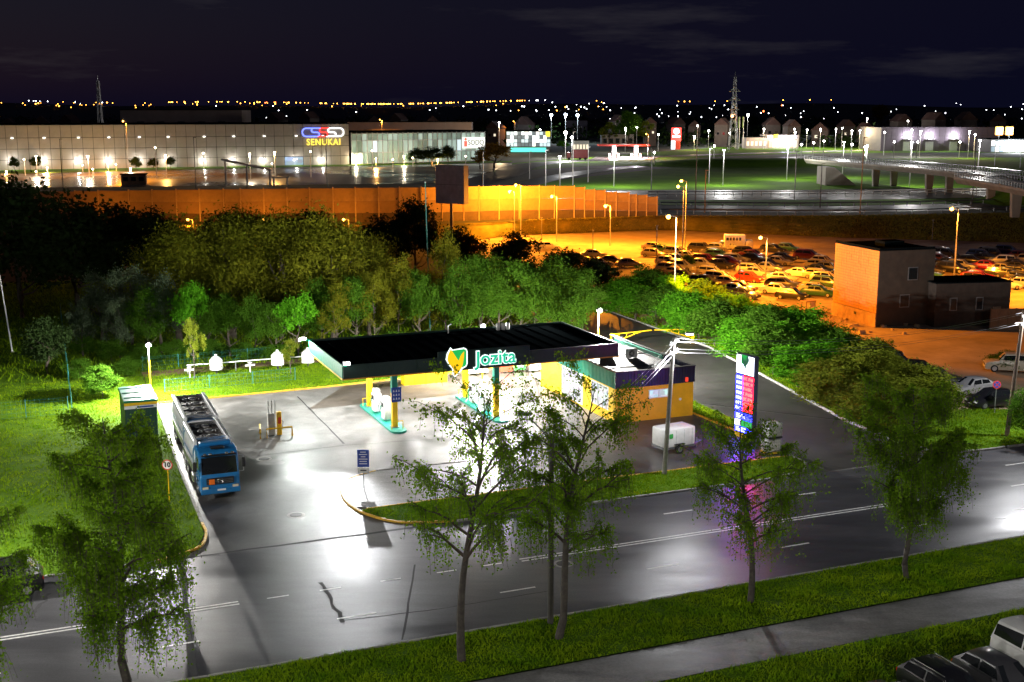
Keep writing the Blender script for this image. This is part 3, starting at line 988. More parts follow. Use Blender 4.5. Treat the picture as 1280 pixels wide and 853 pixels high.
def lit_pane_mat(name, strength, scale, tint):
    m = bpy.data.materials.new(name)
    m.use_nodes = True
    t = m.node_tree
    b = t.nodes['Principled BSDF']
    b.inputs['Roughness'].default_value = 0.1
    b.inputs['Base Color'].default_value = (0.03, 0.03, 0.03, 1)
    tc = t.nodes.new('ShaderNodeTexCoord')
    mp = t.nodes.new('ShaderNodeMapping')
    mp.inputs['Scale'].default_value = scale
    vo = t.nodes.new('ShaderNodeTexVoronoi')
    vo.distance = 'CHEBYCHEV'
    vo.inputs['Scale'].default_value = 1.0
    t.links.new(tc.outputs['Object'], mp.inputs[0])
    t.links.new(mp.outputs[0], vo.inputs['Vector'])
    hs = t.nodes.new('ShaderNodeHueSaturation')
    hs.inputs['Saturation'].default_value = 0.35
    t.links.new(vo.outputs['Color'], hs.inputs['Color'])
    mx = t.nodes.new('ShaderNodeMix')
    mx.data_type = 'RGBA'
    mx.blend_type = 'MULTIPLY'
    mx.inputs['Factor'].default_value = 0.75
    mx.inputs['A'].default_value = (*tint, 1)
    t.links.new(hs.outputs[0], mx.inputs['B'])
    t.links.new(mx.outputs['Result'], b.inputs['Emission Color'])
    b.inputs['Emission Strength'].default_value = strength
    MATS[name] = m
    return m
M_litwin = lit_pane_mat('shop_lit_window', 0.55, (2.6, 2.6, 3.4), (0.95, 1.0, 1.0))
M_litwin2 = lit_pane_mat('office_lit_window', 0.6, (2.0, 2.0, 2.5), (0.75, 0.9, 1.0))
for a, b in ((wx0 + 0.05, 0.31), (0.39, wx1 - 0.05)):
    MB().box(((a + b) / 2, y0 + 0.05, (wz0 + wz1) / 2), (b - a, 0.02, wz1 - wz0 - 0.12)).build('pane', M_litwin2, w)
# left wall: yellow piers, lit shop windows with mullions
def lw(a, b, z0_, z1_, m=M_yel, nm='wall_panel', th=0.2):
    return MB().box((x0 + th / 2 - 0.002, (a + b) / 2 - bcy, (z0_ + z1_) / 2), (th, b - a - 0.012, z1_ - z0_)).build(nm, m, shop)
lw(-1.9, -0.8, 0, ZW); lw(2.3, 3.9, 0, ZW); lw(8.0, 12.5, 0, ZW)
lw(-0.8, 2.3, 0, 0.75); lw(-0.8, 2.3, 2.66, ZW); lw(3.9, 8.0, 2.72, ZW); lw(3.9, 8.0, 0, 0.1)
def shopfront(a, b, z0_, z1_, n):
    f = MB()
    for i in range(n + 1):
        f.box((x0 + 0.06, a + (b - a) * i / n - bcy, (z0_ + z1_) / 2), (0.10, 0.07, z1_ - z0_))
    for z in (z0_ + 0.03, (z0_ * 0.42 + z1_ * 0.58), z1_ - 0.03):
        f.box((x0 + 0.065, (a + b) / 2 - bcy, z), (0.08, b - a, 0.06))
    fo = f.build('window_frame', M_white, shop)
    for i in range(n):
        MB().box((x0 + 0.08, a + (b - a) * (i + 0.5) / n - bcy, (z0_ + z1_) / 2), (0.02, (b - a) / n - 0.09, z1_ - z0_ - 0.1)).build('pane', M_litwin, fo)
shopfront(-0.78, 2.28, 0.77, 2.64, 3)
shopfront(3.92, 7.98, 0.12, 2.70, 4)
MB().box((x1 - 0.1, 0.1, ZW / 2), (0.2, bd - 0.2, ZW)).build('side_wall', M_org, shop)
MB().box((0, y1 - 0.1, ZW / 2), (bw - 0.4, 0.2, ZW)).build('rear_wall', M_org, shop)
# corrugated parapet
def corrugated(a, b, n, z0_, z1_, dep):
    d = (b - a)
    L_ = d.length
    d = d.normalized()
    nn = Vector((d.y, -d.x, 0))
    vs, fs = [], []
    prof = []
    for i in range(n):
        for t_, o_ in ((0.0, 0), (0.45, 0), (0.5, dep), (0.95, dep)):
            prof.append(((i + t_) / n * L_, o_))
    prof.append((L_, 0))
    for t_, o_ in prof:
        p = a + d * t_ + nn * o_
        vs += [(p.x, p.y, z0_), (p.x, p.y, z1_)]
    for i in range(len(prof) - 1):
        fs.append((2 * i, 2 * i + 2, 2 * i + 3, 2 * i + 1))
    return MB().add(vs, fs)
corrugated(Vector((x0 - 0.05, y0 - 0.08, 0)), Vector((x1 + 0.05, y0 - 0.08, 0)), 28, ZW - 0.03, ZP, 0.045).build('parapet_cladding', M_navy, shop)
corrugated(Vector((x1 + 0.06, y0 - 0.07, 0)), Vector((x1 + 0.06, y1, 0)), 58, ZW - 0.03, ZP, 0.045).build('parapet_cladding', M_navy, shop)
corrugated(Vector((x0 - 0.06, y1, 0)), Vector((x0 - 0.06, y0 - 0.07, 0)), 58, ZW - 0.03, ZP, 0.045).build('parapet_cladding', M_tgreen, shop)
MB().box((0, y0 + 0.0, ZP + 0.02), (bw + 0.2, 0.28, 0.05)).box((x1 - 0.0, 0.15, ZP + 0.02), (0.28, bd - 0.1, 0.05)).box((x0, 0.15, ZP + 0.02), (0.28, bd - 0.1, 0.05)).build('coping', M_black, shop)
MB().box((0, 0, 3.62), (bw - 0.1, bd - 0.2, 0.12)).build('roof', mat('roof_felt', (0.035, 0.033, 0.035), 0.7, var=0.4, scale=1.2), shop)
for a in (-4, 0.5, 4.5):
    MB().box((0, a, 3.70), (bw - 0.4, 0.14, 0.05)).build('felt_seam', M_black, shop)
MB().box((x1 - 0.4, 1.5, 3.95), (0.16, 8.5, 0.3)).build('roof_rail', M_tgreen, shop)
MB().tube([(x1 - 0.75, y0 - 0.02, 2.95), (x1 - 0.75, y0 - 0.16, 2.95)], 0.03).build('alarm_bracket', M_steel, shop)
MB().rbox((x1 - 0.75, y0 - 0.2, 3.05), (0.22, 0.14, 0.34), 0.02, 1).build('alarm_box', emit('alarm_red', (0.9, 0.06, 0.03), 0.5), shop)
MB().lathe([(0.11, 0), (0.11, 0.05)], (2.3, y0 - 0.05, 1.45), 12, 'y').build('vent_cap', M_white, shop)
def ac_unit(label, lx, ly, z, rz):
    c = S(lx, ly, z)
    t = thing('air_conditioner', label, 'air conditioner', c, AL + rz)
    MB().rbox((0, 0, 0.45), (0.95, 0.4, 0.75), 0.04, 2).build('casing', M_offw, t)
    MB().lathe([(0.28, 0), (0.28, 0.03)], (-0.12, -0.235, 0.46), 20, 'y').build('fan_grille', M_black, t)
    mb = MB()
    for k in range(4):
        mb.box((-0.12, -0.24, 0.46), (0.5, 0.012, 0.03), ry=k * math.pi / 4)
    mb.build('fan_bars', M_offw, t)
    for s in (-0.35, 0.35):
        MB().box((s, 0, 0.04), (0.06, 0.45, 0.08)).build('foot', M_steel, t)
ac_unit('white air conditioner on the flat shop roof', 12.6, 4.3, 3.68, 0.15)
ac_unit('white air conditioner at the canopy edge of the shop roof', 11.2, 6.3, 3.68, -0.5)

# ---------------------------------------------------------------- roadside price pylon
E_pwhite = emit('pylon_white', (0.78, 0.82, 1.0), 2.0, True)
E_pblue = emit('pylon_blue', (0.006, 0.008, 1.0), 20.0, True)
E_pred = emit('pylon_red', (1.0, 0.001, 0.006), 20.0, True)
E_digit = emit('pylon_digit', (1.0, 0.30, 0.20), 1.1)
E_pgreen = emit('pylon_green', (0.01, 0.30, 0.05), 0.8, True)
pb = g(931, 547)
py_ = thing('price_pylon', 'tall lit price sign with white head and red price digits', 'sign', pb, AL + math.pi / 2 + R(9))
py_.scale = (1.0, 1.0, 0.92)
# the sign's long side runs across the street; its face looks left along it
MB().rbox((0, 0, 3.65), (2.0, 0.42, 6.5), 0.05, 2).build('casing', mat('pylon_casing', (0.05, 0.05, 0.10), 0.4, var=0.2), py_)
MB().box((0, 0, 0.2), (1.7, 0.5, 0.42)).build('plinth', M_yel, py_)
for sgn in (1, -1):
    fy = sgn * 0.225
    rot = (math.pi / 2, 0, math.pi) if sgn > 0 else (math.pi / 2, 0, 0)
    mx = -sgn   # mirrored layout on the back face
    hd = MB().box((0, fy, 6.05), (1.86, 0.03, 1.5)).build('head_panel', E_pwhite, py_)
    text_mesh('Jozita', 0.52, 0.006, mat('pylon_ink', (0.01, 0.12, 0.10), 0.5), 'head_letters', hd, (0, fy + sgn * 0.022, 5.62), rot)
    MB().slab([(x * 0.55, z * 0.55 + 6.35) for x, z in lp(grn)], 'y', fy + sgn * 0.018, fy + sgn * 0.022).build('head_logo', E_pgreen, hd)
    MB().slab([(x * 0.55, z * 0.55 + 6.35) for x, z in lp(yel)], 'y', fy + sgn * 0.026, fy + sgn * 0.030).build('head_leaf', mat('pylon_leaf', (0.05, 0.25, 0.15), 0.5), hd)
    for r_ in range(7):
        zz = 4.95 - r_ * 0.42
        MB().box((mx * -0.55, fy, zz), (0.70, 0.03, 0.38)).build('fuel_name', E_pblue, py_)
        MB().box((mx * 0.40, fy, zz), (1.08, 0.03, 0.38)).build('price_field', E_pred, py_)
        for q in range(3):
            MB().box((mx * (-0.78 + 0.21 * q), fy + sgn * 0.02, zz), (0.11, 0.012, 0.22)).build('letter', E_pwhite, py_)
        for q in range(4):
            n = (r_ * 3 + q * 5) % 4
            dm = MB()
            cxq = mx * (0.0 + 0.26 * q)
            dm.box((cxq - 0.07, fy + sgn * 0.02, zz), (0.035, 0.012, 0.26)) if n != 1 else None
            dm.box((cxq + 0.07, fy + sgn * 0.02, zz), (0.035, 0.012, 0.26))
            for dz in ((-0.12, 0, 0.12), (-0.12, 0.12), (0, 0.12), (-0.12, 0))[n]:
                dm.box((cxq, fy + sgn * 0.02, zz + dz), (0.105, 0.012, 0.03))
            dm.build('digit', E_digit, py_)
    MB().box((0, fy, 1.78), (1.80, 0.03, 0.5)).build('info_panel', E_pblue, py_)
    MB().box((mx * 0.35, fy, 1.2), (1.1, 0.03, 0.5)).build('info_panel', E_pgreen, py_)
    MB().box((0, fy, 0.68), (1.80, 0.03, 0.4)).build('info_panel', E_pblue, py_)
    for r_ in range(3):
        MB().box((mx * -0.3, fy + sgn * 0.02, 1.92 - 0.14 * r_), (0.9, 0.012, 0.06)).build('info_line', E_pwhite, py_)
        MB().box((mx * -0.2, fy + sgn * 0.02, 0.8 - 0.13 * r_), (1.1, 0.012, 0.05)).build('info_line', E_pwhite, py_)
    MB().box((mx * -0.6, fy, 1.2), (0.6, 0.03, 0.5)).build('info_panel', E_pwhite, py_)

# ---------------------------------------------------------------- floodlight posts
def flood(label, loc, h, power, col=(1.0, 0.97, 0.90)):
    t = thing('floodlight_post', label, 'lamp post', loc, AL)
    MB().tube([(0, 0, -0.1), (0, 0, h * 0.72)], 0.07, 8).build('post', M_yel, t)
    MB().tube([(0, 0, h * 0.72), (0, 0, h - 0.1)], 0.05, 8).build('upper_post', M_steel, t)
    hd = MB().rbox((0, -0.12, h), (0.46, 0.34, 0.16), 0.03, 1, rx=R(20)).build('lamp_head', M_dsteel, t)
    MB().box((0, -0.15, h - 0.10), (0.4, 0.28, 0.02), rx=R(20)).build('lens', M_lamp_w, hd)
    MB().sphere((0, -0.38, h - 0.02), 0.16, 10, 6).build('bulb', M_lamp_w, hd)
    point_light('flood_light', (0, -0.75, h - 0.05), power, col, 0.12, t)
    return t
p = S(-24.6, 19.2)
flood('yellow floodlight post on the lawn corner behind the tanker truck', S(-24.9, 19.6), 4.9, FLOOD_W[0])
flood('yellow floodlight post behind the middle of the canopy', S(4.0, 16.9), 5.0, FLOOD_W[1])
flood('yellow floodlight post behind the shop end of the canopy', S(14.6, 14.6), 6.1, FLOOD_W[2])

# ---------------------------------------------------------------- back edge: low walls, boards, fence
c = S(-1.4, 17.0)
t = thing('yellow_enclosure', 'low bright yellow box wall under the canopy at the back kerb', 'wall', c, AL)
for i in range(4):
    MB().box((-1.53 + i * 1.02, 0, 0.62), (1.0, 0.12, 1.24)).build('panel', M_yel, t)
MB().box((0, 0.45, 1.27), (4.14, 1.0, 0.05)).build('lid', M_yel, t)
MB().box((-2.02, 0.45, 0.62), (0.1, 0.8, 1.24)).build('end_panel', M_yel, t)
MB().box((2.02, 0.45, 0.62), (0.1, 0.8, 1.24)).build('end_panel', M_yel, t)
boards = [(598, 471, 1.9, M_offw, 'white advertising board beside the middle pump island'), (632, 469, 1.4, M_red, 'red advertising board on the back lawn edge'),
          (650, 467, 1.1, MATS['bin_green'], 'small green advertising board between red and white boards'), (674, 467, 2.0, M_white, 'white advertising board nearest the shop')]
for px, py, w_, m, lb in boards:
    c = g(px, py - 2)
    t = thing('advert_board', lb, 'board', (c.x, c.y, 0.0), AL, 'boards along the back kerb')
    MB().box((0, 0, 0.62), (w_, 0.05, 0.85)).build('panel', m, t)
    for s in (-1, 1):
        MB().tube([(s * (w_ / 2 - 0.1), 0.05, -0.05), (s * (w_ / 2 - 0.1), 0.05, 1.08)], 0.03, 6).build('leg', M_steel, t)
    if m is M_white or m is M_offw:
        MB().box((0.2, -0.03, 0.66), (w_ * 0.5, 0.012, 0.12)).build('print_band', M_tgreen, t)
    elif m is not M_red:
        MB().box((0.0, -0.03, 0.66), (w_ * 0.5, 0.012, 0.3)).build('print_band', M_white, t)

M_fpost = mat('fence_green_paint', (0.02, 0.16, 0.13), 0.5, var=0.3)
def fence(label, a, b, n, h=1.6):
    t = thing('wire_fence', label, 'fence', (a.x, a.y, 0))
    d = b - a
    me = MB().tube([(0, 0, -0.1), (0, 0, h)], 0.035, 6).mesh('post', M_fpost)
    for i in range(n + 1):
        link('post', me, t, (d.x * i / n, d.y * i / n, 0.05))
    for z in (0.15, 0.5, 0.85, 1.2, h - 0.05):
        MB().tube([(0, 0, z), (d.x, d.y, z)], 0.008, 4).build('wire', M_fpost, t)
    m = MB()
    ln = d.length
    k = int(ln / 0.35)
    for i in range(k):
        q = d * (i / k)
        m.tube([(q.x, q.y, 0.1), (q.x, q.y, h)], 0.006, 3, cap=False)
    o = m.build('mesh_infill', M_fpost, t)
    o['kind'] = 'stuff'
fence('green wire fence running up the dark slope at far left', S(-31.3, 17.5), S(-30.4, 66), 17, 1.8)
fence('green wire fence crossing the left lawn', S(-60, 17.2), S(-31.6, 17.2), 9, 1.5)
fence('green wire fence behind the white vents', S(-24.4, 32.0), S(15, 33.0), 12, 1.4)
fence('green wire fence between truck bay and vents', S(-23.5, 22.2), S(-12.0, 22.6), 3, 1.2)

# vents on the lawn
for k, (lx, lab) in enumerate(((-18.2, 'white louvred tank vent nearest the floodlight post'), (-12.5, 'middle white louvred tank vent on the lawn'), (-9.6, 'white louvred tank vent nearest the canopy'))):
    t = thing('tank_vent', lab, 'vent', S(lx, 28.0, 0.07), AL, 'white vents on the back lawn')
    MB().tube([(0, 0, -0.1), (0, 0, 0.5)], 0.09, 8).build('stem', M_black, t)
    for j in range(3):
        MB().lathe([(0.56, 0.42 + 0.3 * j), (0.60, 0.46 + 0.3 * j), (0.60, 0.68 + 0.3 * j), (0.55, 0.70 + 0.3 * j)], n=14).build('louvre_ring', M_white, t)
    MB().lathe([(0.60, 1.33), (0.3, 1.62), (0.12, 1.68), (0.12, 1.85), (0.02, 1.88)], n=14).build('cap', M_white, t)
t = thing('white_pipe', 'long white horizontal pipe behind the tank vents', 'pipe', S(-20.8, 28.7), AL)
MB().tube([(0, 0, 0.95), (13.8, 0, 0.95)], 0.06, 8).build('rail', M_white, t)
for x in (0.1, 4.5, 8.8, 13.4):
    MB().tube([(x, 0, -0.1), (x, 0, 0.95)], 0.04, 6).build('support', M_steel, t)
for lx, lab in ((-20.7, 'white cross-shaped valve at the left end of the pipe'), (-15.2, 'white cross-shaped valve between the tank vents')):
    t = thing('valve', lab, 'valve', S(lx, 27.4, 0.05), AL)
    MB().tube([(0, 0, -0.1), (0, 0, 0.95)], 0.05, 8).build('stem', M_white, t)
    MB().tube([(-0.45, 0, 0.72), (0.45, 0, 0.72)], 0.09, 8).build('cross_pipe', M_white, t)
    MB().lathe([(0.2, 0.92), (0.22, 0.98), (0.06, 1.05)], n=10).build('handwheel', M_white, t)

# ---------------------------------------------------------------- gas dispenser in yellow hoops
t = thing('gas_dispenser', 'white gas dispenser between yellow hoop guards on the forecourt', 'fuel pump', S(-17.5, 4.8), AL)
MB().rbox((-0.15, 0.1, 0.85), (0.5, 0.4, 1.7), 0.05, 2).build('cabinet', M_offw, t)
MB().rbox((0.42, -0.1, 0.9), (0.34, 0.34, 1.8), 0.04, 2).build('yellow_column', M_yel, t)
MB().box((0.42, -0.28, 1.15), (0.24, 0.02, 0.5)).build('red_notice', M_red, t)
for x in (-0.3, -0.05, 0.2):
    MB().tube([(x, 0.15, 1.6), (x, 0.15, 2.65)], 0.045, 6).build('vent_pipe', M_steel, t)
for (x, y, w_, rz) in ((0.3, -0.75, 1.9, 0.0), (-1.0, 0.1, 1.5, 1.4)):
    MB().tube([(x - w_ / 2 * math.cos(rz), y - w_ / 2 * math.sin(rz), -0.05), (x - w_ / 2 * math.cos(rz), y - w_ / 2 * math.sin(rz), 0.7), (x + w_ / 2 * math.cos(rz), y + w_ / 2 * math.sin(rz), 0.7), (x + w_ / 2 * math.cos(rz), y + w_ / 2 * math.sin(rz), -0.05)], 0.07, 8).build('guard_hoop', M_yel, t)
MB().tube([(0.35, 0.2, 1.3), (0.8, 0.3, 0.9), (0.7, 0.3, 0.3), (0.5, 0.1, 0.7)], 0.03, 6).build('hose', M_black, t)

# ---------------------------------------------------------------- green kiosk container on the left lawn
t = thing('green_container', 'dark green container with striped roof edge beside the tanker truck', 'container', S(-26.75, 10.2), AL)
MB().rbox((0, 0, 1.42), (2.3, 5.0, 2.7), 0.04, 1).build('box', mat('container_green', (0.010, 0.055, 0.035), 0.6, var=0.3, scale=2), t)
for i in range(9):
    MB().box((-0.95 + i * 0.2375, -2.515, 1.4), (0.10, 0.05, 2.3)).build('corrugation', MATS['container_green'], t)
MB().rbox((0, 0, 2.84), (2.45, 5.15, 0.16), 0.03, 1).build('roof', M_tgreen, t)
MB().box((0, -2.585, 2.66), (2.4, 0.03, 0.2)).build('yellow_band', M_yel, t)
MB().box((0, -2.59, 2.42), (2.4, 0.03, 0.24)).build('blue_white_band', M_white, t)
MB().box((0.3, -2.61, 2.42), (1.2, 0.02, 0.12)).build('blue_band', M_blue, t)
for s in (-1, 1):
    MB().box((s * 0.8, 0, 0.03), (0.3, 4.6, 0.1)).build('skid', M_dsteel, t)
for y in (-1.5, 0.2, 1.8):
    MB().box((0, y, 2.94), (2.2, 0.08, 0.06)).build('roof_rib', M_tgreen, t)

# ---------------------------------------------------------------- signs
def sign_post(name, label, px, py, h, m=M_steel):
    c = g(px, py)
    t = thing(name, label, 'sign', (c.x, c.y, 0.0), 0.0)
    MB().tube([(0, 0, -0.05), (0, 0, h)], 0.035, 8).build('post', m, t)
    return t
t = sign_post('information_board', 'blue notice board on a grey post at the island tip', 455, 612, 2.5)
t.location.z = 0.08
MB().rbox((0, -0.05, 2.02), (0.76, 0.04, 1.15), 0.02, 1).build('panel', M_blue, t)
MB().rbox((0, -0.05, 1.22), (0.74, 0.04, 0.36), 0.02, 1).build('lower_panel', M_offw, t)
rr = random.Random(5)
for i, wv in enumerate((0.36, 0.52, 0.3, 0.56, 0.46, 0.5)):
    MB().box((0, -0.075, 2.44 - i * 0.155), (wv, 0.008, 0.05)).build('print_line', M_white, t)
MB().box((0.0, -0.075, 1.22), (0.4, 0.008, 0.08)).build('arrow_print', M_black, t)
t = sign_post('speed_sign', 'round speed limit sign reading 10 on a yellow post beside the truck', 212, 628, 2.75, M_yel)
MB().lathe([(0.33, 0.0), (0.33, 0.03)], (0, -0.07, 2.45), 28, 'y').build('disc', M_red, t)
MB().lathe([(0.265, 0.0), (0.265, 0.008)], (0, -0.082, 2.45), 28, 'y').build('white_face', M_white, t)
text_mesh('10', 0.42, 0.004, M_black, 'numerals', t, (0, -0.094, 2.45), (math.pi / 2, 0, 0), bold=0.02)
t = sign_post('no_stopping_sign', 'round blue no stopping sign with red cross at the right lawn', 1243, 517, 2.7)
MB().lathe([(0.34, 0.0), (0.34, 0.03)], (0, -0.07, 2.4), 28, 'y').build('disc', M_red, t)
MB().lathe([(0.27, 0.0), (0.27, 0.01)], (0, -0.085, 2.4), 28, 'y').build('blue_face', M_blue, t)
for s in (-1, 1):
    MB().box((0, -0.095, 2.4), (0.56, 0.012, 0.06), ry=s * math.pi / 4).build('red_bar', M_red, t)

# ---------------------------------------------------------------- swing barrier of the access road
ga, gb = g(764, 433), g(866, 426)
mid = (ga + gb) / 2
t = thing('swing_barrier', 'yellow tapered swing barrier across the access road', 'barrier', mid, math.atan2(gb.y - ga.y, gb.x - ga.x))
hl = (gb - ga).length / 2
for s in (-1, 1):
    MB().box((s * hl, 0, 0.62), (0.22, 0.22, 1.5)).build('post', M_yel, t)
    lf = MB().tube([(s * hl, 0, 1.25), (s * 0.15, 0, 1.42)], 0.06, 6).build('top_rail', M_yel, t)
    MB().tube([(s * hl, 0, 0.3), (s * hl * 0.28, 0, 1.36)], 0.06, 6).build('brace_rail', M_yel, t)
    for k in (0.82, 0.64, 0.46):
        zt = 1.25 + (1 - k) * 0.17
        zb = 0.3 + (1 - k) / 0.72 * 1.06
        MB().tube([(s * hl * k, 0, zb), (s * hl * k, 0, zt)], 0.045, 6).build('upright', M_yel, t)

# ---------------------------------------------------------------- covered trailer, tank cubes
t = thing('covered_trailer', 'white covered cargo trailer parked behind the utility pole', 'trailer', S(8.3, -10.4), AL + 0.12)
MB().rbox((0, 0, 1.18), (2.7, 1.6, 1.35), 0.12, 2).build('cover', M_white, t, True)
MB().box((0, 0, 0.45), (2.75, 1.55, 0.14)).build('chassis', M_dsteel, t)
for i in range(4):
    MB().box((-1.05 + i * 0.7, -0.805, 1.15), (0.05, 0.02, 1.15)).build('cover_rib', M_offw, t)
MB().slab([(x * 0.25 - 0.85, z * 0.25 + 1.3) for x, z in lp(grn)], 'y', -0.83, -0.812).build('green_mark', MATS['bin_green'], t)
for s in (-1, 1):
    w_ = MB().lathe([(0.12, -0.09), (0.31, -0.09), (0.33, 0), (0.31, 0.09), (0.12, 0.09)], (0, 0, 0), 16, 'y').build('wheel', M_tyre, t, loc=(-0.1, s * 0.86, 0.33))
    MB().lathe([(0.19, -0.1), (0.19, 0.1)], (0, 0, 0), 12, 'y').build('rim', M_rim, w_)
    MB().box((-0.1, s * 0.86, 0.72), (0.85, 0.24, 0.05)).build('mudguard', M_black, t)
MB().tube([(1.4, 0.5, 0.45), (2.5, 0, 0.45), (1.4, -0.5, 0.45)], 0.05, 6).build('drawbar', M_dsteel, t)
MB().tube([(2.1, 0, 0.0), (2.1, 0, 0.7)], 0.05, 6).build('jockey_leg', M_steel, t)
M_ibc = mat('translucent_plastic', (0.72, 0.72, 0.66), 0.4, var=0.2, scale=2)
for k, zz in enumerate((0.10, 1.22)):
    c = S(14.35, -13.7)
    t = thing('liquid_tank_cube', ['white caged tank cube standing on the yellow kerb', 'white caged tank cube stacked on another one'][k], 'tank', (c.x + 0.04 * k, c.y, zz), AL - 0.05 + 0.06 * k, 'stacked tank cubes')
    MB().box((0, 0, 0.06), (1.15, 0.98, 0.12)).build('pallet', M_black if k else M_yel, t)
    MB().rbox((0, 0, 0.6), (1.08, 0.92, 0.95), 0.08, 2).build('bottle', M_ibc, t, True)
    MB().lathe([(0.11, 1.07), (0.11, 1.11)], n=10).build('cap', M_black, t)
    bars = MB()
    for i in range(7):
        q = -0.54 + i * 0.18
        for s in (-1, 1):
            bars.tube([(q, s * 0.485, 0.1), (q, s * 0.485, 1.08)], 0.012, 4, cap=False)
    for i in range(6):
        q = -0.46 + i * 0.184
        for s in (-1, 1):
            bars.tube([(s * 0.565, q, 0.1), (s * 0.565, q, 1.08)], 0.012, 4, cap=False)
    for z in (0.16, 0.4, 0.62, 0.85, 1.07):
        bars.tube([(-0.565, -0.485, z), (0.565, -0.485, z), (0.565, 0.485, z), (-0.565, 0.485, z), (-0.565, -0.485, z)], 0.012, 4, cap=False)
    bars.build('cage', M_steel, t)

# ---------------------------------------------------------------- utility poles, street lamp, wires
def pole_top(loc, h, lean):
    return Vector((loc.x + lean, loc.y, h))
PA, PB, PC = g(830, 594), g(1258, 546), g(688, 781)
def utility_pole(label, loc, h, lean, lamp):
    t = thing('utility_pole', label, 'utility pole', loc)
    MB().tube([(0, 0, -0.3), (lean * 0.5, 0, h * 0.5), (lean, 0, h)], [0.17, 0.145, 0.12], 10).build('pole', M_conc if lamp else M_wood, t, True)
    for z in (0.35, 1.0):
        a = MB().box((lean, 0, h - z), (0.08, 1.5, 0.09), rz=-R(30)).build('cross_arm', M_steel, t)
        for q in (-0.6, 0.6):
            MB().lathe([(0.03, 0), (0.06, 0.05), (0.03, 0.1), (0.05, 0.15), (0.02, 0.18)], (lean + q * math.sin(R(30)), q * math.cos(R(30)), h - z + 0.04), 8).build('insulator', M_white, t)
    MB().tube([(lean, 0, h - 0.15), (lean + 0.35, -0.05, h + 0.25), (lean + 0.75, -0.1, h + 0.32)], 0.03, 6).build('lamp_arm', M_steel, t)
    hd = MB().rbox((lean + 1.0, -0.13, h + 0.33), (0.6, 0.24, 0.13), 0.04, 2).build('lamp_head', M_offw, t)
    MB().box((lean + 1.0, -0.13, h + 0.25), (0.46, 0.18, 0.03)).build('lens', M_lamp_w, hd)
    pl_ = point_light('pole_light', (lean + 1.0, -0.13, h + 0.1), POLE_W[0 if lamp else 1], (0.97, 0.97, 1.0), 0.10, t, 'SPOT')
    pl_.data.spot_size = R(160)
    pl_.data.spot_blend = 0.3
    return t
utility_pole('grey concrete utility pole on the grass island before the trailer', PA, 9.4, 0.45, True)
utility_pole('brown utility pole at the right edge near the no stopping sign', PB, 9.6, 0.55, False)
t = thing('street_lamp', 'dark street lamp post with slanted arm on the near verge', 'street lamp', PC)
MB().tube([(0, 0, -0.2), (0, 0, 9.2)], [0.15, 0.11], 10).build('post', mat('lamp_post_dark', (0.055, 0.05, 0.042), 0.7, var=0.3), t)
MB().tube([(0, 0, 9.0), (-0.25, 0, 9.35), (-1.0, 0, 10.15)], 0.045, 6).build('arm', M_steel, t)
MB().rbox((-1.25, 0, 10.33), (0.62, 0.26, 0.14), 0.04, 2).build('lamp_head', M_dsteel, t)
for z in (8.2, 8.7):
    MB().box((0, 0, z), (0.08, 0.9, 0.08), rz=R(-20)).build('cross_arm', M_steel, t)
M_wire = mat('wire_aluminium', (0.45, 0.45, 0.46), 0.35, 0.7, var=0.1)
def wire(label, a, b, sag):
    pts = []
    for i in range(13):
        q = i / 12
        p = a.lerp(b, q)
        p.z -= sag * 4 * q * (1 - q)
        pts.append(p)
    o = MB().tube([p - a for p in pts], 0.010, 4, cap=False).build('overhead_wire', M_wire, loc=a)
    tag(o, label, 'wire', 'overhead wires')
k = 0
for i, z in enumerate((8.95, 8.25)):
    for j, q in enumerate((-0.6, 0.6)):
        dx, dy = q * math.sin(R(30)), q * math.cos(R(30))
        nm = ('upper', 'lower')[i] + ' ' + ('near', 'far')[j]
        wire('%s overhead wire between the two utility poles' % nm, Vector((PA.x + 0.45 + dx, PA.y + dy, z + 0.29)), Vector((PB.x + 0.55 + dx, PB.y + dy, z + 0.45)), 0.9)
        wire('%s overhead wire crossing the street to the lamp post' % nm, Vector((PA.x + 0.45 + dx, PA.y + dy, z + 0.25)), Vector((PC.x + 0.05 + dx * 0.7, PC.y + dy * 0.7, 8.75 - 0.5 * i)), 0.5)
# thin masts behind
for (px, py, ptop, lean, m, lab) in ((538, 418, 228, -0.35, M_fpost, 'tall thin green mast behind the canopy'), (16, 441, 316, -0.9, M_white, 'leaning white pole on the dark slope at far left')):
    c = g(px, py)
    hh = zat(ptop, c.y)
    t = thing('mast', lab, 'mast', c)
    MB().tube([(0, 0, -0.3), (lean, 0, hh)], [0.09, 0.05], 8).build('pole', m, t)
    MB().box((lean, 0, hh), (0.14, 0.14, 0.1)).build('cap', M_steel, t)
    MB().lathe([(0.22, 0), (0.22, 0.1), (0.12, 0.14)], n=10).build('base', M_conc, t)
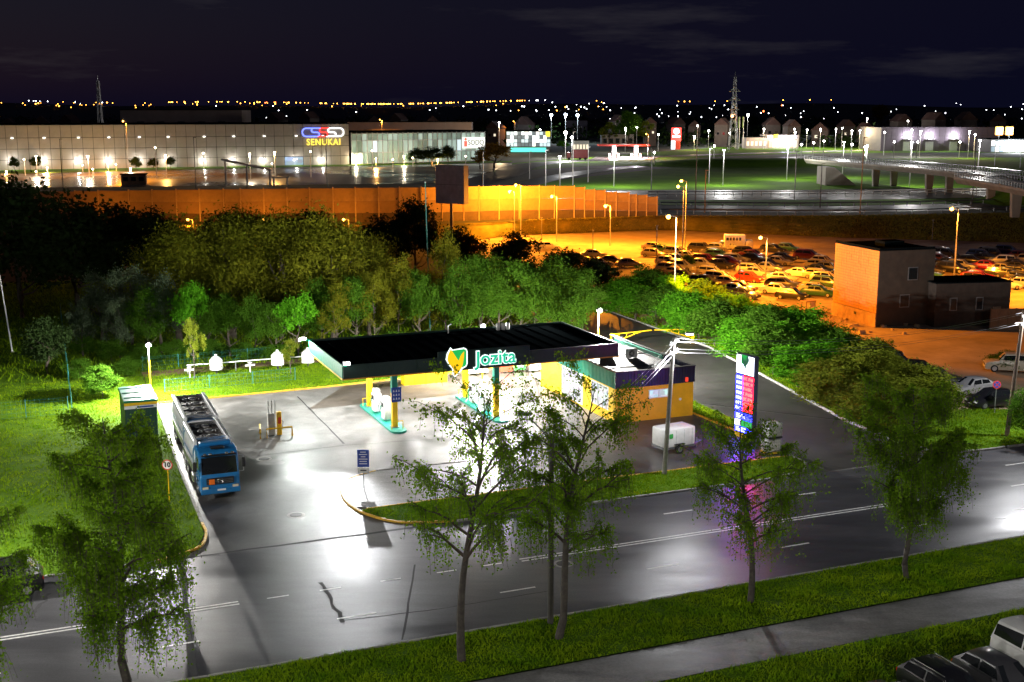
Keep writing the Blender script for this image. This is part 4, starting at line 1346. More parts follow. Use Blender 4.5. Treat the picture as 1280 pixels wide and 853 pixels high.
# ================================================================ tanker truck and its trailer
M_tblue = mat('truck_blue', (0.012, 0.15, 0.38), 0.32, var=0.15, scale=2, coat=0.4)
M_tank = mat('tank_white', (0.72, 0.74, 0.76), 0.35, 0.1, var=0.2, scale=1.5)
M_recess = mat('tank_recess', (0.10, 0.085, 0.07), 0.7, var=0.4, scale=4)
M_chrome = mat('bright_metal', (0.62, 0.62, 0.62), 0.25, 0.9, var=0.15, scale=4)
def bevel(o, w=0.05, s=2):
    m = o.modifiers.new('bevel', 'BEVEL')
    m.width = w
    m.segments = s
    m.limit_method = 'ANGLE'
    return o
def truck_wheel(t, x, y, twin=False):
    w = 0.56 if twin else 0.32
    s = 1 if x > 0 else -1
    wh = MB().lathe([(0.26, -w / 2), (0.48, -w / 2), (0.52, -w / 2 + 0.05), (0.52, w / 2 - 0.05), (0.48, w / 2), (0.26, w / 2)], (0, 0, 0), 20, 'x').build('wheel', M_tyre, t, loc=(x, y, 0.52))
    MB().lathe([(0.27, -0.02), (0.25, 0.03), (0.12, 0.01), (0.1, 0.08)] if s > 0 else [(0.1, -0.08), (0.12, -0.01), (0.25, -0.03), (0.27, 0.02)], (s * w / 2, 0, 0), 16, 'x').build('rim', M_chrome, wh)
def tank_section(t, ya, yb, n_man, seed, front_col):
    rng = random.Random(seed)
    prof = []
    for i in range(28):
        a = 2 * math.pi * i / 28
        cx, sz = math.cos(a), math.sin(a)
        prof.append((1.22 * math.copysign(abs(cx) ** 0.55, cx), 1.95 + 1.02 * math.copysign(abs(sz) ** 0.6, sz)))
    b = MB().slab(prof, 'y', ya, yb).build('tank_body', M_tank, t)
    bevel(b, 0.08, 2)
    MB().slab([(p[0] * 1.006, 1.95 + (p[1] - 1.95) * 1.006) for p in prof], 'y', ya + 0.25, ya + 0.75).build('blue_band', front_col, b)
    MB().slab([(p[0] * 1.006, 1.95 + (p[1] - 1.95) * 1.006) for p in prof], 'y', yb - 0.5, yb - 0.2).build('blue_band', front_col, b)
    for s in (-1, 1):
        MB().rbox((s * 1.08, (ya + yb) / 2, 3.08), (0.26, yb - ya - 0.3, 0.32), 0.05, 2).build('coaming', M_tank, b)
        MB().tube([(s * 0.98, ya + 0.4, 3.3), (s * 0.98, yb - 0.4, 3.3)], 0.025, 6).build('hand_rail', M_chrome, b)
        MB().box((s * 1.255, (ya + yb) / 2, 1.35), (0.05, yb - ya - 0.8, 0.5)).build('side_skirt', M_chrome, b)
        MB().box((s * 1.262, (ya + yb) / 2, 2.0), (0.02, yb - ya - 1.6, 0.16)).build('side_stripe', M_tblue, b)
    ra, rb = ya + 0.9, yb - 0.55
    MB().box((0, (ra + rb) / 2, 2.99), (1.85, rb - ra, 0.05)).build('recess_floor', M_recess, b)
    MB().box((0, ra, 3.08), (1.9, 0.08, 0.26)).build('recess_end', M_chrome, b)
    MB().box((0, rb, 3.08), (1.9, 0.08, 0.26)).build('recess_end', M_chrome, b)
    for k in range(n_man):
        y = ra + (rb - ra) * (k + 0.5) / n_man
        mh = MB().lathe([(0.30, 3.01), (0.30, 3.12), (0.27, 3.15), (0.12, 3.18)], (0.18, y, 0), 14).build('manhole_cover', M_chrome, b)
        MB().box((-0.42, y, 3.06), (0.32, 0.36, 0.10)).build('vapour_valve', M_dsteel, b)
        MB().box((-0.42, y + 0.05, 3.14), (0.12, 0.12, 0.08)).build('valve_cap', M_black, b)
        MB().tube([(-0.85, y + 0.34, 3.08), (0.85, y + 0.34, 3.08)], 0.035, 5).build('cross_bar', M_dsteel, b)
        MB().tube([(0.6, y - 0.3, 3.05), (0.62, y + 0.3, 3.07)], 0.04, 5).build('pipe', M_black, b)
    return b
truck = thing('tanker_truck', 'blue-cabbed tanker truck facing the street on the left of the forecourt', 'truck', S(-23.62, -9.25), AL)
cab = MB().slab([(0.0, 0.42), (0.02, 1.5), (0.10, 1.62), (0.36, 2.72), (0.55, 2.98), (1.2, 3.12), (1.95, 3.1), (2.12, 2.9), (2.12, 0.6), (1.7, 0.42)], 'x', -1.22, 1.22).build('cab', M_tblue, truck)
bevel(cab, 0.09, 3)
def raked(x0_, x1_, z0_, z1_, off):
    y = lambda z: 0.10 + (z - 1.62) / 1.10 * 0.26
    return MB().add([(x0_, y(z0_) - off, z0_), (x1_, y(z0_) - off, z0_), (x1_ * 0.97, y(z1_) - off, z1_), (x0_ * 0.97, y(z1_) - off, z1_),
                     (x0_, y(z0_) + 0.02, z0_), (x1_, y(z0_) + 0.02, z0_), (x1_ * 0.97, y(z1_) + 0.02, z1_), (x0_ * 0.97, y(z1_) + 0.02, z1_)],
                    [(0, 1, 2, 3), (0, 4, 5, 1), (1, 5, 6, 2), (2, 6, 7, 3), (3, 7, 4, 0)])
raked(-1.10, 1.10, 1.66, 2.68, 0.012).build('windscreen', M_glass, cab)
for s in (-1, 1):
    MB().tube([(s * 0.3, 0.06, 1.68), (s * 0.75, 0.12, 1.95)], 0.012, 4).build('wiper', M_black, cab)
    MB().box((s * 1.222, 0.95, 2.2), (0.012, 0.95, 0.72)).build('side_window', M_glass, cab)
    d = MB().box((s * 1.226, 0.95, 1.25), (0.014, 1.05, 1.1)).build('door', M_tblue, cab)
    MB().box((s * 1.24, 1.3, 1.5), (0.02, 0.2, 0.05)).build('handle', M_black, d)
    hl = MB().rbox((s * 0.93, -0.01, 0.82), (0.42, 0.06, 0.2), 0.02, 1).build('headlight', M_chrome, cab)
    MB().box((s * 0.93, -0.045, 0.82), (0.34, 0.02, 0.14)).build('lens', mat('headlight_lens', (0.7, 0.62, 0.45), 0.15, var=0.1), hl)
    MB().tube([(s * 1.2, 0.25, 2.75), (s * 1.5, 0.1, 2.7), (s * 1.5, 0.1, 1.7), (s * 1.22, 0.25, 1.65)], 0.022, 5).build('mirror_arm', M_steel, truck)
    MB().rbox((s * 1.5, 0.08, 2.25), (0.22, 0.10, 0.62), 0.04, 1).build('mirror', M_black, truck)
    MB().rbox((s * 1.2, 3.0, 0.75), (0.35, 0.9, 0.55), 0.08, 2).build('fuel_tank', M_chrome, truck)
    MB().box((s * 1.22, 1.35, 0.55), (0.06, 0.9, 0.08)).build('step', M_steel, truck)
MB().rbox((0, -0.02, 1.22), (1.7, 0.06, 0.44), 0.03, 1).build('grille', M_black, cab)
for z in (1.1, 1.2, 1.3):
    MB().box((0, -0.056, z), (1.6, 0.012, 0.025)).build('grille_bar', M_dsteel, cab)
star = MB()
for k in range(3):
    a = math.pi / 2 + k * 2 * math.pi / 3
    star.add([(0.16 * math.cos(a), -0.075, 1.24 + 0.16 * math.sin(a)), (0.03 * math.cos(a + 1.05), -0.075, 1.24 + 0.03 * math.sin(a + 1.05)), (0, -0.085, 1.24), (0.03 * math.cos(a - 1.05), -0.075, 1.24 + 0.03 * math.sin(a - 1.05))], [(0, 1, 2), (0, 2, 3)])
ring = [(0.165 * math.cos(a * math.pi / 10), -0.072, 1.24 + 0.165 * math.sin(a * math.pi / 10)) for a in range(21)]
star.tube(ring, 0.012, 4, cap=False)
star.build('star_emblem', M_chrome, cab)
MB().rbox((-0.52, -0.065, 1.2), (0.34, 0.03, 0.34), 0.01, 1).build('hazard_plate', mat('hazard_orange', (0.85, 0.17, 0.01), 0.5, var=0.08), cab)
MB().rbox((0, -0.03, 0.58), (2.44, 0.12, 0.34), 0.04, 2).build('bumper', M_tblue, cab)
MB().box((0.05, -0.095, 0.66), (0.52, 0.012, 0.11)).build('number_plate', M_white, cab)
MB().rbox((0, 0.30, 2.82), (2.15, 0.30, 0.10), 0.03, 1, rx=R(-15)).build('sun_visor', M_black, cab)
for x in (-0.85, -0.5, 0.5, 0.85):
    MB().rbox((x, 0.22, 2.93), (0.2, 0.1, 0.12), 0.03, 1).build('roof_lamp', M_chrome, cab)
MB().rbox((0.02, 0.95, 3.15), (0.85, 0.55, 0.10), 0.03, 1).build('roof_hatch', M_black, cab)
MB().rbox((0, 1.75, 3.22), (2.0, 0.5, 0.26), 0.08, 2).build('wind_deflector', M_tblue, cab)
MB().box((0, 4.4, 0.8), (0.9, 7.6, 0.28)).build('chassis', M_black, truck)
tank_section(truck, 2.55, 8.1, 3, 1, M_tblue)
for y, tw in ((1.35, False), (5.9, True), (7.2, True)):
    for s in (-1, 1):
        truck_wheel(truck, s * (1.07 if not tw else 0.95), y, tw)
        MB().box((s * 1.05, y, 1.10), (0.5, 1.15, 0.05)).build('mudguard', M_black, truck)
trl = thing('tank_trailer', 'white tank trailer with open top recess coupled behind the blue truck', 'trailer', S(-23.45, -0.6), AL - 0.012)
MB().box((0, 4.0, 0.8), (0.9, 7.4, 0.28)).build('chassis', M_black, trl)
MB().tube([(0, -0.7, 0.7), (0, 0.6, 0.75)], 0.07, 6).build('drawbar', M_black, trl)
tank_section(trl, 0.25, 7.9, 4, 2, M_tblue)
for y in (1.4, 5.6, 6.9):
    for s in (-1, 1):
        truck_wheel(trl, s * 0.95, y, True)
for s in (-1, 1):
    MB().box((s * 1.0, 7.93, 0.95), (0.4, 0.05, 0.16)).build('tail_light', mat('tail_red', (0.75, 0.012, 0.012), 0.25, var=0.1), trl)
MB().tube([(-0.6, 7.98, 0.9), (-0.6, 7.98, 3.1)], 0.03, 5).tube([(-0.2, 7.98, 0.9), (-0.2, 7.98, 3.1)], 0.03, 5).build('ladder', M_steel, trl)

# ================================================================ cars
CARS = {   # length, width, profile: (x along car from front, shoulder height), greenhouse (x0, x1, x2, x3), roof height
    'sedan': dict(l=4.6, w=1.78, sh=[(0, .62), (.25, .74), (1.3, .90), (2.2, .95), (3.7, .98), (4.4, .96), (4.6, .80)], gh=(1.25, 2.0, 3.25, 4.05), rz=1.44),
    'hatch': dict(l=4.1, w=1.72, sh=[(0, .62), (.25, .76), (1.1, .93), (2.0, .97), (3.4, 1.0), (3.95, .98), (4.1, .78)], gh=(1.05, 1.75, 3.3, 3.95), rz=1.49),
    'estate': dict(l=4.7, w=1.80, sh=[(0, .62), (.25, .75), (1.3, .92), (2.2, .96), (3.9, .99), (4.55, .98), (4.7, .80)], gh=(1.25, 2.0, 4.0, 4.6), rz=1.48),
    'suv': dict(l=4.6, w=1.86, sh=[(0, .75), (.2, .95), (1.2, 1.10), (2.1, 1.13), (3.9, 1.15), (4.45, 1.14), (4.6, .9)], gh=(1.15, 1.75, 3.9, 4.45), rz=1.74),
    'mpv': dict(l=4.5, w=1.80, sh=[(0, .68), (.2, .88), (.95, 1.03), (2.0, 1.06), (3.8, 1.08), (4.35, 1.06), (4.5, .85)], gh=(0.75, 1.75, 3.85, 4.4), rz=1.68),
    'van': dict(l=4.9, w=1.92, sh=[(0, .75), (.15, .98), (.8, 1.12), (2.0, 1.16), (4.0, 1.18), (4.8, 1.18), (4.9, .95)], gh=(0.7, 1.5, 4.6, 4.85), rz=1.96),
}
PAINT = {'silver': (0.42, 0.42, 0.43), 'white': (0.72, 0.72, 0.70), 'black': (0.012, 0.012, 0.014), 'dark grey': (0.06, 0.06, 0.065), 'dark blue': (0.014, 0.025, 0.09),
         'red': (0.42, 0.02, 0.015), 'maroon': (0.13, 0.015, 0.03), 'beige': (0.48, 0.42, 0.32), 'green': (0.03, 0.11, 0.06), 'grey': (0.22, 0.22, 0.23)}
M_tail = MATS['tail_red']
M_head = mat('car_headlight', (0.68, 0.68, 0.66), 0.12, var=0.1)
CARCACHE = {}
def car_meshes(kind, colour):
    key = (kind, colour)
    if key in CARCACHE:
        return CARCACHE[key]
    C = CARS[kind]
    l, w, rz = C['l'], C['w'] / 2, C['rz']
    paint = mat('car_paint_' + colour.replace(' ', '_'), PAINT[colour], 0.28, 0.25 if colour in ('silver', 'grey', 'dark grey') else 0.0, var=0.1, scale=2, coat=0.5)
    out = []
    # lower body: lofted rings, x from front (0) to rear (l); car faces -x... stored centred, front at +x
    mb = MB()
    rings = []
    for x, z in C['sh']:
        e = min(1.0, 0.80 + 0.55 * min(x, l - x) / 0.6) if min(x, l - x) < 0.22 else 1.0
        ww = w * (0.86 if x in (0, l) else (0.95 if e < 1 else 1.0))
        zb = 0.30 if x in (0, l) else 0.22
        rings.append([(-ww * 0.92, zb), (-ww, zb + 0.18), (-ww * 1.0, z - 0.22), (-ww * 0.95, z - 0.04), (-ww * 0.8, z), (0, z + 0.03), (ww * 0.8, z), (ww * 0.95, z - 0.04), (ww, z - 0.22), (ww, zb + 0.18), (ww * 0.92, zb)])
    vs, fs = [], []
    for (x, z), rg in zip(C['sh'], rings):
        vs += [(l / 2 - x, yy, zz) for yy, zz in rg]
    k = 11
    for i in range(len(rings) - 1):
        for j in range(k):
            fs.append((i * k + j, i * k + (j + 1) % k, (i + 1) * k + (j + 1) % k, (i + 1) * k + j))
    fs.append(tuple(range(k))[::-1])
    fs.append(tuple((len(rings) - 1) * k + j for j in range(k)))
    mb.add(vs, fs)
    # greenhouse
    def shoulder(x):
        pts = C['sh']
        for (xa, za), (xb, zb) in zip(pts, pts[1:]):
            if xa <= x <= xb:
                return za + (zb - za) * (x - xa) / (xb - xa)
        return pts[-1][1]
    a, b, c, d = C['gh']
    GW = lambda t: 0.92 * w * (1 - t) + 0.74 * w * t
    gv = []
    for x, t in ((a, 0), (b, 1), ((b + c) / 2, 1.02), (c, 0.985), (d, 0)):
        zz = shoulder(x) + (rz - shoulder(x)) * t if t > 0 else shoulder(x) - 0.02
        base = shoulder(x) - 0.02
        y0_, y1_ = GW(0), GW(t)
        gv.append([(l / 2 - x, -y0_, base), (l / 2 - x, -y1_, zz - 0.05 if t else zz), (l / 2 - x, -y1_ * 0.85, zz), (l / 2 - x, 0, zz + 0.03), (l / 2 - x, y1_ * 0.85, zz), (l / 2 - x, y1_, zz - 0.05 if t else zz), (l / 2 - x, y0_, base)])
    n0 = []
    for rg in gv:
        n0 += rg
    gf = []
    for i in range(4):
        for j in range(6):
            gf.append((i * 7 + j, i * 7 + j + 1, (i + 1) * 7 + j + 1, (i + 1) * 7 + j))
    mb.add(n0, gf)
    out.append(('body', mb.mesh('car_body', paint, True), (0, 0, 0)))
    def pane(P, off):
        P = [Vector(p) for p in P]
        n = (P[1] - P[0]).cross(P[2] - P[0]).normalized()
        cc = sum(P, Vector()) / 4
        if n.dot(cc - Vector((0, 0, 0.8))) < 0:
            n = -n
        Q = [p + n * off for p in P]
        q = [p - n * 0.02 for p in P]
        return MB().add([*Q, *q], [(0, 1, 2, 3), (0, 4, 5, 1), (1, 5, 6, 2), (2, 6, 7, 3), (3, 7, 4, 0)])
    def lerp4(A, B, s):
        return [tuple(Vector(A).lerp(Vector(B), s))][0]
    fa, fb = gv[0], gv[1]
    ws = [lerp4(fa[1], fb[1], .12), lerp4(fa[5], fb[5], .12), lerp4(fa[4], fb[4], .94), lerp4(fa[2], fb[2], .94)]
    out.append(('windscreen', pane(ws, 0.012).mesh('windscreen', M_glass), (0, 0, 0)))
    ra, rb_ = gv[3], gv[4]
    rw = [lerp4(ra[2], rb_[2], .08), lerp4(ra[4], rb_[4], .08), lerp4(ra[5], rb_[5], .78), lerp4(ra[1], rb_[1], .78)]
    out.append(('rear_window', pane(rw, 0.012).mesh('rear_window', M_glass), (0, 0, 0)))
    for side, (lo_, hi_) in enumerate(((0, 1), (6, 5))):
        spl = [(0, 1, .45, .92), (1, 2, .08, .95), (2, 3, .05, .94), ]
        P0 = lerp4(gv[0][lo_], gv[1][lo_], .55); P1 = lerp4(gv[0][hi_], gv[1][hi_], .9)
        M0 = gv[2][lo_]; M1 = gv[2][hi_]
        E0 = lerp4(gv[3][lo_], gv[4][lo_], .45); E1 = lerp4(gv[3][hi_], gv[4][hi_], .08)
        def q(A, B, s):
            return Vector(A).lerp(Vector(B), s)
        f = [q(P0, P1, .12), q(M0, M1, .12) + Vector((0.05, 0, 0)), q(M0, M1, .9) + Vector((0.05, 0, 0)), q(P0, P1, .93)]
        r = [q(M0, M1, .12) - Vector((0.05, 0, 0)), q(E0, E1, .2), q(E0, E1, .9), q(M0, M1, .9) - Vector((0.05, 0, 0))]
        out.append(('side_window', pane(f, 0.014).mesh('side_window', M_glass), (0, 0, 0)))
        out.append(('side_window', pane(r, 0.014).mesh('side_window', M_glass), (0, 0, 0)))
    hz = C['sh'][0][1]
    for s in (-1, 1):
        out.append(('headlight', MB().rbox((0, 0, 0), (0.16, 0.36, 0.14), 0.04, 1).mesh('headlight', M_head), (l / 2 - 0.06, s * w * 0.66, hz - 0.02)))
        out.append(('tail_light', MB().rbox((0, 0, 0), (0.12, 0.30, 0.18), 0.03, 1).mesh('tail_light', M_tail), (-l / 2 + 0.05, s * w * 0.70, C['sh'][-1][1] - 0.06)))
        out.append(('mirror', MB().rbox((0, 0, 0), (0.12, 0.18, 0.13), 0.03, 1).mesh('mirror', paint), (l / 2 - a - 0.45, s * (w + 0.08), shoulder(a) + 0.08)))
    out.append(('number_plate', MB().box((0, 0, 0), (0.02, 0.5, 0.11)).mesh('number_plate', M_white), (l / 2 + 0.005, 0, 0.45)))
    out.append(('grille', MB().rbox((0, 0, 0), (0.06, w * 0.9, 0.16), 0.02, 1).mesh('grille', M_black), (l / 2 - 0.005, 0, hz - 0.08)))
    wr = 0.31 if rz < 1.6 else 0.35
    for x in (l / 2 - 0.82, -l / 2 + 0.80):
        for s in (-1, 1):
            out.append(('wheel', MB().lathe([(0.12, -0.10), (wr - 0.03, -0.10), (wr, -0.06), (wr, 0.06), (wr - 0.03, 0.10), (0.12, 0.10)], (0, 0, 0), 16, 'y').mesh('wheel', M_tyre), (x, s * (w - 0.09), wr)))
            out.append(('rim', MB().lathe([(wr * 0.62, -0.108), (wr * 0.62, 0.108)], (0, 0, 0), 12, 'y').mesh('rim', M_rim), None))
    CARCACHE[key] = out
    return out
def car(kind, colour, loc, heading, label, group, cat='car', detail=True):
    t = thing('parked_car' if cat == 'car' else 'parked_van', label, cat, loc, heading, group)
    wheel = None
    for nm, me, off in car_meshes(kind, colour):
        if nm == 'rim':
            link('rim', me, wheel)
            continue
        if not detail and nm in ('number_plate', 'mirror', 'grille'):
            continue
        o = link(nm, me, t, off)
        if nm == 'wheel':
            wheel = o
    return t

# near car park, rears toward the verge
near = [('hatch', 'silver', -4.35, -49.25, 'silver car whose roof just shows at the bottom edge'), ('sedan', 'black', -1.75, -48.75, 'black car with rounded roof at the bottom edge'),
        ('estate', 'black', 1.25, -48.1, 'black estate car with bright roof rails on the near car park'), ('hatch', 'dark grey', 4.0, -48.0, 'dark hatchback between the black estate and the white van')]
for kd, colr, lx, ly, lb in near:
    t = car(kd, colr, S(lx - 1.45, ly + 0.25), AL - math.pi / 2 + 0.02, lb, 'cars on the near car park')
    if kd == 'estate':
        for s in (-1, 1):
            MB().tube([(0.25, s * 0.6, 1.52), (-1.6, s * 0.6, 1.53)], 0.025, 6).build('roof_rail', M_chrome, t)
car('van', 'white', S(5.4, -47.5), AL - math.pi / 2, 'white van with dark side windows in the bottom right corner', 'cars on the near car park', 'van')
car('suv', 'black', S(-36.6, -20.4), AL + math.pi, 'black off-road car with red tail light at the left street edge', None)
# behind the hedge
hid = [('mpv', 'black', 1098, 449, -0.5, 'black people carrier beside the hedge, farthest from the street'), ('sedan', 'dark blue', 1116, 459, -0.6, 'dark blue saloon in the row behind the hedge'), ('sedan', 'black', 1148, 470, -0.55, 'black saloon beside the silver one behind the hedge'),
       ('sedan', 'silver', 1215, 492, 3.5, 'silver saloon near the no stopping sign'), ('hatch', 'black', 1238, 508, 3.45, 'black hatchback right beside the no stopping sign'), ('suv', 'beige', 1262, 464, 2.9, 'beige off-road car behind the right utility pole'), ('estate', 'dark grey', 1168, 480, -0.5, 'dark grey estate car half hidden by the birch crown')]
for kd, colr, px, py, hd, lb in hid:
    car(kd, colr, g(px, py), hd, lb, 'cars behind the hedge')
# the orange-lit lot
lot = [('hatch', 'beige', 817, 321, 'r1'), ('mpv', 'grey', 846, 320, 'r1'), ('suv', 'dark grey', 876, 315, 'r1'), ('hatch', 'grey', 897, 314, 'r1'), ('estate', 'silver', 912, 312, 'r1'),
       ('hatch', 'white', 835, 331, 'r2'), ('mpv', 'silver', 851, 338, 'r2'), ('sedan', 'white', 877, 334, 'r2'), ('hatch', 'dark grey', 902, 335, 'r2'), ('estate', 'silver', 919, 328, 'r2'), ('sedan', 'black', 940, 327, 'r2'),
       ('sedan', 'beige', 973, 331, 'r2'), ('mpv', 'maroon', 1009, 324, 'r2'),
       ('sedan', 'silver', 909, 357, 'r3'), ('hatch', 'red', 936, 352, 'r3'), ('estate', 'white', 940, 341, 'r3'), ('sedan', 'silver', 960, 339, 'r3'), ('sedan', 'silver', 977, 352, 'r3'), ('sedan', 'white', 1001, 346, 'r3'), ('estate', 'beige', 1024, 348, 'r3'), ('hatch', 'grey', 1034, 339, 'r3'),
       ('sedan', 'white', 972, 367, 'r4'), ('sedan', 'beige', 1020, 366, 'r4'),
       ('sedan', 'dark blue', 1157, 331, 'b1'), ('hatch', 'maroon', 1172, 328, 'b1'), ('sedan', 'black', 1186, 333, 'b1'), ('estate', 'silver', 1201, 336, 'b1'), ('hatch', 'black', 1213, 330, 'b1'), ('sedan', 'red', 1228, 336, 'b1'), ('suv', 'dark grey', 1232, 322, 'b1'),
       ('mpv', 'white', 1253, 331, 'b1'), ('sedan', 'black', 1272, 338, 'b1'), ('suv', 'silver', 1280, 330, 'b1'), ('sedan', 'red', 1222, 349, 'b2'), ('hatch', 'dark grey', 1248, 346, 'b2'), ('estate', 'white', 1254, 361, 'b2'), ('hatch', 'black', 1281, 356, 'b2'), ('mpv', 'dark grey', 1181, 322, 'b1'), ('sedan', 'dark grey', 1262, 347, 'b2'),
       ('estate', 'white', 683, 312, 'a1'), ('sedan', 'grey', 742, 322, 'a1'), ('sedan', 'dark grey', 764, 330, 'a1'), ('hatch', 'grey', 786, 334, 'a1'), ('hatch', 'dark grey', 722, 327, 'a1'), ('sedan', 'silver', 748, 333, 'a1')]
def fits(p, placed):
    for q in placed:
        d_ = p - q
        u_ = d_.x * math.cos(-0.55) + d_.y * math.sin(-0.55)
        v_ = -d_.x * math.sin(-0.55) + d_.y * math.cos(-0.55)
        if abs(u_) < 5.0 and abs(v_) < 2.35:
            return False
    return True
placed = [g(c_[2], c_[3]) for c_ in lot]
rq = random.Random(77)
for (xa, xb, ya, yb, rws, want) in ((812, 1036, 312, 374, ('r1', 'r2', 'r3', 'r4'), 34), (1150, 1284, 318, 362, ('b1', 'b1', 'b2', 'b2'), 20)):
    got = 0
    for _ in range(6000):
        px, py = rq.uniform(xa, xb), rq.uniform(ya, yb)
        if px < 880 and py > 318 + (px - 812) * 0.45 + 14:
            continue
        if px > 985 and xb < 1100 and py < 328:
            continue
        p = g(px, py)
        if fits(p, placed):
            placed.append(p)
            k_ = min(3, int((py - ya) / (yb - ya) * 4))
            lot.append((rq.choice(('sedan', 'sedan', 'hatch', 'estate', 'mpv')), rq.choice(('dark grey', 'black', 'grey', 'silver', 'dark blue', 'maroon', 'green', 'beige')), px, py, rws[k_]))
            got += 1
            if got >= want:
                break
rowname = {'r1': 'back row of the orange lot', 'r2': 'second row of the orange lot', 'r3': 'third row of the orange lot', 'r4': 'front row of the orange lot', 'b1': 'far row right of brick block', 'b2': 'near row right of brick block', 'a1': 'row beside the dark trees'}
cnt, tot = {}, {}
kw = {'sedan': 'saloon', 'hatch': 'hatchback', 'estate': 'estate car', 'suv': 'off-road car', 'mpv': 'people carrier'}
lot.sort(key=lambda c_: (c_[4], c_[2]))
for kd, colr, px, py, rw in lot:
    cnt[rw] = cnt.get(rw, 0) + 1
    rng = random.Random(int(px * 7 + py))
    hd = -0.55 + rng.uniform(-0.12, 0.12)
    if rw == 'a1':
        hd = 0.1 + rng.uniform(-0.2, 0.2)
    if rw in ('b1',) and rng.random() < 0.4:
        hd += math.pi
    if (px, py) == (1254, 361):
        hd = 0.05
    p = g(px, py)
    car(kd, colr, (p.x, p.y, -0.06), hd, '%s %s, %s from left in the %s' % (colr, kw[kd], nth(cnt[rw] - 1), rowname[rw]), 'cars in the orange-lit lot', detail=False)
# box van with dark lettering blocks
p = g(922, 312)
t = thing('box_van', 'white box van with dark block lettering at the back of the lot', 'van', (p.x, p.y, -0.06), -0.1)
MB().rbox((-0.6, 0, 1.65), (3.6, 2.0, 2.1), 0.06, 1).build('cargo_box', M_white, t)
MB().rbox((1.9, 0, 1.05), (1.4, 1.9, 1.5), 0.2, 2).build('cab', M_white, t, True)
MB().box((2.5, 0, 1.45), (0.06, 1.6, 0.55), ry=R(-12)).build('windscreen', M_glass, t)
for i, w_ in enumerate((0.45, 0.3, 0.3, 0.3, 0.35)):
    MB().box((-1.9 + i * 0.55, -1.012, 2.0), (w_, 0.02, 0.5)).build('lettering', M_black, t)
for x in (-1.5, 1.6):
    for s in (-1, 1):
        MB().lathe([(0.12, -0.1), (0.36, -0.1), (0.36, 0.1), (0.12, 0.1)], (0, 0, 0), 14, 'y').build('wheel', M_tyre, t, loc=(x, s * 0.9, 0.36))
MB().box((-0.2, 0, 0.5), (4.2, 1.6, 0.2)).build('chassis', M_black, t)
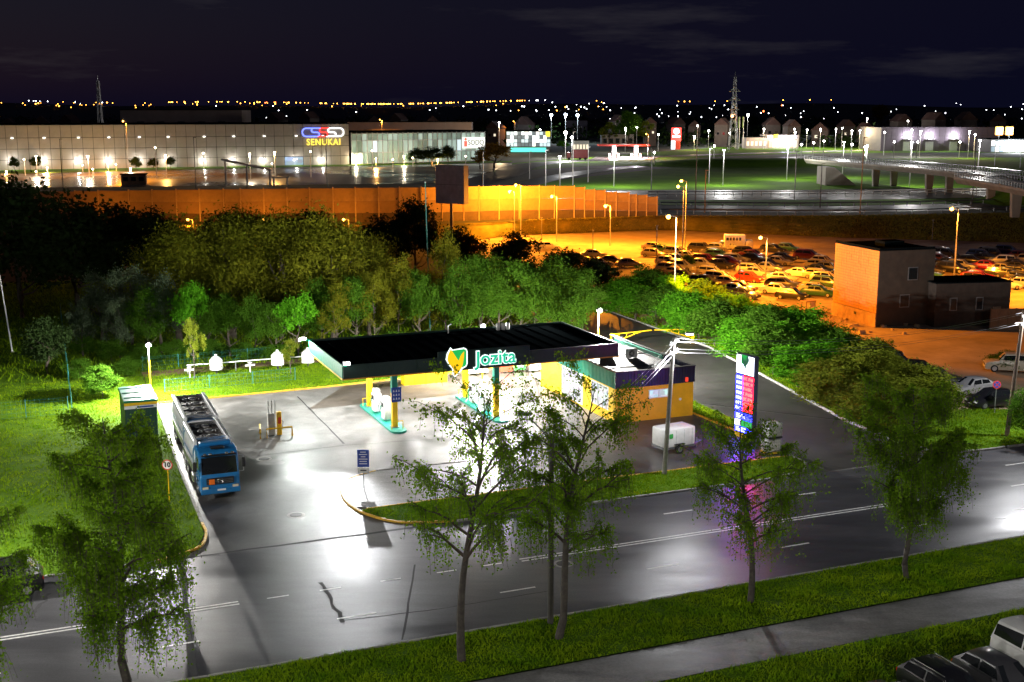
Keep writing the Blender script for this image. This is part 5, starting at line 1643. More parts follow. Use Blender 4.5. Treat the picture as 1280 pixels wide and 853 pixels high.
# ================================================================ foreground birches
L_birch = leafmat('birch_leaf', (0.15, 0.27, 0.014), (0.075, 0.16, 0.008), trans=0.5, scale=0.6)
def birch(label, base, h, lean, cr, zlow, nlimb, dens, hang, seed, upright=0.5, leaf=0.13, bark=None, topthin=0.5):
    rng = random.Random(seed)
    t = thing('birch_tree', label, 'tree', base, 0.0, 'birches along the near verge')
    def tr(s):
        return Vector((lean[0] * s ** 1.25 + 0.18 * math.sin(s * 6 + seed), lean[1] * s + 0.15 * math.sin(s * 5 + seed * 2), h * 0.94 * s))
    n = 12
    r0 = 0.19 if h > 11 else 0.16
    path = [tr(i / n) for i in range(n + 1)]
    path[0] = Vector((0, 0, 0))
    rad = [r0 * (1 - i / n) ** 0.85 + 0.012 for i in range(n + 1)]
    flare = [(Vector((0, 0, -0.15)), r0 * 1.35)] + list(zip(path, rad))
    MB().tube([p for p, _ in flare], [r for _, r in flare], 9).build('trunk', bark or M_birch, t, True)
    limbs = MB()
    twigs = MB()
    leaves = []
    s0 = zlow / h
    for i in range(nlimb):
        s = s0 + (0.97 - s0) * ((i + rng.random() * 0.7) / nlimb)
        st = tr(s)
        az = i * 2.399 + rng.uniform(-0.5, 0.5)
        rel = (s - s0) / (1 - s0)
        prof = (0.55 + 0.75 * math.sin(min(1.0, rel * 1.35 + 0.18) * math.pi * 0.62)) * (1 - rel ** 3 * topthin)
        ln = cr * prof * rng.uniform(0.75, 1.12)
        el = R(rng.uniform(38, 62)) * (0.6 + upright * 0.6)
        d = Vector((math.cos(az), math.sin(az), 0))
        pts = []
        for k in range(6):
            q = k / 5
            out = ln * q
            up = ln * math.tan(el) * (q - 0.52 * q * q) * 0.75
            pts.append(st + d * out + Vector((rng.uniform(-.08, .08), rng.uniform(-.08, .08), up)))
        lr = max(0.014, rad[min(n, int(s * n))] * 0.55)
        limbs.tube(pts, [lr * (1 - q / 5.6) for q in range(6)], 5)
        subs = [pts]
        for b in range(3):
            q = rng.uniform(0.3, 0.85)
            k = int(q * 5)
            a = pts[k].lerp(pts[min(5, k + 1)], q * 5 - k)
            az2 = az + rng.choice((-1, 1)) * rng.uniform(0.5, 1.1)
            l2 = ln * rng.uniform(0.25, 0.5)
            d2 = Vector((math.cos(az2), math.sin(az2), rng.uniform(0.3, 0.9)))
            sp = [a, a + d2 * l2 * 0.5, a + d2 * l2 * 0.9 + Vector((0, 0, -0.1 * l2))]
            limbs.tube(sp, [lr * 0.5, lr * 0.35, lr * 0.2], 4)
            subs.append(sp)
        ns = int(4.6 * dens * (0.6 + prof) * rng.uniform(0.6, 1.3))
        for b in range(ns):
            sp = rng.choice(subs)
            k = rng.randrange(0 if sp is not pts else 1, len(sp) - 1)
            a = sp[k].lerp(sp[k + 1], rng.random())
            hl = hang * 0.85 * rng.uniform(0.2, 1.0) * (1.0 - 0.55 * rel)
            if rel > 0.6 and rng.random() < upright:
                dr = Vector((rng.uniform(-.6, .6), rng.uniform(-.6, .6), rng.uniform(0.1, 0.9)))
                hl *= 0.6
            else:
                dr = Vector((rng.uniform(-.5, .5), rng.uniform(-.5, .5), -0.1))
            wind = Vector((0.10, 0.0, 0))
            prev = a
            m = max(3, int(hl / 0.35))
            sp2 = [a]
            for q in range(1, m + 1):
                f = q / m
                pnt = a + dr * hl * 0.55 * f + Vector((0, 0, -hl * f * f * 0.9)) + wind * hl * f
                sp2.append(pnt)
            if rng.random() < 0.5:
                twigs.tube(sp2, 0.007, 3, cap=False)
            nl = int(hl / 0.085)
            for q in range(nl):
                f = (q + rng.random()) / nl
                kk = min(m - 1, int(f * m))
                pnt = sp2[kk].lerp(sp2[kk + 1], f * m - kk)
                leaves.append((pnt.x + rng.gauss(0, 0.12), pnt.y + rng.gauss(0, 0.12), pnt.z + rng.gauss(0, 0.09)))
    lo = limbs.build('limbs', M_twig, t, True)
    to = twigs.build('twigs', M_twig, t)
    to['kind'] = 'stuff'
    cr_o = link('crown', leaf_mesh('crown', leaves, leaf, L_birch, seed, droop=0.3, aspect=0.62), t)
    cr_o['kind'] = 'stuff'
    return t
birch('tall dense weeping birch before the street at the left', g(159, 852), 12.3, (-0.3, 0.3), 2.75, 2.4, 26, 17, 3.4, 11, upright=0.25)
birch('slender curved birch with sparse crown in front of the pumps', g(577, 828), 12.5, (1.0, 1.0), 2.9, 4.6, 24, 7.5, 2.4, 22, upright=0.85, topthin=0.15)
birch('leaning birch with cracked trunk beside the street lamp', g(698, 800), 12.4, (1.5, 1.5), 2.6, 4.2, 24, 9, 2.7, 33, upright=0.8, topthin=0.2)
birch('smaller birch standing before the lit price sign', g(938, 755), 9.8, (-0.6, 1.0), 2.5, 3.2, 20, 9, 2.8, 44, upright=0.5)
birch('wide drooping birch at the right near the access road mouth', g(1133, 725), 10.6, (0.3, 1.0), 2.85, 3.6, 24, 19, 2.9, 55, upright=0.4, topthin=0.35)
birch('birch whose branches just reach in at the bottom left edge', Vector((-22.9, 46.5, 0.05)), 9.0, (0.2, 0.3), 2.4, 2.0, 16, 16, 2.8, 66, upright=0.3)

# ================================================================ background trees and bushes
L_wil = leafmat('willow_leaf', (0.15, 0.155, 0.012), (0.085, 0.10, 0.008), trans=0.4, scale=0.25)
L_sage = leafmat('sage_leaf', (0.11, 0.15, 0.085), (0.06, 0.09, 0.05), trans=0.3, scale=0.5)
L_bri = leafmat('bright_leaf', (0.11, 0.34, 0.014), (0.055, 0.20, 0.009), trans=0.4, scale=0.5)
L_mid = leafmat('mid_leaf', (0.075, 0.175, 0.014), (0.04, 0.10, 0.008), trans=0.35, scale=0.35)
L_dark = leafmat('dark_leaf', (0.035, 0.06, 0.018), (0.018, 0.035, 0.010), trans=0.25, scale=0.3)
L_yg = leafmat('yellow_green_leaf', (0.20, 0.23, 0.022), (0.10, 0.14, 0.012), trans=0.4, scale=0.5)
L_aut = leafmat('autumn_leaf', (0.26, 0.15, 0.02), (0.15, 0.09, 0.015), trans=0.4, scale=0.5)
TREES = {}
def tree_proto(kind):
    """a normalised tree: 10 high, crown 7 across; returns list of (part name, mesh)"""
    if kind in TREES:
        return TREES[kind]
    base, var = kind.split('_') if '_' in kind else (kind, '0')
    rng = np.random.default_rng(abs(hash(kind)) % 1000 if False else sum(ord(c_) * (i + 3) for i, c_ in enumerate(kind)))
    pr = random.Random(int(rng.integers(1e6)))
    spec = {'willow': (L_wil, 22000, 0.22, 0.18, 60, 0.9), 'sage': (L_sage, 9000, 0.21, 0.16, 46, 0.75), 'bright': (L_bri, 4200, 0.42, 0.36, 30, 0.8), 'mid': (L_mid, 14000, 0.24, 0.22, 55, 0.8),
            'dark': (L_dark, 6500, 0.40, 0.18, 50, 0.9), 'slim': (L_wil, 7000, 0.21, 0.10, 46, 0.7), 'yg': (L_yg, 3500, 0.36, 0.22, 30, 0.6), 'aut': (L_aut, 2500, 0.5, 0.2, 30, 0.8), 'bush': (L_mid, 12000, 0.32, 0.03, 60, 0.85), 'bushb': (L_bri, 12000, 0.32, 0.03, 60, 0.85), 'bushy': (L_yg, 11000, 0.32, 0.03, 55, 0.85)}[base]
    lm, nl, ls, zlow, ncl, cr = spec
    zc = 10 * (zlow + (1 - zlow) / 2)
    rzz = 10 * (1 - zlow) / 2
    pts = crown_pts(rng, nl, (0, 0, zc), (3.1, 3.1, rzz * 0.92), ncl, cr, shell=0.35)
    if base == 'willow':
        pts[:, 2] -= np.abs(rng.normal(size=nl)) * 0.7
    pts = pts[pts[:, 2] > 0.15]
    parts = [('crown', leaf_mesh('crown', pts, ls, lm, 1, droop=0.45 if base == 'willow' else 0.1, aspect=0.4 if base == 'willow' else 0.6))]
    tm = MB()
    tp = [(0, 0, -0.2)] + [(pr.uniform(-.15, .15) * k, pr.uniform(-.15, .15) * k, 10 * 0.8 * k / 5) for k in range(1, 6)]
    tr_ = 0.22 if base not in ('slim', 'bush', 'bushb', 'bushy') else 0.13
    tm.tube(tp, [tr_ * 1.2, tr_, tr_ * .85, tr_ * .65, tr_ * .4, tr_ * .15], 7)
    parts.append(('trunk', tm.mesh('trunk', M_bark, True)))
    lmb = MB()
    for i in range(9):
        k = pr.uniform(0.2, 0.75)
        a = Vector((0, 0, 8 * k))
        az = i * 2.4
        ln = pr.uniform(1.6, 2.7)
        b = a + Vector((math.cos(az) * ln, math.sin(az) * ln, pr.uniform(1.0, 2.2)))
        m_ = a.lerp(b, 0.5) + Vector((0, 0, -0.25))
        lmb.tube([a, m_, b], [tr_ * .45, tr_ * .3, 0.02], 5)
    parts.append(('limbs', lmb.mesh('limbs', M_bark)))
    TREES[kind] = parts
    return parts
def place_tree(px, bpy_, tpy, wpx, kind, label, group, z=0.0, name='tree', cat='tree', rot=None):
    p = g(px, bpy_, z)
    h = max(0.8, zat(tpy, p.y) - z)
    depth = p.y * CP + (H - z) * SP
    w = wpx * depth / F
    t = thing(name, label, cat, p, rot if rot is not None else (px * 0.37 % 6.28), group)
    for nm, me in tree_proto(kind):
        o = link(nm, me, t)
        if nm == 'crown':
            o['kind'] = 'stuff'
    t.scale = (w / 7.0, w / 7.0, h / 10.0)
    return t
G_b = 'trees behind the station'
tl = [
    (28, 398, 226, 130, 'dark_1', 'big dark tree at the far left edge of the dark slope'), (100, 400, 246, 120, 'dark_2', 'big dark tree behind the pale sage trees'), (150, 372, 262, 110, 'dark_3', 'dark tree standing behind the leftmost willow'),
    (128, 436, 338, 68, 'sage_1', 'pale grey-green tree, leftmost of the three beside the wire fence'), (166, 440, 332, 72, 'sage_2', 'pale grey-green tree in the middle of three by the fence'), (203, 442, 340, 66, 'sage_1', 'pale grey-green tree, rightmost of the three by the fence'),
    (225, 428, 268, 120, 'willow_1', 'tall olive willow, leftmost of the willows behind the lawn'), (292, 424, 250, 130, 'willow_2', 'tall olive willow, second from left behind the lawn'), (352, 424, 254, 135, 'willow_3', 'tall olive willow rising above the small bright trees'), (418, 428, 258, 130, 'willow_1', 'tall olive willow left of the green mast'), (462, 424, 286, 80, 'willow_2', 'narrow olive willow nearest the green mast'),
    (240, 446, 352, 52, 'bright_1', 'small bright green tree beneath the leftmost willow'), (288, 446, 366, 48, 'mid_1', 'small spreading tree right of the bright green one'), (320, 446, 370, 44, 'mid_2', 'small tree between two bright green ones'), (373, 450, 366, 50, 'bright_2', 'small bright green tree left of the canopy end'), (243, 474, 396, 30, 'yg_1', 'thin yellow-green sapling at the lawn edge'), (363, 468, 420, 22, 'yg_2', 'thin sapling just left of the canopy corner'),
    (470, 440, 332, 52, 'slim_1', 'slim pale-trunked tree first left of the green mast'), (500, 436, 318, 58, 'slim_2', 'slim tree close beside the green mast'), (556, 430, 286, 62, 'slim_3', 'slim tall tree just right of the green mast'), (420, 444, 350, 50, 'slim_2', 'slim yellow-trunked tree left of the canopy'),
    (602, 432, 318, 80, 'mid_3', 'round green tree behind the canopy sign'), (650, 434, 322, 80, 'mid_1', 'round green tree behind the canopy middle'), (694, 432, 326, 74, 'mid_2', 'round green tree behind the canopy end'), (728, 424, 336, 56, 'mid_3', 'round green tree at the dark end of the access road'),
    (520, 352, 250, 62, 'dark_1', 'dark tree under the black billboard'), (580, 356, 284, 62, 'dark_2', 'dark tree right of the billboard leg'), (642, 368, 294, 66, 'dark_3', 'dark tree at the near corner of the lot'), (700, 372, 312, 62, 'dark_1', 'dark bushy tree by the parked cars'), (748, 372, 322, 56, 'dark_2', 'dark bushy tree at the head of the access road'),
    (60, 470, 400, 60, 'dark_3', 'dark bush beside the left wire fence'), (205, 362, 262, 90, 'dark_2', 'dark tree behind the second willow'), (300, 352, 266, 110, 'dark_1', 'dark tree between two willows at the back'), (395, 352, 268, 110, 'dark_3', 'dark tree at the back right of the willows'), (470, 352, 272, 80, 'dark_2', 'dark tree at the back beside the mast'),
    (262, 442, 372, 44, 'mid_3', 'green tree between the bright tree and the spreading one'), (345, 446, 376, 44, 'mid_1', 'green tree just left of the second bright green tree'), (402, 440, 352, 56, 'mid_2', 'green tree right of the second bright green tree'), (444, 440, 346, 54, 'mid_3', 'green tree left of the slim trees'),
    (526, 436, 336, 56, 'mid_1', 'green tree directly behind the green mast'), (575, 436, 330, 60, 'mid_2', 'green tree left of the round trees'), (626, 436, 336, 60, 'mid_1', 'green tree between two round trees'), (672, 436, 340, 56, 'mid_3', 'green tree filling the gap behind the canopy end'), (712, 430, 342, 50, 'bush_1', 'dense leafy tree near the access road end'),
    (186, 446, 362, 50, 'mid_2', 'green tree right of the pale sage trees'), (150, 448, 372, 44, 'sage_2', 'small pale tree in front of the sage trees'), (104, 446, 372, 40, 'sage_1', 'small pale tree beside the left wire fence'),
]
for a in tl:
    place_tree(*a, G_b)
# low undergrowth bushes
ug = [(105, 445, 418, 34), (140, 452, 424, 40), (182, 458, 428, 40), (220, 452, 424, 40), (265, 450, 424, 38), (305, 452, 428, 36), (345, 452, 430, 36), (100, 476, 448, 40), (128, 500, 455, 46), (160, 472, 446, 36), (400, 450, 424, 40), (450, 450, 420, 44), (495, 446, 414, 44), (545, 444, 412, 44), (590, 440, 408, 44)]
for i, (px, b_, t_, w_) in enumerate(ug):
    place_tree(px, b_, t_, w_, ('bush_1', 'bush_2')[i % 2], 'low bush in the undergrowth, %s from the left' % ORD[i], 'undergrowth bushes', name='bush', cat='bush')
# hedge on the right of the access road
hed = []
for i in range(13):
    s_ = i / 12
    ly = 44 - 55 * s_
    lx = (33.4 if ly > 20 else 33.4 - (20 - ly) * 0.19)
    hed.append((lx, ly))
for row, dx in enumerate((-1.5, 1.5, 4.4)):
    for i, (lx, ly) in enumerate(hed):
        rng = random.Random(i * 5 + row)
        p = S(lx + dx + rng.uniform(-.5, .5), ly + rng.uniform(-1, 1) + row * 1.5, -0.06)
        kd = ('bushb_1', 'bushb_2', 'bush_3')[(i + row) % 3]
        if i >= 10:
            kd = ('bushy_1', 'bushy_2')[(i + row) % 2]
        t = thing('bush', 'leafy bush in the %s row beside the access road, %s from the far end' % (('front', 'middle', 'back')[row], ORD[i]), 'bush', p, rng.uniform(0, 6.28), 'bushes along the access road')
        for nm, me in tree_proto(kd):
            o = link(nm, me, t)
            if nm == 'crown':
                o['kind'] = 'stuff'
        w_ = rng.uniform(5.8, 7.0)
        hh = rng.uniform(3.7, 4.9) * (1.0 if i < 10 else 0.85) * (1.1 if row else 1.0)
        t.scale = (w_ / 7, w_ / 7, hh / 10)
place_tree(1284, 556, 488, 60, 'mid_2', 'leafy bush at the right photo edge beside the utility pole', 'bushes at the right', name='bush', cat='bush')
place_tree(1262, 462, 440, 60, 'bush_2', 'low dark bush behind the right utility pole', 'bushes at the right', name='bush', cat='bush')
place_tree(860, 336, 318, 20, 'bush_1', 'small bush poking above the hedge at the lot edge', 'bushes at the right', name='bush', cat='bush')
# ================================================================ brick block and its annex
A, B_ = g(1040, 393), g(1094, 409)
d = (B_ - A)
d.z = 0
ang = math.atan2(d.y, d.x)
n_ = Vector((-d.y, d.x, 0)).normalized()
ln = d.length
M_tile = mat('cladding_tile', (0.38, 0.18, 0.055), 0.7, var=0.3, scale=0.8, bump=0.2)
blk = thing('brick_block', 'tall windowless block clad in brown tiles facing the orange lot', 'building', (A.x, A.y, -0.06), ang)
W2, HB = 7.4, 8.7
# local: x along the lit face (A->B), y into the block
MB().box((ln / 2, W2 / 2, HB / 2), (ln - 0.1, W2 - 0.1, HB)).build('core', mat('block_core', (0.11, 0.08, 0.055), 0.9, var=0.3), blk)
tw, th = ln / 18, (HB - 1.6) / 22
tme = MB().box((0, 0, 0), (tw - 0.035, 0.06, th - 0.03)).mesh('tile', M_tile)
import itertools
TIL = []
for i, j in itertools.product(range(18), range(22)):
    TIL.append((tw * (i + 0.5), 1.6 + th * (j + 0.5)))
rr = random.Random(2)
rr.shuffle(TIL)
for x, z in TIL[:300]:
    o = link('tile', tme, blk, (x, 0.03 + rr.uniform(-0.012, 0.012), z))
mb = MB()
for x, z in TIL[300:]:
    mb.box((x, 0.03, z), (tw - 0.035, 0.06, th - 0.03))
o = mb.build('cladding_tiles', M_tile, blk)
o['kind'] = 'stuff'
MB().box((ln / 2, 0.0, 0.78), (ln + 0.04, 0.12, 1.56)).build('plinth', M_brick, blk)
MB().box((ln * 0.55, -0.07, 1.05), (0.4, 0.06, 0.3)).build('vent_grate', M_black, blk)
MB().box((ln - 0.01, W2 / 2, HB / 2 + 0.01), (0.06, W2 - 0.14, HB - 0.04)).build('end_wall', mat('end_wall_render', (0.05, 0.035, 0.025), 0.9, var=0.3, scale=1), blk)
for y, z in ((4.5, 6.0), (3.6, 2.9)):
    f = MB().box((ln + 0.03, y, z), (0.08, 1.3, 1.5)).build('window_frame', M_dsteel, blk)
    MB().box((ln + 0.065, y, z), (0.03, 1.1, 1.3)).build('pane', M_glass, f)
MB().box((ln / 2, W2 / 2, HB + 0.06), (ln + 0.1, W2, 0.12)).build('roof', M_roofd, blk)
MB().box((ln / 2, 0.12, HB + 0.2), (ln + 0.1, 0.2, 0.2)).box((ln - 0.1, W2 / 2, HB + 0.2), (0.2, W2 - 0.3, 0.2)).build('coping', M_roofd, blk)
MB().box((ln * 0.6, W2 * 0.5, HB + 0.45), (2.0, 2.6, 0.6)).build('roof_housing', M_roofd, blk)
Cc = B_ + n_ * W2
Cd = Vector((Cc.x, Cc.y, 0))
ax = thing('low_annex', 'low dark brick annex right of the tall brown block', 'building', (Cd.x - 0.4, Cd.y - 2.0, -0.06), math.atan2(n_.y, n_.x) - 0.12)
MB().box((4.6, 2.6, 2.5), (9.2, 5.2, 5.0)).build('wall', mat('dark_brick', (0.04, 0.028, 0.022), 0.9, var=0.4, scale=1.4, bump=0.4), ax)
MB().box((4.6, 2.6, 5.06), (9.5, 5.5, 0.14)).build('roof', M_roofd, ax)
for x in (2.2, 5.4):
    f = MB().box((x, -0.02, 2.6), (0.9, 0.08, 1.5)).build('window_frame', M_dsteel, ax)
    MB().box((x, -0.055, 2.6), (0.7, 0.03, 1.3)).build('pane', M_glass, f)
MB().box((7.6, -0.03, 1.1), (1.0, 0.1, 2.2)).build('door', M_wood, ax)
# rubble and junk beside the block
rr = random.Random(9)
for i in range(16):
    px, py = (rr.uniform(1060, 1160), rr.uniform(403, 418))
    p = g(px, py)
    bm = MB()
    s_ = rr.uniform(0.25, 0.6)
    bm.box((0, 0, s_ * 0.3), (s_, s_ * rr.uniform(0.6, 1.2), s_ * 0.7), rz=rr.uniform(0, 3), rx=rr.uniform(-0.3, 0.3))
    bm.box((s_ * 0.4, 0.1, s_ * 0.15), (s_ * 0.6, s_ * 0.5, s_ * 0.4), rz=rr.uniform(0, 3), ry=rr.uniform(-0.3, 0.3))
    o = bm.build('rubble', M_dirt, loc=(p.x, p.y, -0.05))
    tag(o, 'lump of broken rubble beside the dark end of the brown block', 'rubble', 'rubble by the brown block')
rr = random.Random(10)
mb = MB()
for i in range(140):
    p = g(rr.uniform(985, 1080), rr.uniform(386, 402))
    s_ = rr.uniform(0.12, 0.4)
    mb.box((p.x, p.y, s_ * 0.2 - 0.06), (s_, s_ * 0.8, s_ * 0.6), rz=rr.uniform(0, 3), rx=rr.uniform(-0.4, 0.4))
stuff(mb.build('loose_rubble', M_dirt), 'scattered stones along the foot of the brown block', 'rubble')
p = g(1216, 404)
t = thing('notice_panel', 'pale notice panel on two legs before the low annex', 'board', (p.x, p.y, -0.06), 0.2)
MB().box((0, 0, 1.3), (1.3, 0.06, 1.8)).build('panel', mat('pale_wood_panel', (0.42, 0.30, 0.2), 0.7), t)
for s in (-1, 1):
    MB().box((s * 0.55, 0.06, 0.9), (0.08, 0.06, 1.8)).build('leg', M_wood, t)
p = g(1276, 412)
t = thing('board_fence', 'brown board fence at the right edge beyond the wooden pole', 'fence', (p.x - 3.0, p.y, -0.06), 0.1)
for i in range(9):
    MB().box((i * 1.0, 0, 1.2), (0.97, 0.06, 2.4)).build('board', mat('brown_board', (0.20, 0.11, 0.06), 0.8, var=0.3), t)
    MB().box((i * 1.0 - 0.5, 0.06, 1.2), (0.1, 0.08, 2.5)).build('post', M_wood, t)
p = g(1010, 392)
t = thing('scrap_frame', 'small rusty scrap frame standing left of the brown block', 'frame', (p.x, p.y, -0.06), 0.5)
for x in (-0.7, 0.7):
    for y in (-0.4, 0.4):
        MB().box((x, y, 0.8), (0.08, 0.08, 1.6)).build('leg', M_wood, t)
MB().box((0, 0, 1.6), (1.7, 1.0, 0.08)).build('top', M_brick, t)
MB().box((0.2, -0.42, 1.2), (0.7, 0.05, 0.6)).build('sheet', M_offw, t)

# ================================================================ sodium lamps over the lot
SOD = (1.0, 0.31, 0.018)
def sodium(px, py, z, power, label, base=0.0, grp='orange lamps over the lot', tilt=0.0, cone=156):
    p = g(px, py, z)
    t = thing('sodium_lamp', label, 'lamp post', (p.x + 0.9, p.y, base), 0.0, grp)
    hh = z - base
    MB().tube([(0, 0, -0.2), (0, 0, hh + 0.05)], [0.12, 0.07], 8).build('post', M_steel, t)
    MB().tube([(0, 0, hh), (-0.75, 0, hh + 0.25)], 0.04, 6).build('arm', M_steel, t)
    hd = MB().rbox((-0.95, 0, hh + 0.25), (0.6, 0.3, 0.16), 0.04, 1).build('lamp_head', M_dsteel, t)
    MB().sphere((-0.95, -0.02, hh + 0.08), 0.26, 10, 6).build('bulb', M_lamp_o, hd)
    so_ = point_light('sodium_light', (-0.95, 0, hh - 0.35), power, SOD, 0.2, t, 'SPOT' if cone else 'POINT')
    if cone:
        so_.data.spot_size = R(cone)
        so_.data.spot_blend = 0.25
    so_.rotation_euler = (0, R(tilt), 0)
K = SODIUM_W
sodium(645, 232, 10.2, K * 1.0, 'orange lamp above the noise barrier, upper of the close pair', cone=0)
sodium(637, 240, 9.0, K * 0.8, 'orange lamp above the noise barrier, lower of the close pair', cone=0)
sodium(690, 246, 8.4, K * 0.9, 'orange lamp at the middle of the stepped barrier', cone=0)
sodium(757, 258, 7.2, K * 0.9, 'orange lamp before the stepped end of the barrier', cone=0)
sodium(836, 272, 12, K * 6.0, 'orange lamp standing above the hedge at the lot edge', tilt=-50, cone=104)
sodium(852, 227, 12, K * 3.4, 'tall bright orange lamp beside the highway, upper of two')
sodium(848, 234, 12, K * 0.6, 'tall orange lamp beside the highway, lower of two')
sodium(951, 298, 6.5, K * 1.5, 'low orange lamp above the white box van')
sodium(1312, 276, 10, K * 1.2, 'orange lamp over the right end of the lot')
sodium(1190, 262, 11, K * 1.6, 'orange lamp behind the brown block')
for i_, px_ in enumerate((110, 235, 330, 430)):
    yy_ = 226.0
    xx_ = (px_ - 640) / F * (yy_ * CP + 20 * SP)
    py_2 = 426.5 + F * math.tan(math.atan(20.0 / yy_) - PITCH)
    sodium(px_, py_2, 4.0, K * 0.11, 'low orange lamp at the barrier behind the trees, %s from the left' % ORD[i_], cone=0, grp='low lamps behind the trees')
# thin dark poles in the lot
for i, (px, b_, t_) in enumerate(((677, 300, 272), (741, 313, 288), (820, 340, 282), (924, 360, 326), (1165, 300, 275))):
    p = g(px, b_)
    hh = zat(t_, p.y)
    t = thing('thin_pole', 'thin dark pole in the lot, %s from the left' % ORD[i], 'pole', (p.x, p.y, -0.06), 0, 'thin poles in the lot')
    MB().tube([(0, 0, -0.2), (0, 0, hh)], 0.07, 6).build('shaft', M_dsteel, t)
    MB().box((0, 0, hh), (0.4, 0.2, 0.12)).build('cap', M_dsteel, t)

# ================================================================ billboard
p = g(563, 318)
h1, h0 = zat(207, p.y), zat(255, p.y)
t = thing('billboard', 'big black-backed billboard with pale panelled face on a post', 'billboard', (p.x, p.y, 0))
wl = 5.6
a1 = R(-28)
bb = bpy.data.objects.new('frame_box', MB().box((0, 0.75, (h0 + h1) / 2), (wl, 1.4, h1 - h0)).mesh('frame_box', M_black))
COL.objects.link(bb); bb.parent = t; bb.rotation_euler = (0, 0, a1)
M_bill = mat('billboard_face', (0.62, 0.58, 0.64), 0.6, var=0.25, scale=0.8)
for i in range(2):
    for j in range(4):
        o = MB().box((-wl / 2 + wl * (j + 0.5) / 4, -0.02, h0 + (h1 - h0) * (i + 0.5) / 2), (wl / 4 - 0.04, 0.06, (h1 - h0) / 2 - 0.05)).build('face_panel', M_bill, t)
        o.rotation_euler = (0, 0, a1)
MB().tube([(0.2, 0.7, -0.2), (0.2, 0.7, h0 + 0.5)], 0.28, 10).build('post', M_dsteel, t)

# ================================================================ noise barrier
posts_px = [-20, 9, 38, 67, 96, 125, 163, 192, 222, 251, 281, 302, 331, 360, 388, 417, 445, 474, 500, 527, 553, 580, 599, 624, 649, 674, 693, 717.6, 730.5, 743, 756, 770, 786, 795, 808, 821]
def bar_base(px):
    pts = [(-60, 273), (0, 274), (150, 277), (300, 278.5), (530, 277.5), (650, 274), (720, 272.5), (821, 271)]
    for (xa, ya), (xb, yb) in zip(pts, pts[1:]):
        if xa <= px <= xb:
            return ya + (yb - ya) * (px - xa) / (xb - xa)
    return 271
def bar_top(px):
    pts = [(-60, 240), (0, 240), (320, 236), (540, 234), (640, 232), (717, 232.5), (719, 233.5), (732, 234.5), (733, 236.5), (757, 238), (758, 239.5), (787, 241), (788, 242.5), (808, 244), (809, 245.5), (830, 246.5)]
    for (xa, ya), (xb, yb) in zip(pts, pts[1:]):
        if xa <= px <= xb:
            return ya + (yb - ya) * (px - xa) / (xb - xa)
    return 246
bq = [g(px, bar_base(px), PLZ) for px in posts_px]
bar = thing('noise_barrier', 'long brown panelled noise barrier with posts stepping down at its end', 'noise barrier', (bq[0].x, bq[0].y, PLZ - 0.05))
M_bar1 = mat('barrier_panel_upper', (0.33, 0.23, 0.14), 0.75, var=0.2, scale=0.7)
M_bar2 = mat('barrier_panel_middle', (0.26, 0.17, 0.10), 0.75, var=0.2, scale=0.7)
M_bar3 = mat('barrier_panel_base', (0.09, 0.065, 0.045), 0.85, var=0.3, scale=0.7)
M_barp = mat('barrier_post', (0.40, 0.30, 0.2), 0.6, var=0.2)
o0 = bq[0]
for i in range(len(bq)):
    p = bq[i]
    hh = zat(bar_top(min(820, posts_px[i])) , p.y) - PLZ + 0.2
    MB().box((0, -0.06, hh / 2), (0.22, 0.28, hh)).build('post', M_barp, bar, loc=(p.x - o0.x, p.y - o0.y, 0))
    if i < len(bq) - 1:
        q = bq[i + 1]
        m_ = (p + q) / 2
        dv = q - p
        hm = zat(bar_top((posts_px[i] + posts_px[i + 1]) / 2), m_.y) - PLZ
        ra = math.atan2(dv.y, dv.x)
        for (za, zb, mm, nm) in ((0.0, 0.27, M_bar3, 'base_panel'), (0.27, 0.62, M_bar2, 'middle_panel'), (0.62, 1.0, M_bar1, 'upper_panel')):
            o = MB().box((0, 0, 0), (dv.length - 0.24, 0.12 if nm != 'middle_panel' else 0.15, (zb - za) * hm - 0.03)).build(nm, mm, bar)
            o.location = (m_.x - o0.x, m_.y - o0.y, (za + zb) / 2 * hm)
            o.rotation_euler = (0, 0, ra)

# ================================================================ highway, rails, bridge
M_hwy = wet('wet_highway', (0.10, 0.098, 0.095), 0.6, 0.45, wet_scale=0.03, grain=0.2)
M_park = wet('wet_store_parking', (0.15, 0.14, 0.13), 0.42, 0.2, wet_scale=0.02, grain=0.15)
Z = PLZ
def pxsheet(name, pts, z, m):
    return struct(sheet(name, [g(px, py, z) for px, py in pts], z, m))
M_fgrass = mat('far_grass', (0.10, 0.22, 0.008), 0.95, scale=0.12, col2=(0.05, 0.12, 0.005), bump=0.6, bscale=1.5, spec=0.1)
pxsheet('highway', [(700, 268), (830, 265), (1050, 266), (1300, 261), (1500, 256), (1500, 248), (1280, 253), (1050, 258), (830, 257), (700, 258)], Z + 0.02, M_hwy)
pxsheet('highway_verge', [(700, 257), (830, 256.5), (1050, 257.5), (1280, 252.5), (1500, 247.5), (1500, 243), (1280, 247), (1050, 250), (830, 250), (700, 252)], Z + 0.03, M_fgrass)
pxsheet('highway_far_lanes', [(640, 252), (830, 250), (1050, 250), (1300, 246), (1500, 243), (1500, 232), (1280, 235), (1050, 238), (830, 238), (640, 242)], Z + 0.02, M_hwy)
pxsheet('slip_road_field', [(640, 238), (830, 237.5), (1020, 237.5), (1020, 205), (1000, 202), (860, 207), (700, 225)], Z + 0.02, M_fgrass)
pxsheet('underpass_field', [(1020, 237), (1290, 234), (1500, 232), (1500, 195), (1020, 199)], Z + 0.015, M_fgrass)
pxsheet('far_field', [(560, 225), (640, 214), (770, 206), (900, 196), (1010, 192), (1500, 190), (1500, 182), (900, 184), (640, 204)], Z + 0.012, M_fgrass)
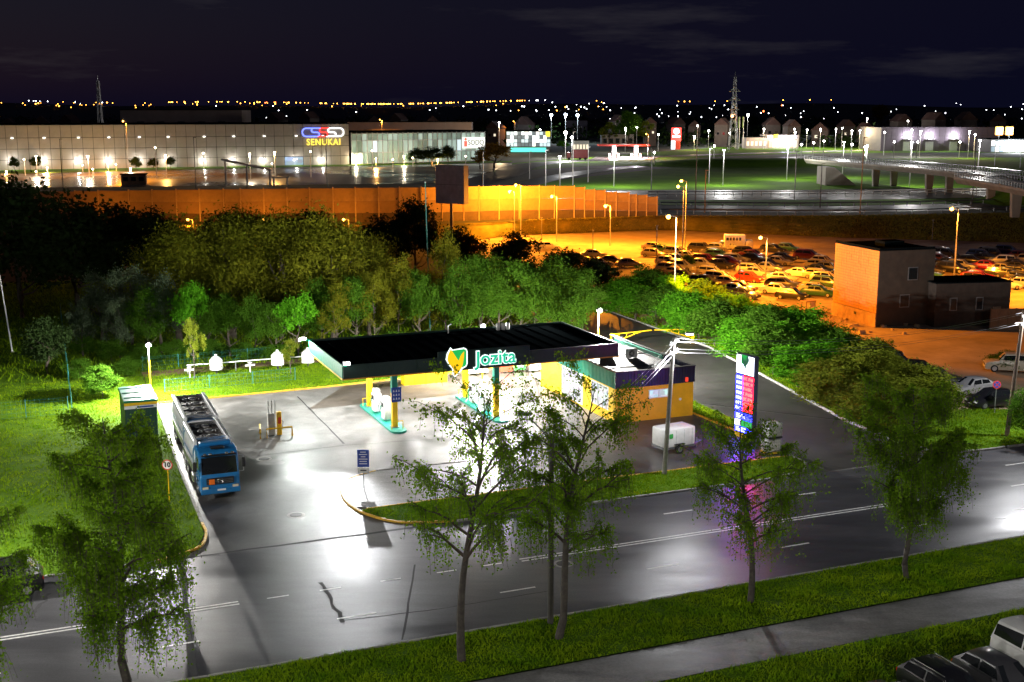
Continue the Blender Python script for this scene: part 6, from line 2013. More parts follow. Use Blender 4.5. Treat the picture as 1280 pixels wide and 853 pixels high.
def ribbon(name, pts, w, m, z):
    """road ribbon along ground pixels (far side w metres deeper)"""
    c_ = smooth_line([g(px, py, z) for px, py in pts], 6)
    mb = MB()
    for i, p in enumerate(c_):
        dd = (c_[min(i + 1, len(c_) - 1)] - c_[max(0, i - 1)])
        nn = Vector((-dd.y, dd.x, 0)).normalized() * w / 2
        a_, b_ = p - nn, p + nn
        mb.v += [(a_.x, a_.y, z), (b_.x, b_.y, z)]
    for i in range(len(c_) - 1):
        mb.f.append((2 * i, 2 * i + 2, 2 * i + 3, 2 * i + 1))
    return struct(mb.build(name, m))
ribbon('slip_road', [(655, 231), (690, 222.5), (740, 214), (800, 208), (870, 203), (940, 199), (1015, 196)], 9, M_hwy, Z + 0.06)
ribbon('store_road', [(560, 236), (630, 218), (652, 208), (690, 203), (760, 200)], 13, M_hwy, Z + 0.07)
ribbon('far_road', [(740, 200), (860, 194.5), (1000, 190), (1150, 187), (1330, 186)], 12, M_hwy, Z + 0.055)
ribbon('far_street', [(900, 182), (1000, 180), (1150, 180.5), (1330, 181)], 12, M_hwy, Z + 0.05)
pxsheet('store_parking', [(-60, 236), (300, 232), (560, 229), (640, 213), (640, 204), (430, 208), (-60, 219)], Z + 0.03, M_park)
pxsheet('store_lawn', [(-60, 219), (430, 208.3), (640, 203), (640, 201), (430, 205), (-60, 212)], Z + 0.05, M_fgrass)
def guard_rail(label, pts, z, step=2.5, h=0.8, m=M_steel, cat='guard rail', solid=False):
    c_ = [g(px, py, z) for px, py in pts]
    o0_ = c_[0]
    t = thing('guard_rail', label, cat, o0_)
    MB().tube([p - o0_ + Vector((0, 0, h)) for p in c_], 0.13, 4).build('rail', m, t)
    if solid:
        MB().tube([p - o0_ + Vector((0, 0, h * 0.5)) for p in c_], 0.08, 4).build('rail', m, t)
    me = MB().box((0, 0, h / 2), (0.14, 0.14, h)).mesh('post', m)
    for a_, b_ in zip(c_, c_[1:]):
        k = max(1, int((b_ - a_).length / step))
        for i in range(k):
            link('post', me, t, a_.lerp(b_, i / k) - o0_)
    return t
guard_rail('steel guard rail along the top of the grass bank', [(826, 267.5), (950, 268.5), (1060, 268.5), (1160, 267), (1290, 262.5)], Z, 3.2, 0.9)
guard_rail('white median guard rail between the highway lanes', [(810, 246.5), (940, 246), (1080, 245), (1290, 242)], Z, 2.4, 1.3, M_white, solid=True)
guard_rail('steel guard rail on the near highway shoulder', [(826, 258), (1000, 259), (1150, 257), (1290, 253)], Z, 3.2, 0.9)
# bridge
M_brc = mat('bridge_concrete', (0.34, 0.31, 0.27), 0.8, var=0.25, scale=0.3)
DZ = 9.3
near_edge = smooth_line([g(1005, 198.5, DZ), g(1088, 205.5, DZ), g(1154, 211, DZ), g(1230, 219.5, DZ), g(1320, 233, DZ), g(1430, 254, DZ)], 6)
brd = thing('road_bridge', 'concrete highway overpass curving away on paired piers', 'bridge', (near_edge[0].x, near_edge[0].y, 0))
o0 = Vector((near_edge[0].x, near_edge[0].y, 0))
prof = [(0, 0.0), (0, -0.45), (0.9, -1.5), (8.6, -1.5), (9.5, -0.45), (9.5, 0.0)]
mb = MB()
offs = []
for i, p in enumerate(near_edge):
    dd = near_edge[min(i + 1, len(near_edge) - 1)] - near_edge[max(0, i - 1)]
    nn = Vector((-dd.y, dd.x, 0)).normalized()
    if nn.y < 0:
        nn = -nn
    offs.append(nn)
    for u, dz in prof:
        q = p + nn * u - o0
        mb.v.append((q.x, q.y, DZ + dz))
k = len(prof)
for i in range(len(near_edge) - 1):
    for j in range(k - 1):
        mb.f.append((i * k + j, (i + 1) * k + j, (i + 1) * k + j + 1, i * k + j + 1))
mb.build('deck', M_brc, brd)
mb = MB()
for i, p in enumerate(near_edge):
    for u in (0.5, 9.0):
        q = p + offs[i] * u - o0
        mb.v.append((q.x, q.y, DZ + 0.05))
for i in range(len(near_edge) - 1):
    mb.f.append((2 * i, 2 * i + 2, 2 * i + 3, 2 * i + 1))
mb.build('carriageway', M_hwy, brd)
for u in (0.2, 9.2):
    line = [p + offs[i] * u - o0 for i, p in enumerate(near_edge)]
    MB().tube([(q.x, q.y, DZ + 1.0) for q in line], 0.10, 4).build('parapet_rail', M_steel, brd)
    MB().tube([(q.x, q.y, DZ + 0.55) for q in line], 0.07, 4).build('parapet_rail', M_steel, brd)
    me = MB().box((0, 0, 0.5), (0.14, 0.14, 1.0)).mesh('parapet_post', M_steel)
    for i in range(len(line) - 1):
        for s_ in range(4):
            q = line[i].lerp(line[i + 1], s_ / 4)
            link('parapet_post', me, brd, (q.x, q.y, DZ))
pier_spots = []
for i_ in (6, 12, 18, 24):
    for u_ in (1.9, 7.6):
        pier_spots.append(near_edge[i_] + offs[i_] * u_)
for q in pier_spots:
    hh = DZ - 1.45 - Z
    MB().add([(-0.75, -0.6, 0), (0.75, -0.6, 0), (0.75, 0.6, 0), (-0.75, 0.6, 0), (-1.05, -0.6, hh), (1.05, -0.6, hh), (1.05, 0.6, hh), (-1.05, 0.6, hh)],
             [(3, 2, 1, 0), (4, 5, 6, 7), (0, 1, 5, 4), (1, 2, 6, 5), (2, 3, 7, 6), (3, 0, 4, 7)]).build('pier', M_brc, brd, loc=(q.x - o0.x, q.y - o0.y, Z))
ab = g(1040, 232, Z)
MB().slab([(0, 0), (9, 0), (2.5, 5.2), (0, 5.2)], 'y', 0, 10).build('abutment', M_brc, brd, loc=(ab.x - o0.x - 2, ab.y - o0.y, Z))
# grass mounds at both ends of the bridge
def mound(name, cx, cy, rx, ry, h, rz=0.0):
    mb = MB()
    n, m = 28, 8
    for j in range(m + 1):
        r_ = j / m
        zz = h * (0.5 + 0.5 * math.cos(math.pi * min(1, max(0, (r_ - 0.25) / 0.75))))
        for i in range(n):
            a_ = 2 * math.pi * i / n
            mb.v.append((cx + math.cos(a_ + rz) * rx * r_, cy + math.sin(a_) * ry * r_, Z - 0.05 + zz))
    for j in range(m):
        for i in range(n):
            mb.f.append((j * n + i, (j + 1) * n + i, (j + 1) * n + (i + 1) % n, j * n + (i + 1) % n))
    struct(mb.build(name, M_fgrass, smooth=True))
q = g(950, 207, Z)
mound('ramp_mound', q.x, q.y + 8, 62, 30, 2.4)
q = g(1310, 254, Z)
mound('bank_mound', q.x, q.y, 16, 22, 6.5)
# ================================================================ large store on the left
M_clad = mat('store_cladding', (0.36, 0.335, 0.30), 0.5, 0.2, var=0.15, scale=0.2)
M_joint = mat('store_joint', (0.10, 0.095, 0.09), 0.7, var=0.2)
sa, sb = g(-46, 214, Z), g(437, 206, Z)
dv = sb - sa
sl = dv.length
sang = math.atan2(dv.y, dv.x)
store = thing('store_building', 'huge pale panelled store lit by wall lamps with a glowing sign', 'building', (sa.x, sa.y, Z), sang)
SH = zat(155, sb.y) - Z
MB().box((sl / 2, 30, SH / 2 - 0.1), (sl - 0.3, 59.5, SH - 0.2)).build('core', M_joint, store)
ncol, nrow = 38, 4
pw_, rows = sl / ncol, [0, 3.6, 7.6, 11.6, SH]
for j in range(nrow):
    hh = rows[j + 1] - rows[j]
    me = MB().box((0, 0, 0), (pw_ - 0.16, 0.2, hh - 0.2)).mesh('wall_panel', M_clad)
    for i in range(ncol):
        if j == 0 and i in (31, 32):
            continue
        link('wall_panel', me, store, (pw_ * (i + 0.5), -0.05, (rows[j] + rows[j + 1]) / 2))
MB().box((sl / 2, 30, SH + 0.1), (sl + 0.4, 60.4, 0.3)).build('roof', M_roofd, store)
MB().box((pw_ * 32, 0.1, 1.8), (pw_ * 2 - 0.3, 0.1, 3.2)).build('entrance_glass', lit_pane_mat('store_entrance', 0.5, (0.5, 0.5, 0.6), (0.6, 0.8, 1.0)), store)
def store_pt(px, py, out=0.3):
    """point on the store face seen at this pixel (face coordinates)"""
    u, v = px - 640.0, py - 426.5
    ray = Vector((u, F * CP - v * SP, -(F * SP + v * CP)))
    nrm = Vector((dv.y, -dv.x, 0)).normalized()
    o_ = Vector((0, 0, H))
    tt = (sa - o_).dot(nrm) / ray.dot(nrm)
    q = o_ + ray * tt - Vector((sa.x, sa.y, Z))
    dn = dv.normalized()
    return q.dot(dn), q.z
# wall lamps
for i, px in enumerate((14, 54, 97, 135, 173, 209, 254, 291, 329, 369, 402, -24)):
    x_, z_ = store_pt(px, 197)
    p = Vector((sa.x, sa.y, Z)) + dv.normalized() * x_
    nrm = Vector((dv.y, -dv.x, 0)).normalized()
    p = p + nrm * 2.6
    t = thing('wall_lamp', 'white wall lamp washing the pale store front, %s of its row' % ('%s from the left' % ORD[i] if i < 11 else 'outermost left'), 'lamp', (p.x, p.y, Z + z_ - 0.5), sang, 'lamps on the store front')
    MB().box((0, 1.2, 0.3), (0.15, 2.4, 0.12)).build('bracket', M_dsteel, t)
    MB().rbox((0, 0, 0.35), (0.7, 0.5, 0.25), 0.05, 1).build('housing', M_dsteel, t)
    MB().sphere((0, -0.1, 0.0), 0.26, 8, 5).build('bulb', emit('store_bulb', (0.95, 0.98, 1.0), 5), t)
    point_light('wall_light', (0, 0.3, -0.6), STORE_W, (1.0, 0.93, 0.84), 0.3, t)
    # upper row of small lamps
    if i < 11:
        xx, zz = store_pt(px + 1, 173 - px * 0.008)
        MB().rbox((xx, -0.4, zz), (0.9, 0.5, 0.35), 0.05, 1).build('upper_lamp', emit('store_small_bulb', (1.0, 0.95, 0.85), 2.0), store)
# sign on the store
Eb, Er, Ew, Ey = emit('sign_blue_tube', (0.16, 0.22, 1.0), 1.2), emit('sign_red_tube', (1.0, 0.06, 0.05), 0.9), emit('sign_white_tube', (1, 1, 0.96), 1.2), emit('sign_yellow_letters', (1.0, 0.72, 0.08), 1.0)
xl, zt = store_pt(377, 160.5)
xr, zb = store_pt(429, 170.5)
sw, shh = xr - xl, zt - zb
r_ = shh / 2
sg = MB().rbox(((xl + xr) / 2, -0.5, (zt + zb) / 2), (sw + 0.6, 0.25, shh + 0.6), 0.1, 1).build('sign_board', mat('sign_board_grey', (0.35, 0.34, 0.34), 0.5), store)
def stroke(path, m, rad=0.30):
    MB().tube([(x, -0.95, z) for x, z in path], rad, 6).build('sign_stroke', m, sg)
def arc(cx, cz, rad, a0, a1, n=9):
    return [(cx + rad * math.cos(R(a0 + (a1 - a0) * i / n)), cz + rad * math.sin(R(a0 + (a1 - a0) * i / n))) for i in range(n + 1)]
zc = (zt + zb) / 2
uw = sw / 5.0
stroke([(xl + uw * 1.5, zt)] + arc(xl + r_, zc, r_, 90, 270) + [(xl + uw * 1.6, zb)], Eb)
for k, mm in enumerate((Eb, Er, Ew)):
    cx = xl + uw * (1.25 + k * 1.0)
    q = r_ / 2
    stroke([(cx + uw * 0.95, zt)] + arc(cx + uw * 0.1, zc + q, q, 90, 270, 6) + arc(cx + uw * 0.55, zc - q, q, 90, -90, 6) + [(cx - uw * 0.45, zb)], mm)
stroke([(xr - uw * 1.4, zt)] + arc(xr - r_, zc, r_, 90, -90) + [(xr - uw * 1.5, zb)], Ew)
xs, zs = store_pt(404, 178)
text_mesh('SENUKAI', 3.5, 0.15, Ey, 'sign_letters', store, (xs, -0.9, zs), (math.pi / 2, 0, 0), spacing=1.16, sx=0.88, bold=0.04)
# dark hall behind the store
for (xa, xb, yt, Y_, lb) in ((157, 307, 138, 700, 'long dark hall behind the store roof'), (437, 590, 153, 640, 'brown upper hall behind the glass storefront')):
    xA, xB = (xa - 640) / F * (Y_ * CP + 10), (xb - 640) / F * (Y_ * CP + 10)
    hh = zat(yt, Y_) - Z
    t = thing('dark_hall', lb, 'building', ((xA + xB) / 2, Y_, Z), 0)
    MB().box((0, 12, hh / 2), (xB - xA, 24, hh)).build('wall', mat('hall_wall', (0.30, 0.23, 0.20), 0.8, var=0.2, scale=0.1), t)
    MB().box((0, 12, hh + 0.2), (xB - xA + 0.6, 24.6, 0.4)).build('roof', M_roofd, t)
    for i in range(5):
        MB().box(((i - 2) * (xB - xA) / 6, -0.3, hh * 0.6), (4, 0.6, 5)).build('loading_bay', M_joint, t)
# glass-fronted store to the right
ga_, gb_ = g(440, 206, Z), g(606, 201.5, Z)
dg_ = gb_ - ga_
gl_ = dg_.length
gt = thing('glass_store', 'long green-lit glass storefront right of the panelled store', 'building', (ga_.x, ga_.y, Z), math.atan2(dg_.y, dg_.x))
GH = zat(164, gb_.y) - Z
MB().box((gl_ / 2, 15.5, GH / 2 - 0.1), (gl_ - 0.2, 29, GH - 0.3)).build('core', M_joint, gt)
E_pn = [emit('storefront_pane_%d' % i, c_, s_) for i, (c_, s_) in enumerate((((0.62, 0.85, 0.70), 0.16), ((0.70, 0.9, 0.78), 0.26), ((0.8, 0.95, 1.0), 0.5), ((0.55, 0.72, 0.58), 0.10)))]
rr = random.Random(4)
nc = 27
cw = gl_ / nc
gr = [0.3, GH * 0.36, GH * 0.74, GH - 0.6]
pms = {}
for j in range(3):
    hh = gr[j + 1] - gr[j]
    for i in range(nc):
        mi = rr.choice((0, 0, 1, 1, 1, 2, 3)) if j == 1 else rr.choice((0, 0, 1, 3))
        if (j, mi) not in pms:
            pms[(j, mi)] = MB().box((0, 0, 0), (cw - 0.3, 0.1, hh - 0.3)).mesh('pane', E_pn[mi])
        link('pane', pms[(j, mi)], gt, (cw * (i + 0.5), 0.2, (gr[j] + gr[j + 1]) / 2))
me = MB().box((0, 0, GH / 2), (0.3, 0.4, GH)).mesh('mullion', M_offw)
for i in range(nc + 1):
    link('mullion', me, gt, (cw * i, 0.0, 0))
for z_ in gr:
    MB().box((gl_ / 2, -0.02, z_), (gl_, 0.34, 0.28)).build('transom', M_offw, gt)
MB().box((gl_ / 2, 14, GH + 0.1), (gl_ + 1, 31, 0.4)).build('roof', M_roofd, gt)
x_, z_ = gl_ * 0.905, GH * 0.62
sgn = MB().box((x_, -0.6, z_), (gl_ * 0.175, 0.3, 4.6)).build('sign_board', emit('sodo_board', (0.95, 0.95, 0.85), 0.75), gt)
text_mesh('SODO', 3.2, 0.05, mat('sodo_ink', (0.05, 0.08, 0.05), 0.5), 'sign_letters', sgn, (x_ + 1.1, -0.83, z_), (math.pi / 2, 0, 0), sx=0.9)
MB().box((x_ - gl_ * 0.065, -0.8, z_ - 0.4), (1.5, 0.1, 2.4)).build('red_mark', emit('sodo_red', (0.9, 0.12, 0.08), 0.8), sgn)
MB().sphere((x_ - gl_ * 0.065, -0.8, z_ + 1.5), 0.6, 8, 5).build('red_dot', MATS['sodo_red'], sgn)

# booth and pedestrian ramp on the store parking
q = g(168, 231, Z)
t = thing('parking_booth', 'small lit booth on the wet store parking', 'booth', q, 0.2)
MB().box((0, 0, 1.5), (7.0, 3.0, 3.0)).build('wall', M_brick, t)
MB().box((0, 0, 3.1), (7.6, 3.6, 0.25)).build('roof', M_roofd, t)
for x_ in (-2.2, 0, 2.2):
    MB().box((x_, -1.52, 1.7), (1.3, 0.08, 1.2)).build('window', M_glass, t)
q = g(318, 232, Z)
t = thing('covered_ramp', 'pale covered ramp on posts rising from the store parking', 'ramp', q, 0.15)
MB().add([(-9, -1.2, 7.2), (5, -1.2, 4.2), (5, 1.2, 4.2), (-9, 1.2, 7.2), (-9, -1.2, 7.8), (5, -1.2, 4.8), (5, 1.2, 4.8), (-9, 1.2, 7.8)], [(3, 2, 1, 0), (4, 5, 6, 7), (0, 1, 5, 4), (1, 2, 6, 5), (2, 3, 7, 6), (3, 0, 4, 7)]).build('deck', M_offw, t)
for x_, h_ in ((-8, 7.0), (-2, 5.7), (4.5, 4.3)):
    for y_ in (-0.9, 0.9):
        MB().box((x_, y_, h_ / 2), (0.4, 0.4, h_)).build('post', M_offw, t)
MB().box((7.5, 0, 2.4), (5.0, 2.2, 0.4)).build('landing', M_offw, t)
for x_ in (5.6, 9.4):
    MB().box((x_, 0, 1.1), (0.4, 1.8, 2.2)).build('landing_post', M_offw, t)

# ================================================================ lamps of the far district
def far_lamp(px, py, Y_, label, grp, power=0.0, col=(1.0, 0.97, 0.93), bulb=0.42, m=None, arm=True):
    k = (Y_ * CP + (H - zat(py, Y_)) * SP) / F
    X_ = (px - 640) * k
    zz = zat(py, Y_)
    t = thing('far_street_lamp', label, 'street lamp', (X_, Y_, Z), 0, grp)
    hh = max(1.0, zz - Z)
    key = ('pole', round(hh, 1))
    MB().tube([(0, 0, -0.2), (0, 0, hh)], [0.16, 0.10], 6).build('post', M_offw, t)
    MB().rbox((0, 0, hh + 0.15), (1.0, 0.4, 0.2), 0.05, 1).build('lamp_head', M_dsteel, t)
    MB().sphere((0, -0.1, hh - bulb * 0.6), bulb, 8, 5).build('bulb', m or M_lamp_w, t)
    if power:
        point_light('street_light', (0, -0.3, hh - bulb * 1.8 - 0.2), power, col, 0.4, t)
    return t
Yg = lambda py: g(640, py, Z).y
G1 = 'lamps on the store parking'
lab1 = 'small white lamp on the wet store parking, %s from the left'
for i, (px, py, bp) in enumerate(sorted([(8, 214, 218), (45, 214, 218), (59, 209, 216), (103, 206, 215), (116, 211, 216), (135, 203, 214), (145, 205, 214), (163, 210, 216), (30, 199, 220), (45, 195, 220), (110, 195, 220), (194, 184, 224), (207, 194, 222), (254, 191, 226), (312, 192, 225), (343, 190, 224), (388, 189, 222), (340, 204, 216), (445, 197, 206), (465, 188, 214), (470, 198, 210), (491, 199, 210), (516, 197, 208), (505, 195, 206), (547, 199, 206), (582, 195, 206)])):
    far_lamp(px, py, Yg(bp), lab1 % nth(i), G1, power=PARK_W if i % 2 == 0 else 0, bulb=0.30, col=(1.0, 0.80, 0.55) if i % 4 else (1.0, 0.5, 0.12), m=emit('lamp_warm', (1.0, 0.80, 0.5), 12))
sodium(154, 152, 24.0 - Yg(222) * 0.008, SODIUM_W * 7, 'tall orange lamp mast on the store parking before the pale wall', base=Z, grp='tall orange lamp masts')
sodium(475, 150, 20.0, SODIUM_W * 8, 'tall orange lamp mast before the glass storefront', base=Z, grp='tall orange lamp masts')
sodium(548, 214, 9.0, SODIUM_W * 4, 'orange lamp over the store parking exit', base=Z, grp='tall orange lamp masts')
sodium(642, 152, 18.0, SODIUM_W * 0.8, 'orange lamp left of the bright glass pavilion', base=Z, grp='tall orange lamp masts')
sodium(808, 168, 14.0, SODIUM_W * 1.0, 'orange lamp beside the far fuel station', base=Z, grp='tall orange lamp masts')
G2 = 'white lamps of the far district'
lab2 = 'street lamp in the far district, %s from the left'
fl = [(624, 153, 620), (782, 160, 640), (796, 159, 700), (823, 168, 660), (868, 170, 680), (872, 157, 700), (886, 163, 720), (901, 158, 760), (912, 166, 700), (955, 161, 700), (993, 161, 700), (994, 165, 640), (1009, 162, 720), (1026, 161, 700), (1045, 161, 680), (1053, 160, 720), (1065, 163, 650), (1075, 163, 690), (1079, 159, 700), (1084, 148, 820), (1090, 162, 700), (1106, 165, 600), (1118, 177, 560), (1135, 151, 760), (1140, 162, 580), (1151, 164, 575), (1212, 164, 560), (1219, 168, 560), (1147, 177, 560), (1200, 177, 560), (1002, 180, 520), (1017, 178, 540), (1065, 180, 500), (1030, 176, 560), (1084, 182, 480), (675, 162, 640), (893, 182, 520), (818, 190, 480)]
for i, (px, py, Y_) in enumerate(sorted(fl)):
    far_lamp(px, py, Y_, lab2 % nth(i), G2, power=FAR_W if i % 2 == 0 and py < 174 else 0, col=(1.0, 0.97, 0.93) if i % 3 else (1.0, 0.72, 0.4))
for i, (px, py, Y_) in enumerate(((700, 196, 330), (768, 190, 345), (905, 188, 350), (985, 184, 380), (1055, 178, 390), (1140, 178, 345), (1225, 176, 310))):
    far_lamp(px, py, Y_, 'white highway lamp over the green slope and bridge, %s from the left' % nth(i), 'highway lamps', power=FAR_W * 0.9, bulb=0.16)
for i, (px, py) in enumerate(((689, 143), (707, 142.5), (722, 143))):
    far_lamp(px, py, 820, 'bright blue-white floodlight mast, %s of three' % ('leftmost', 'middle', 'rightmost')[i], 'blue floodlight masts', power=FAR_W, col=(0.7, 0.85, 1.0), bulb=0.95, m=emit('lamp_blue_white', (0.65, 0.8, 1.0), 25))
far_lamp(707, 165, 560, 'very bright white lamp beside the glass pavilion', 'bright lamps', power=FAR_W * 2, bulb=0.75)
far_lamp(715, 171, 520, 'violet-white lamp right of the glass pavilion', 'bright lamps', power=FAR_W, bulb=0.55)
far_lamp(935, 143, 800, 'bright lamp right of the lattice pylon', 'bright lamps', power=FAR_W, bulb=0.8)
far_lamp(1082, 183, 480, 'bright low lamp beyond the bridge', 'bright lamps', power=FAR_W, bulb=0.55)
# thin unlit poles over the highway and parking
for i, (px, tp, bp, mm) in enumerate(((79, 174, 240, M_black), (245, 172, 237, M_black), (409, 168, 236, M_black), (604, 190, 236, M_steel), (662, 190, 224, M_steel), (682, 188, 234, M_steel), (716, 165, 232, M_steel), (735, 184, 228, M_steel), (814, 186, 238, M_dsteel), (869, 187, 262, M_dsteel), (886, 186, 230, M_steel), (881, 213, 266, M_barp), (993, 190, 250, M_steel), (1025, 205, 260, M_dsteel), (1075, 172, 268, M_barp), (1215, 180, 256, M_dsteel), (1243, 176, 208, M_steel), (1275, 182, 210, M_steel))):
    q = g(px, bp, Z)
    t = thing('thin_mast', 'thin unlit mast beside the highway and store road, %s from the left' % ORD[i], 'mast', q, 0, 'thin masts in the distance')
    hh = zat(tp, q.y) - Z
    MB().tube([(0, 0, -0.2), (0, 0, hh)], [0.14, 0.08], 6).build('shaft', mm, t)
    MB().box((0.3, 0, hh), (0.8, 0.2, 0.12)).build('head', mm, t)

# ================================================================ far district buildings
def px_box(name, label, xa, xb, yt, yb, dep, cat='building', z=Z):
    a_, b_ = g(xa, yb, z), g(xb, yb, z)
    w_ = (b_ - a_).length
    t = thing(name, label, cat, ((a_.x + b_.x) / 2, a_.y, z), 0)
    return t, w_, zat(yt, a_.y) - z
# bright glass pavilion
t, w_, hh = px_box('glass_pavilion', 'brightly lit white glass pavilion with a teal base band', 633, 688, 164, 191, 14)
MB().box((0, 7, hh / 2 - 0.1), (w_ - 0.3, 13.4, hh - 0.3)).build('core', M_joint, t)
rr = random.Random(8)
EP = [emit('pavilion_pane_%d' % i, c_, s_) for i, (c_, s_) in enumerate((((0.9, 1.0, 1.0), 1.2), ((0.7, 0.9, 0.95), 0.5), ((1, 0.95, 0.85), 0.9), ((0.3, 0.4, 0.45), 0.15)))]
n1, n2 = 12, 4
for i in range(n1):
    for j in range(n2):
        MB().box((-w_ / 2 + w_ * (i + 0.5) / n1, 0, hh * 0.28 + hh * 0.70 * (j + 0.5) / n2), (w_ / n1 - 0.25, 0.2, hh * 0.7 / n2 - 0.25)).build('pane', rr.choice(EP), t)
MB().box((0, -0.1, hh * 0.13), (w_ * 0.8, 0.4, hh * 0.2)).build('teal_band', emit('teal_band', (0.1, 0.8, 0.6), 0.8), t)
MB().box((0, 7, hh + 0.2), (w_ + 0.6, 14.6, 0.4)).build('roof', M_roofd, t)
MB().box((w_ * 0.44, -0.2, hh * 0.86), (w_ * 0.10, 0.3, hh * 0.24)).build('yellow_sign', emit('far_yellow', (0.9, 0.75, 0.05), 0.8), t)
# far fuel station
t, w_, hh = px_box('far_fuel_station', 'distant fuel station with red-edged canopy and glowing columns', 748, 812, 182, 198, 10, 'fuel station')
MB().box((0, 5, hh), (w_, 11, 0.7)).build('canopy', emit('far_red_edge', (0.35, 0.03, 0.02), 0.35), t)
E_col = emit('far_column_glow', (1.0, 0.88, 0.92), 2.2)
for x in (-0.19, 0.24):
    MB().rbox((x * w_, 2, hh / 2), (1.6, 1.2, hh - 0.4), 0.15, 1).build('column', E_col, t)
    for dx in (-2.0, 2.0):
        MB().rbox((x * w_ + dx, 2, 1.1), (0.9, 0.7, 2.0), 0.1, 1).build('pump', emit('far_pump_glow', (1.0, 0.55, 0.55), 0.9), t)
    point_light('canopy_light', (x * w_, -0.5, hh - 1.2), FAR_W * 1.5, (1.0, 0.93, 0.95), 0.5, t)
pxsheet('far_fuel_court', [(735, 201), (815, 199.5), (830, 195), (745, 196)], Z + 0.09, wet('far_concrete', (0.3, 0.28, 0.28), 0.5, 0.3, wet_scale=0.05))
t, w_, hh = px_box('maroon_truck', 'maroon box truck parked by the far fuel station', 708, 736, 187, 200, 4, 'truck')
MB().rbox((1.0, 1.5, hh * 0.55), (w_ * 0.72, 2.8, hh * 0.85), 0.15, 1).build('cargo_box', mat('maroon_paint', (0.22, 0.03, 0.03), 0.5), t)
MB().rbox((-w_ * 0.40, 1.5, hh * 0.42), (w_ * 0.18, 2.6, hh * 0.62), 0.2, 1).build('cab', MATS['maroon_paint'], t)
for x in (-0.38, 0.1, 0.35):
    MB().lathe([(0.2, -0.2), (0.55, -0.2), (0.55, 0.2), (0.2, 0.2)], (x * w_, 0.3, 0.55), 12, 'y').build('wheel', M_tyre, t)
# red pylon sign and flag masts
t, w_, hh = px_box('red_pylon_sign', 'glowing red and white pylon sign beside the far road', 839, 851, 160, 187, 1, 'sign')
MB().box((0, 0.4, hh * 0.70), (w_, 0.7, hh * 0.60)).build('head', emit('pylon_red_far', (1.0, 0.05, 0.04), 2.0), t)
MB().lathe([(w_ * 0.30, 0), (w_ * 0.30, 0.1)], (0, -0.1, hh * 0.84), 16, 'y').build('white_disc', emit('pylon_white_far', (1, 0.95, 0.9), 4), t)
MB().box((0, -0.05, hh * 0.60), (w_ * 0.8, 0.1, hh * 0.06)).build('white_bar', MATS['pylon_white_far'], t)
MB().box((-w_ * 0.3, 0.4, hh * 0.22), (w_ * 0.4, 0.6, hh * 0.42)).build('blue_white_leg', emit('pylon_pale_far', (0.8, 0.9, 1.0), 1.5), t)
MB().box((w_ * 0.2, 0.4, hh * 0.2), (w_ * 0.5, 0.5, hh * 0.4)).build('leg', M_red, t)
for i, px in enumerate((919, 923.5, 928.5)):
    q = g(px, 186, Z)
    t = thing('flag_mast', 'pale flag mast with hanging green flag, %s of three' % ('left', 'middle', 'right')[i], 'flagpole', q, 0, 'flag masts')
    hh = zat(146, q.y) - Z
    MB().tube([(0, 0, -0.2), (0, 0, hh)], 0.16, 6).build('shaft', M_white, t)
    MB().box((-0.35, 0, hh * 0.82), (0.7, 0.1, hh * 0.34)).build('flag', mat('flag_green', (0.25, 0.4, 0.12), 0.7), t)
# supermarket with blue-white light strip
t, w_, hh = px_box('supermarket', 'distant supermarket with blue-white light strip and yellow emblem', 958, 998, 169, 186, 20)
MB().box((0, 10, hh / 2), (w_, 19.6, hh)).build('wall', mat('supermarket_wall', (0.35, 0.3, 0.28), 0.7), t)
MB().box((w_ * 0.18, -0.3, hh * 0.84), (w_ * 0.5, 0.3, hh * 0.16)).build('light_strip', emit('blue_white_strip', (0.5, 0.62, 1.0), 1.6), t)
MB().box((-w_ * 0.40, -0.3, hh * 0.84), (w_ * 0.16, 0.3, hh * 0.16)).build('light_strip', MATS['blue_white_strip'], t)
MB().rbox((-w_ * 0.22, -0.4, hh * 0.90), (w_ * 0.13, 0.3, hh * 0.3), 0.1, 1).build('emblem', emit('emblem_yellow', (0.9, 0.65, 0.02), 0.9), t)
for i in range(8):
    MB().box((-w_ * 0.44 + w_ * 0.88 * (i + 0.5) / 8, -0.15, hh * 0.34), (w_ * 0.095, 0.2, hh * 0.5)).build('window', emit('warm_window', (1.0, 0.85, 0.62), 0.6) if i % 3 else emit('warm_window_dim', (1.0, 0.6, 0.4), 0.4), t)
point_light('shop_light', (0, -6, hh * 0.7), FAR_W * 0.6, (0.8, 0.85, 1.0), 1.0, t)
# glazed screen wall
t, w_, hh = px_box('screen_wall', 'long pale glazed screen wall behind the far road', 998, 1100, 169, 178, 0.3, 'wall')
for i in range(26):
    MB().box((-w_ / 2 + w_ * (i + 0.5) / 26, 0, hh / 2), (w_ / 26 - 0.3, 0.2, hh)).build('panel', mat('screen_panel', (0.20, 0.23, 0.28), 0.4, var=0.1), t)
    MB().box((-w_ / 2 + w_ * i / 26, 0, hh / 2), (0.25, 0.3, hh + 0.3)).build('post', M_steel, t)
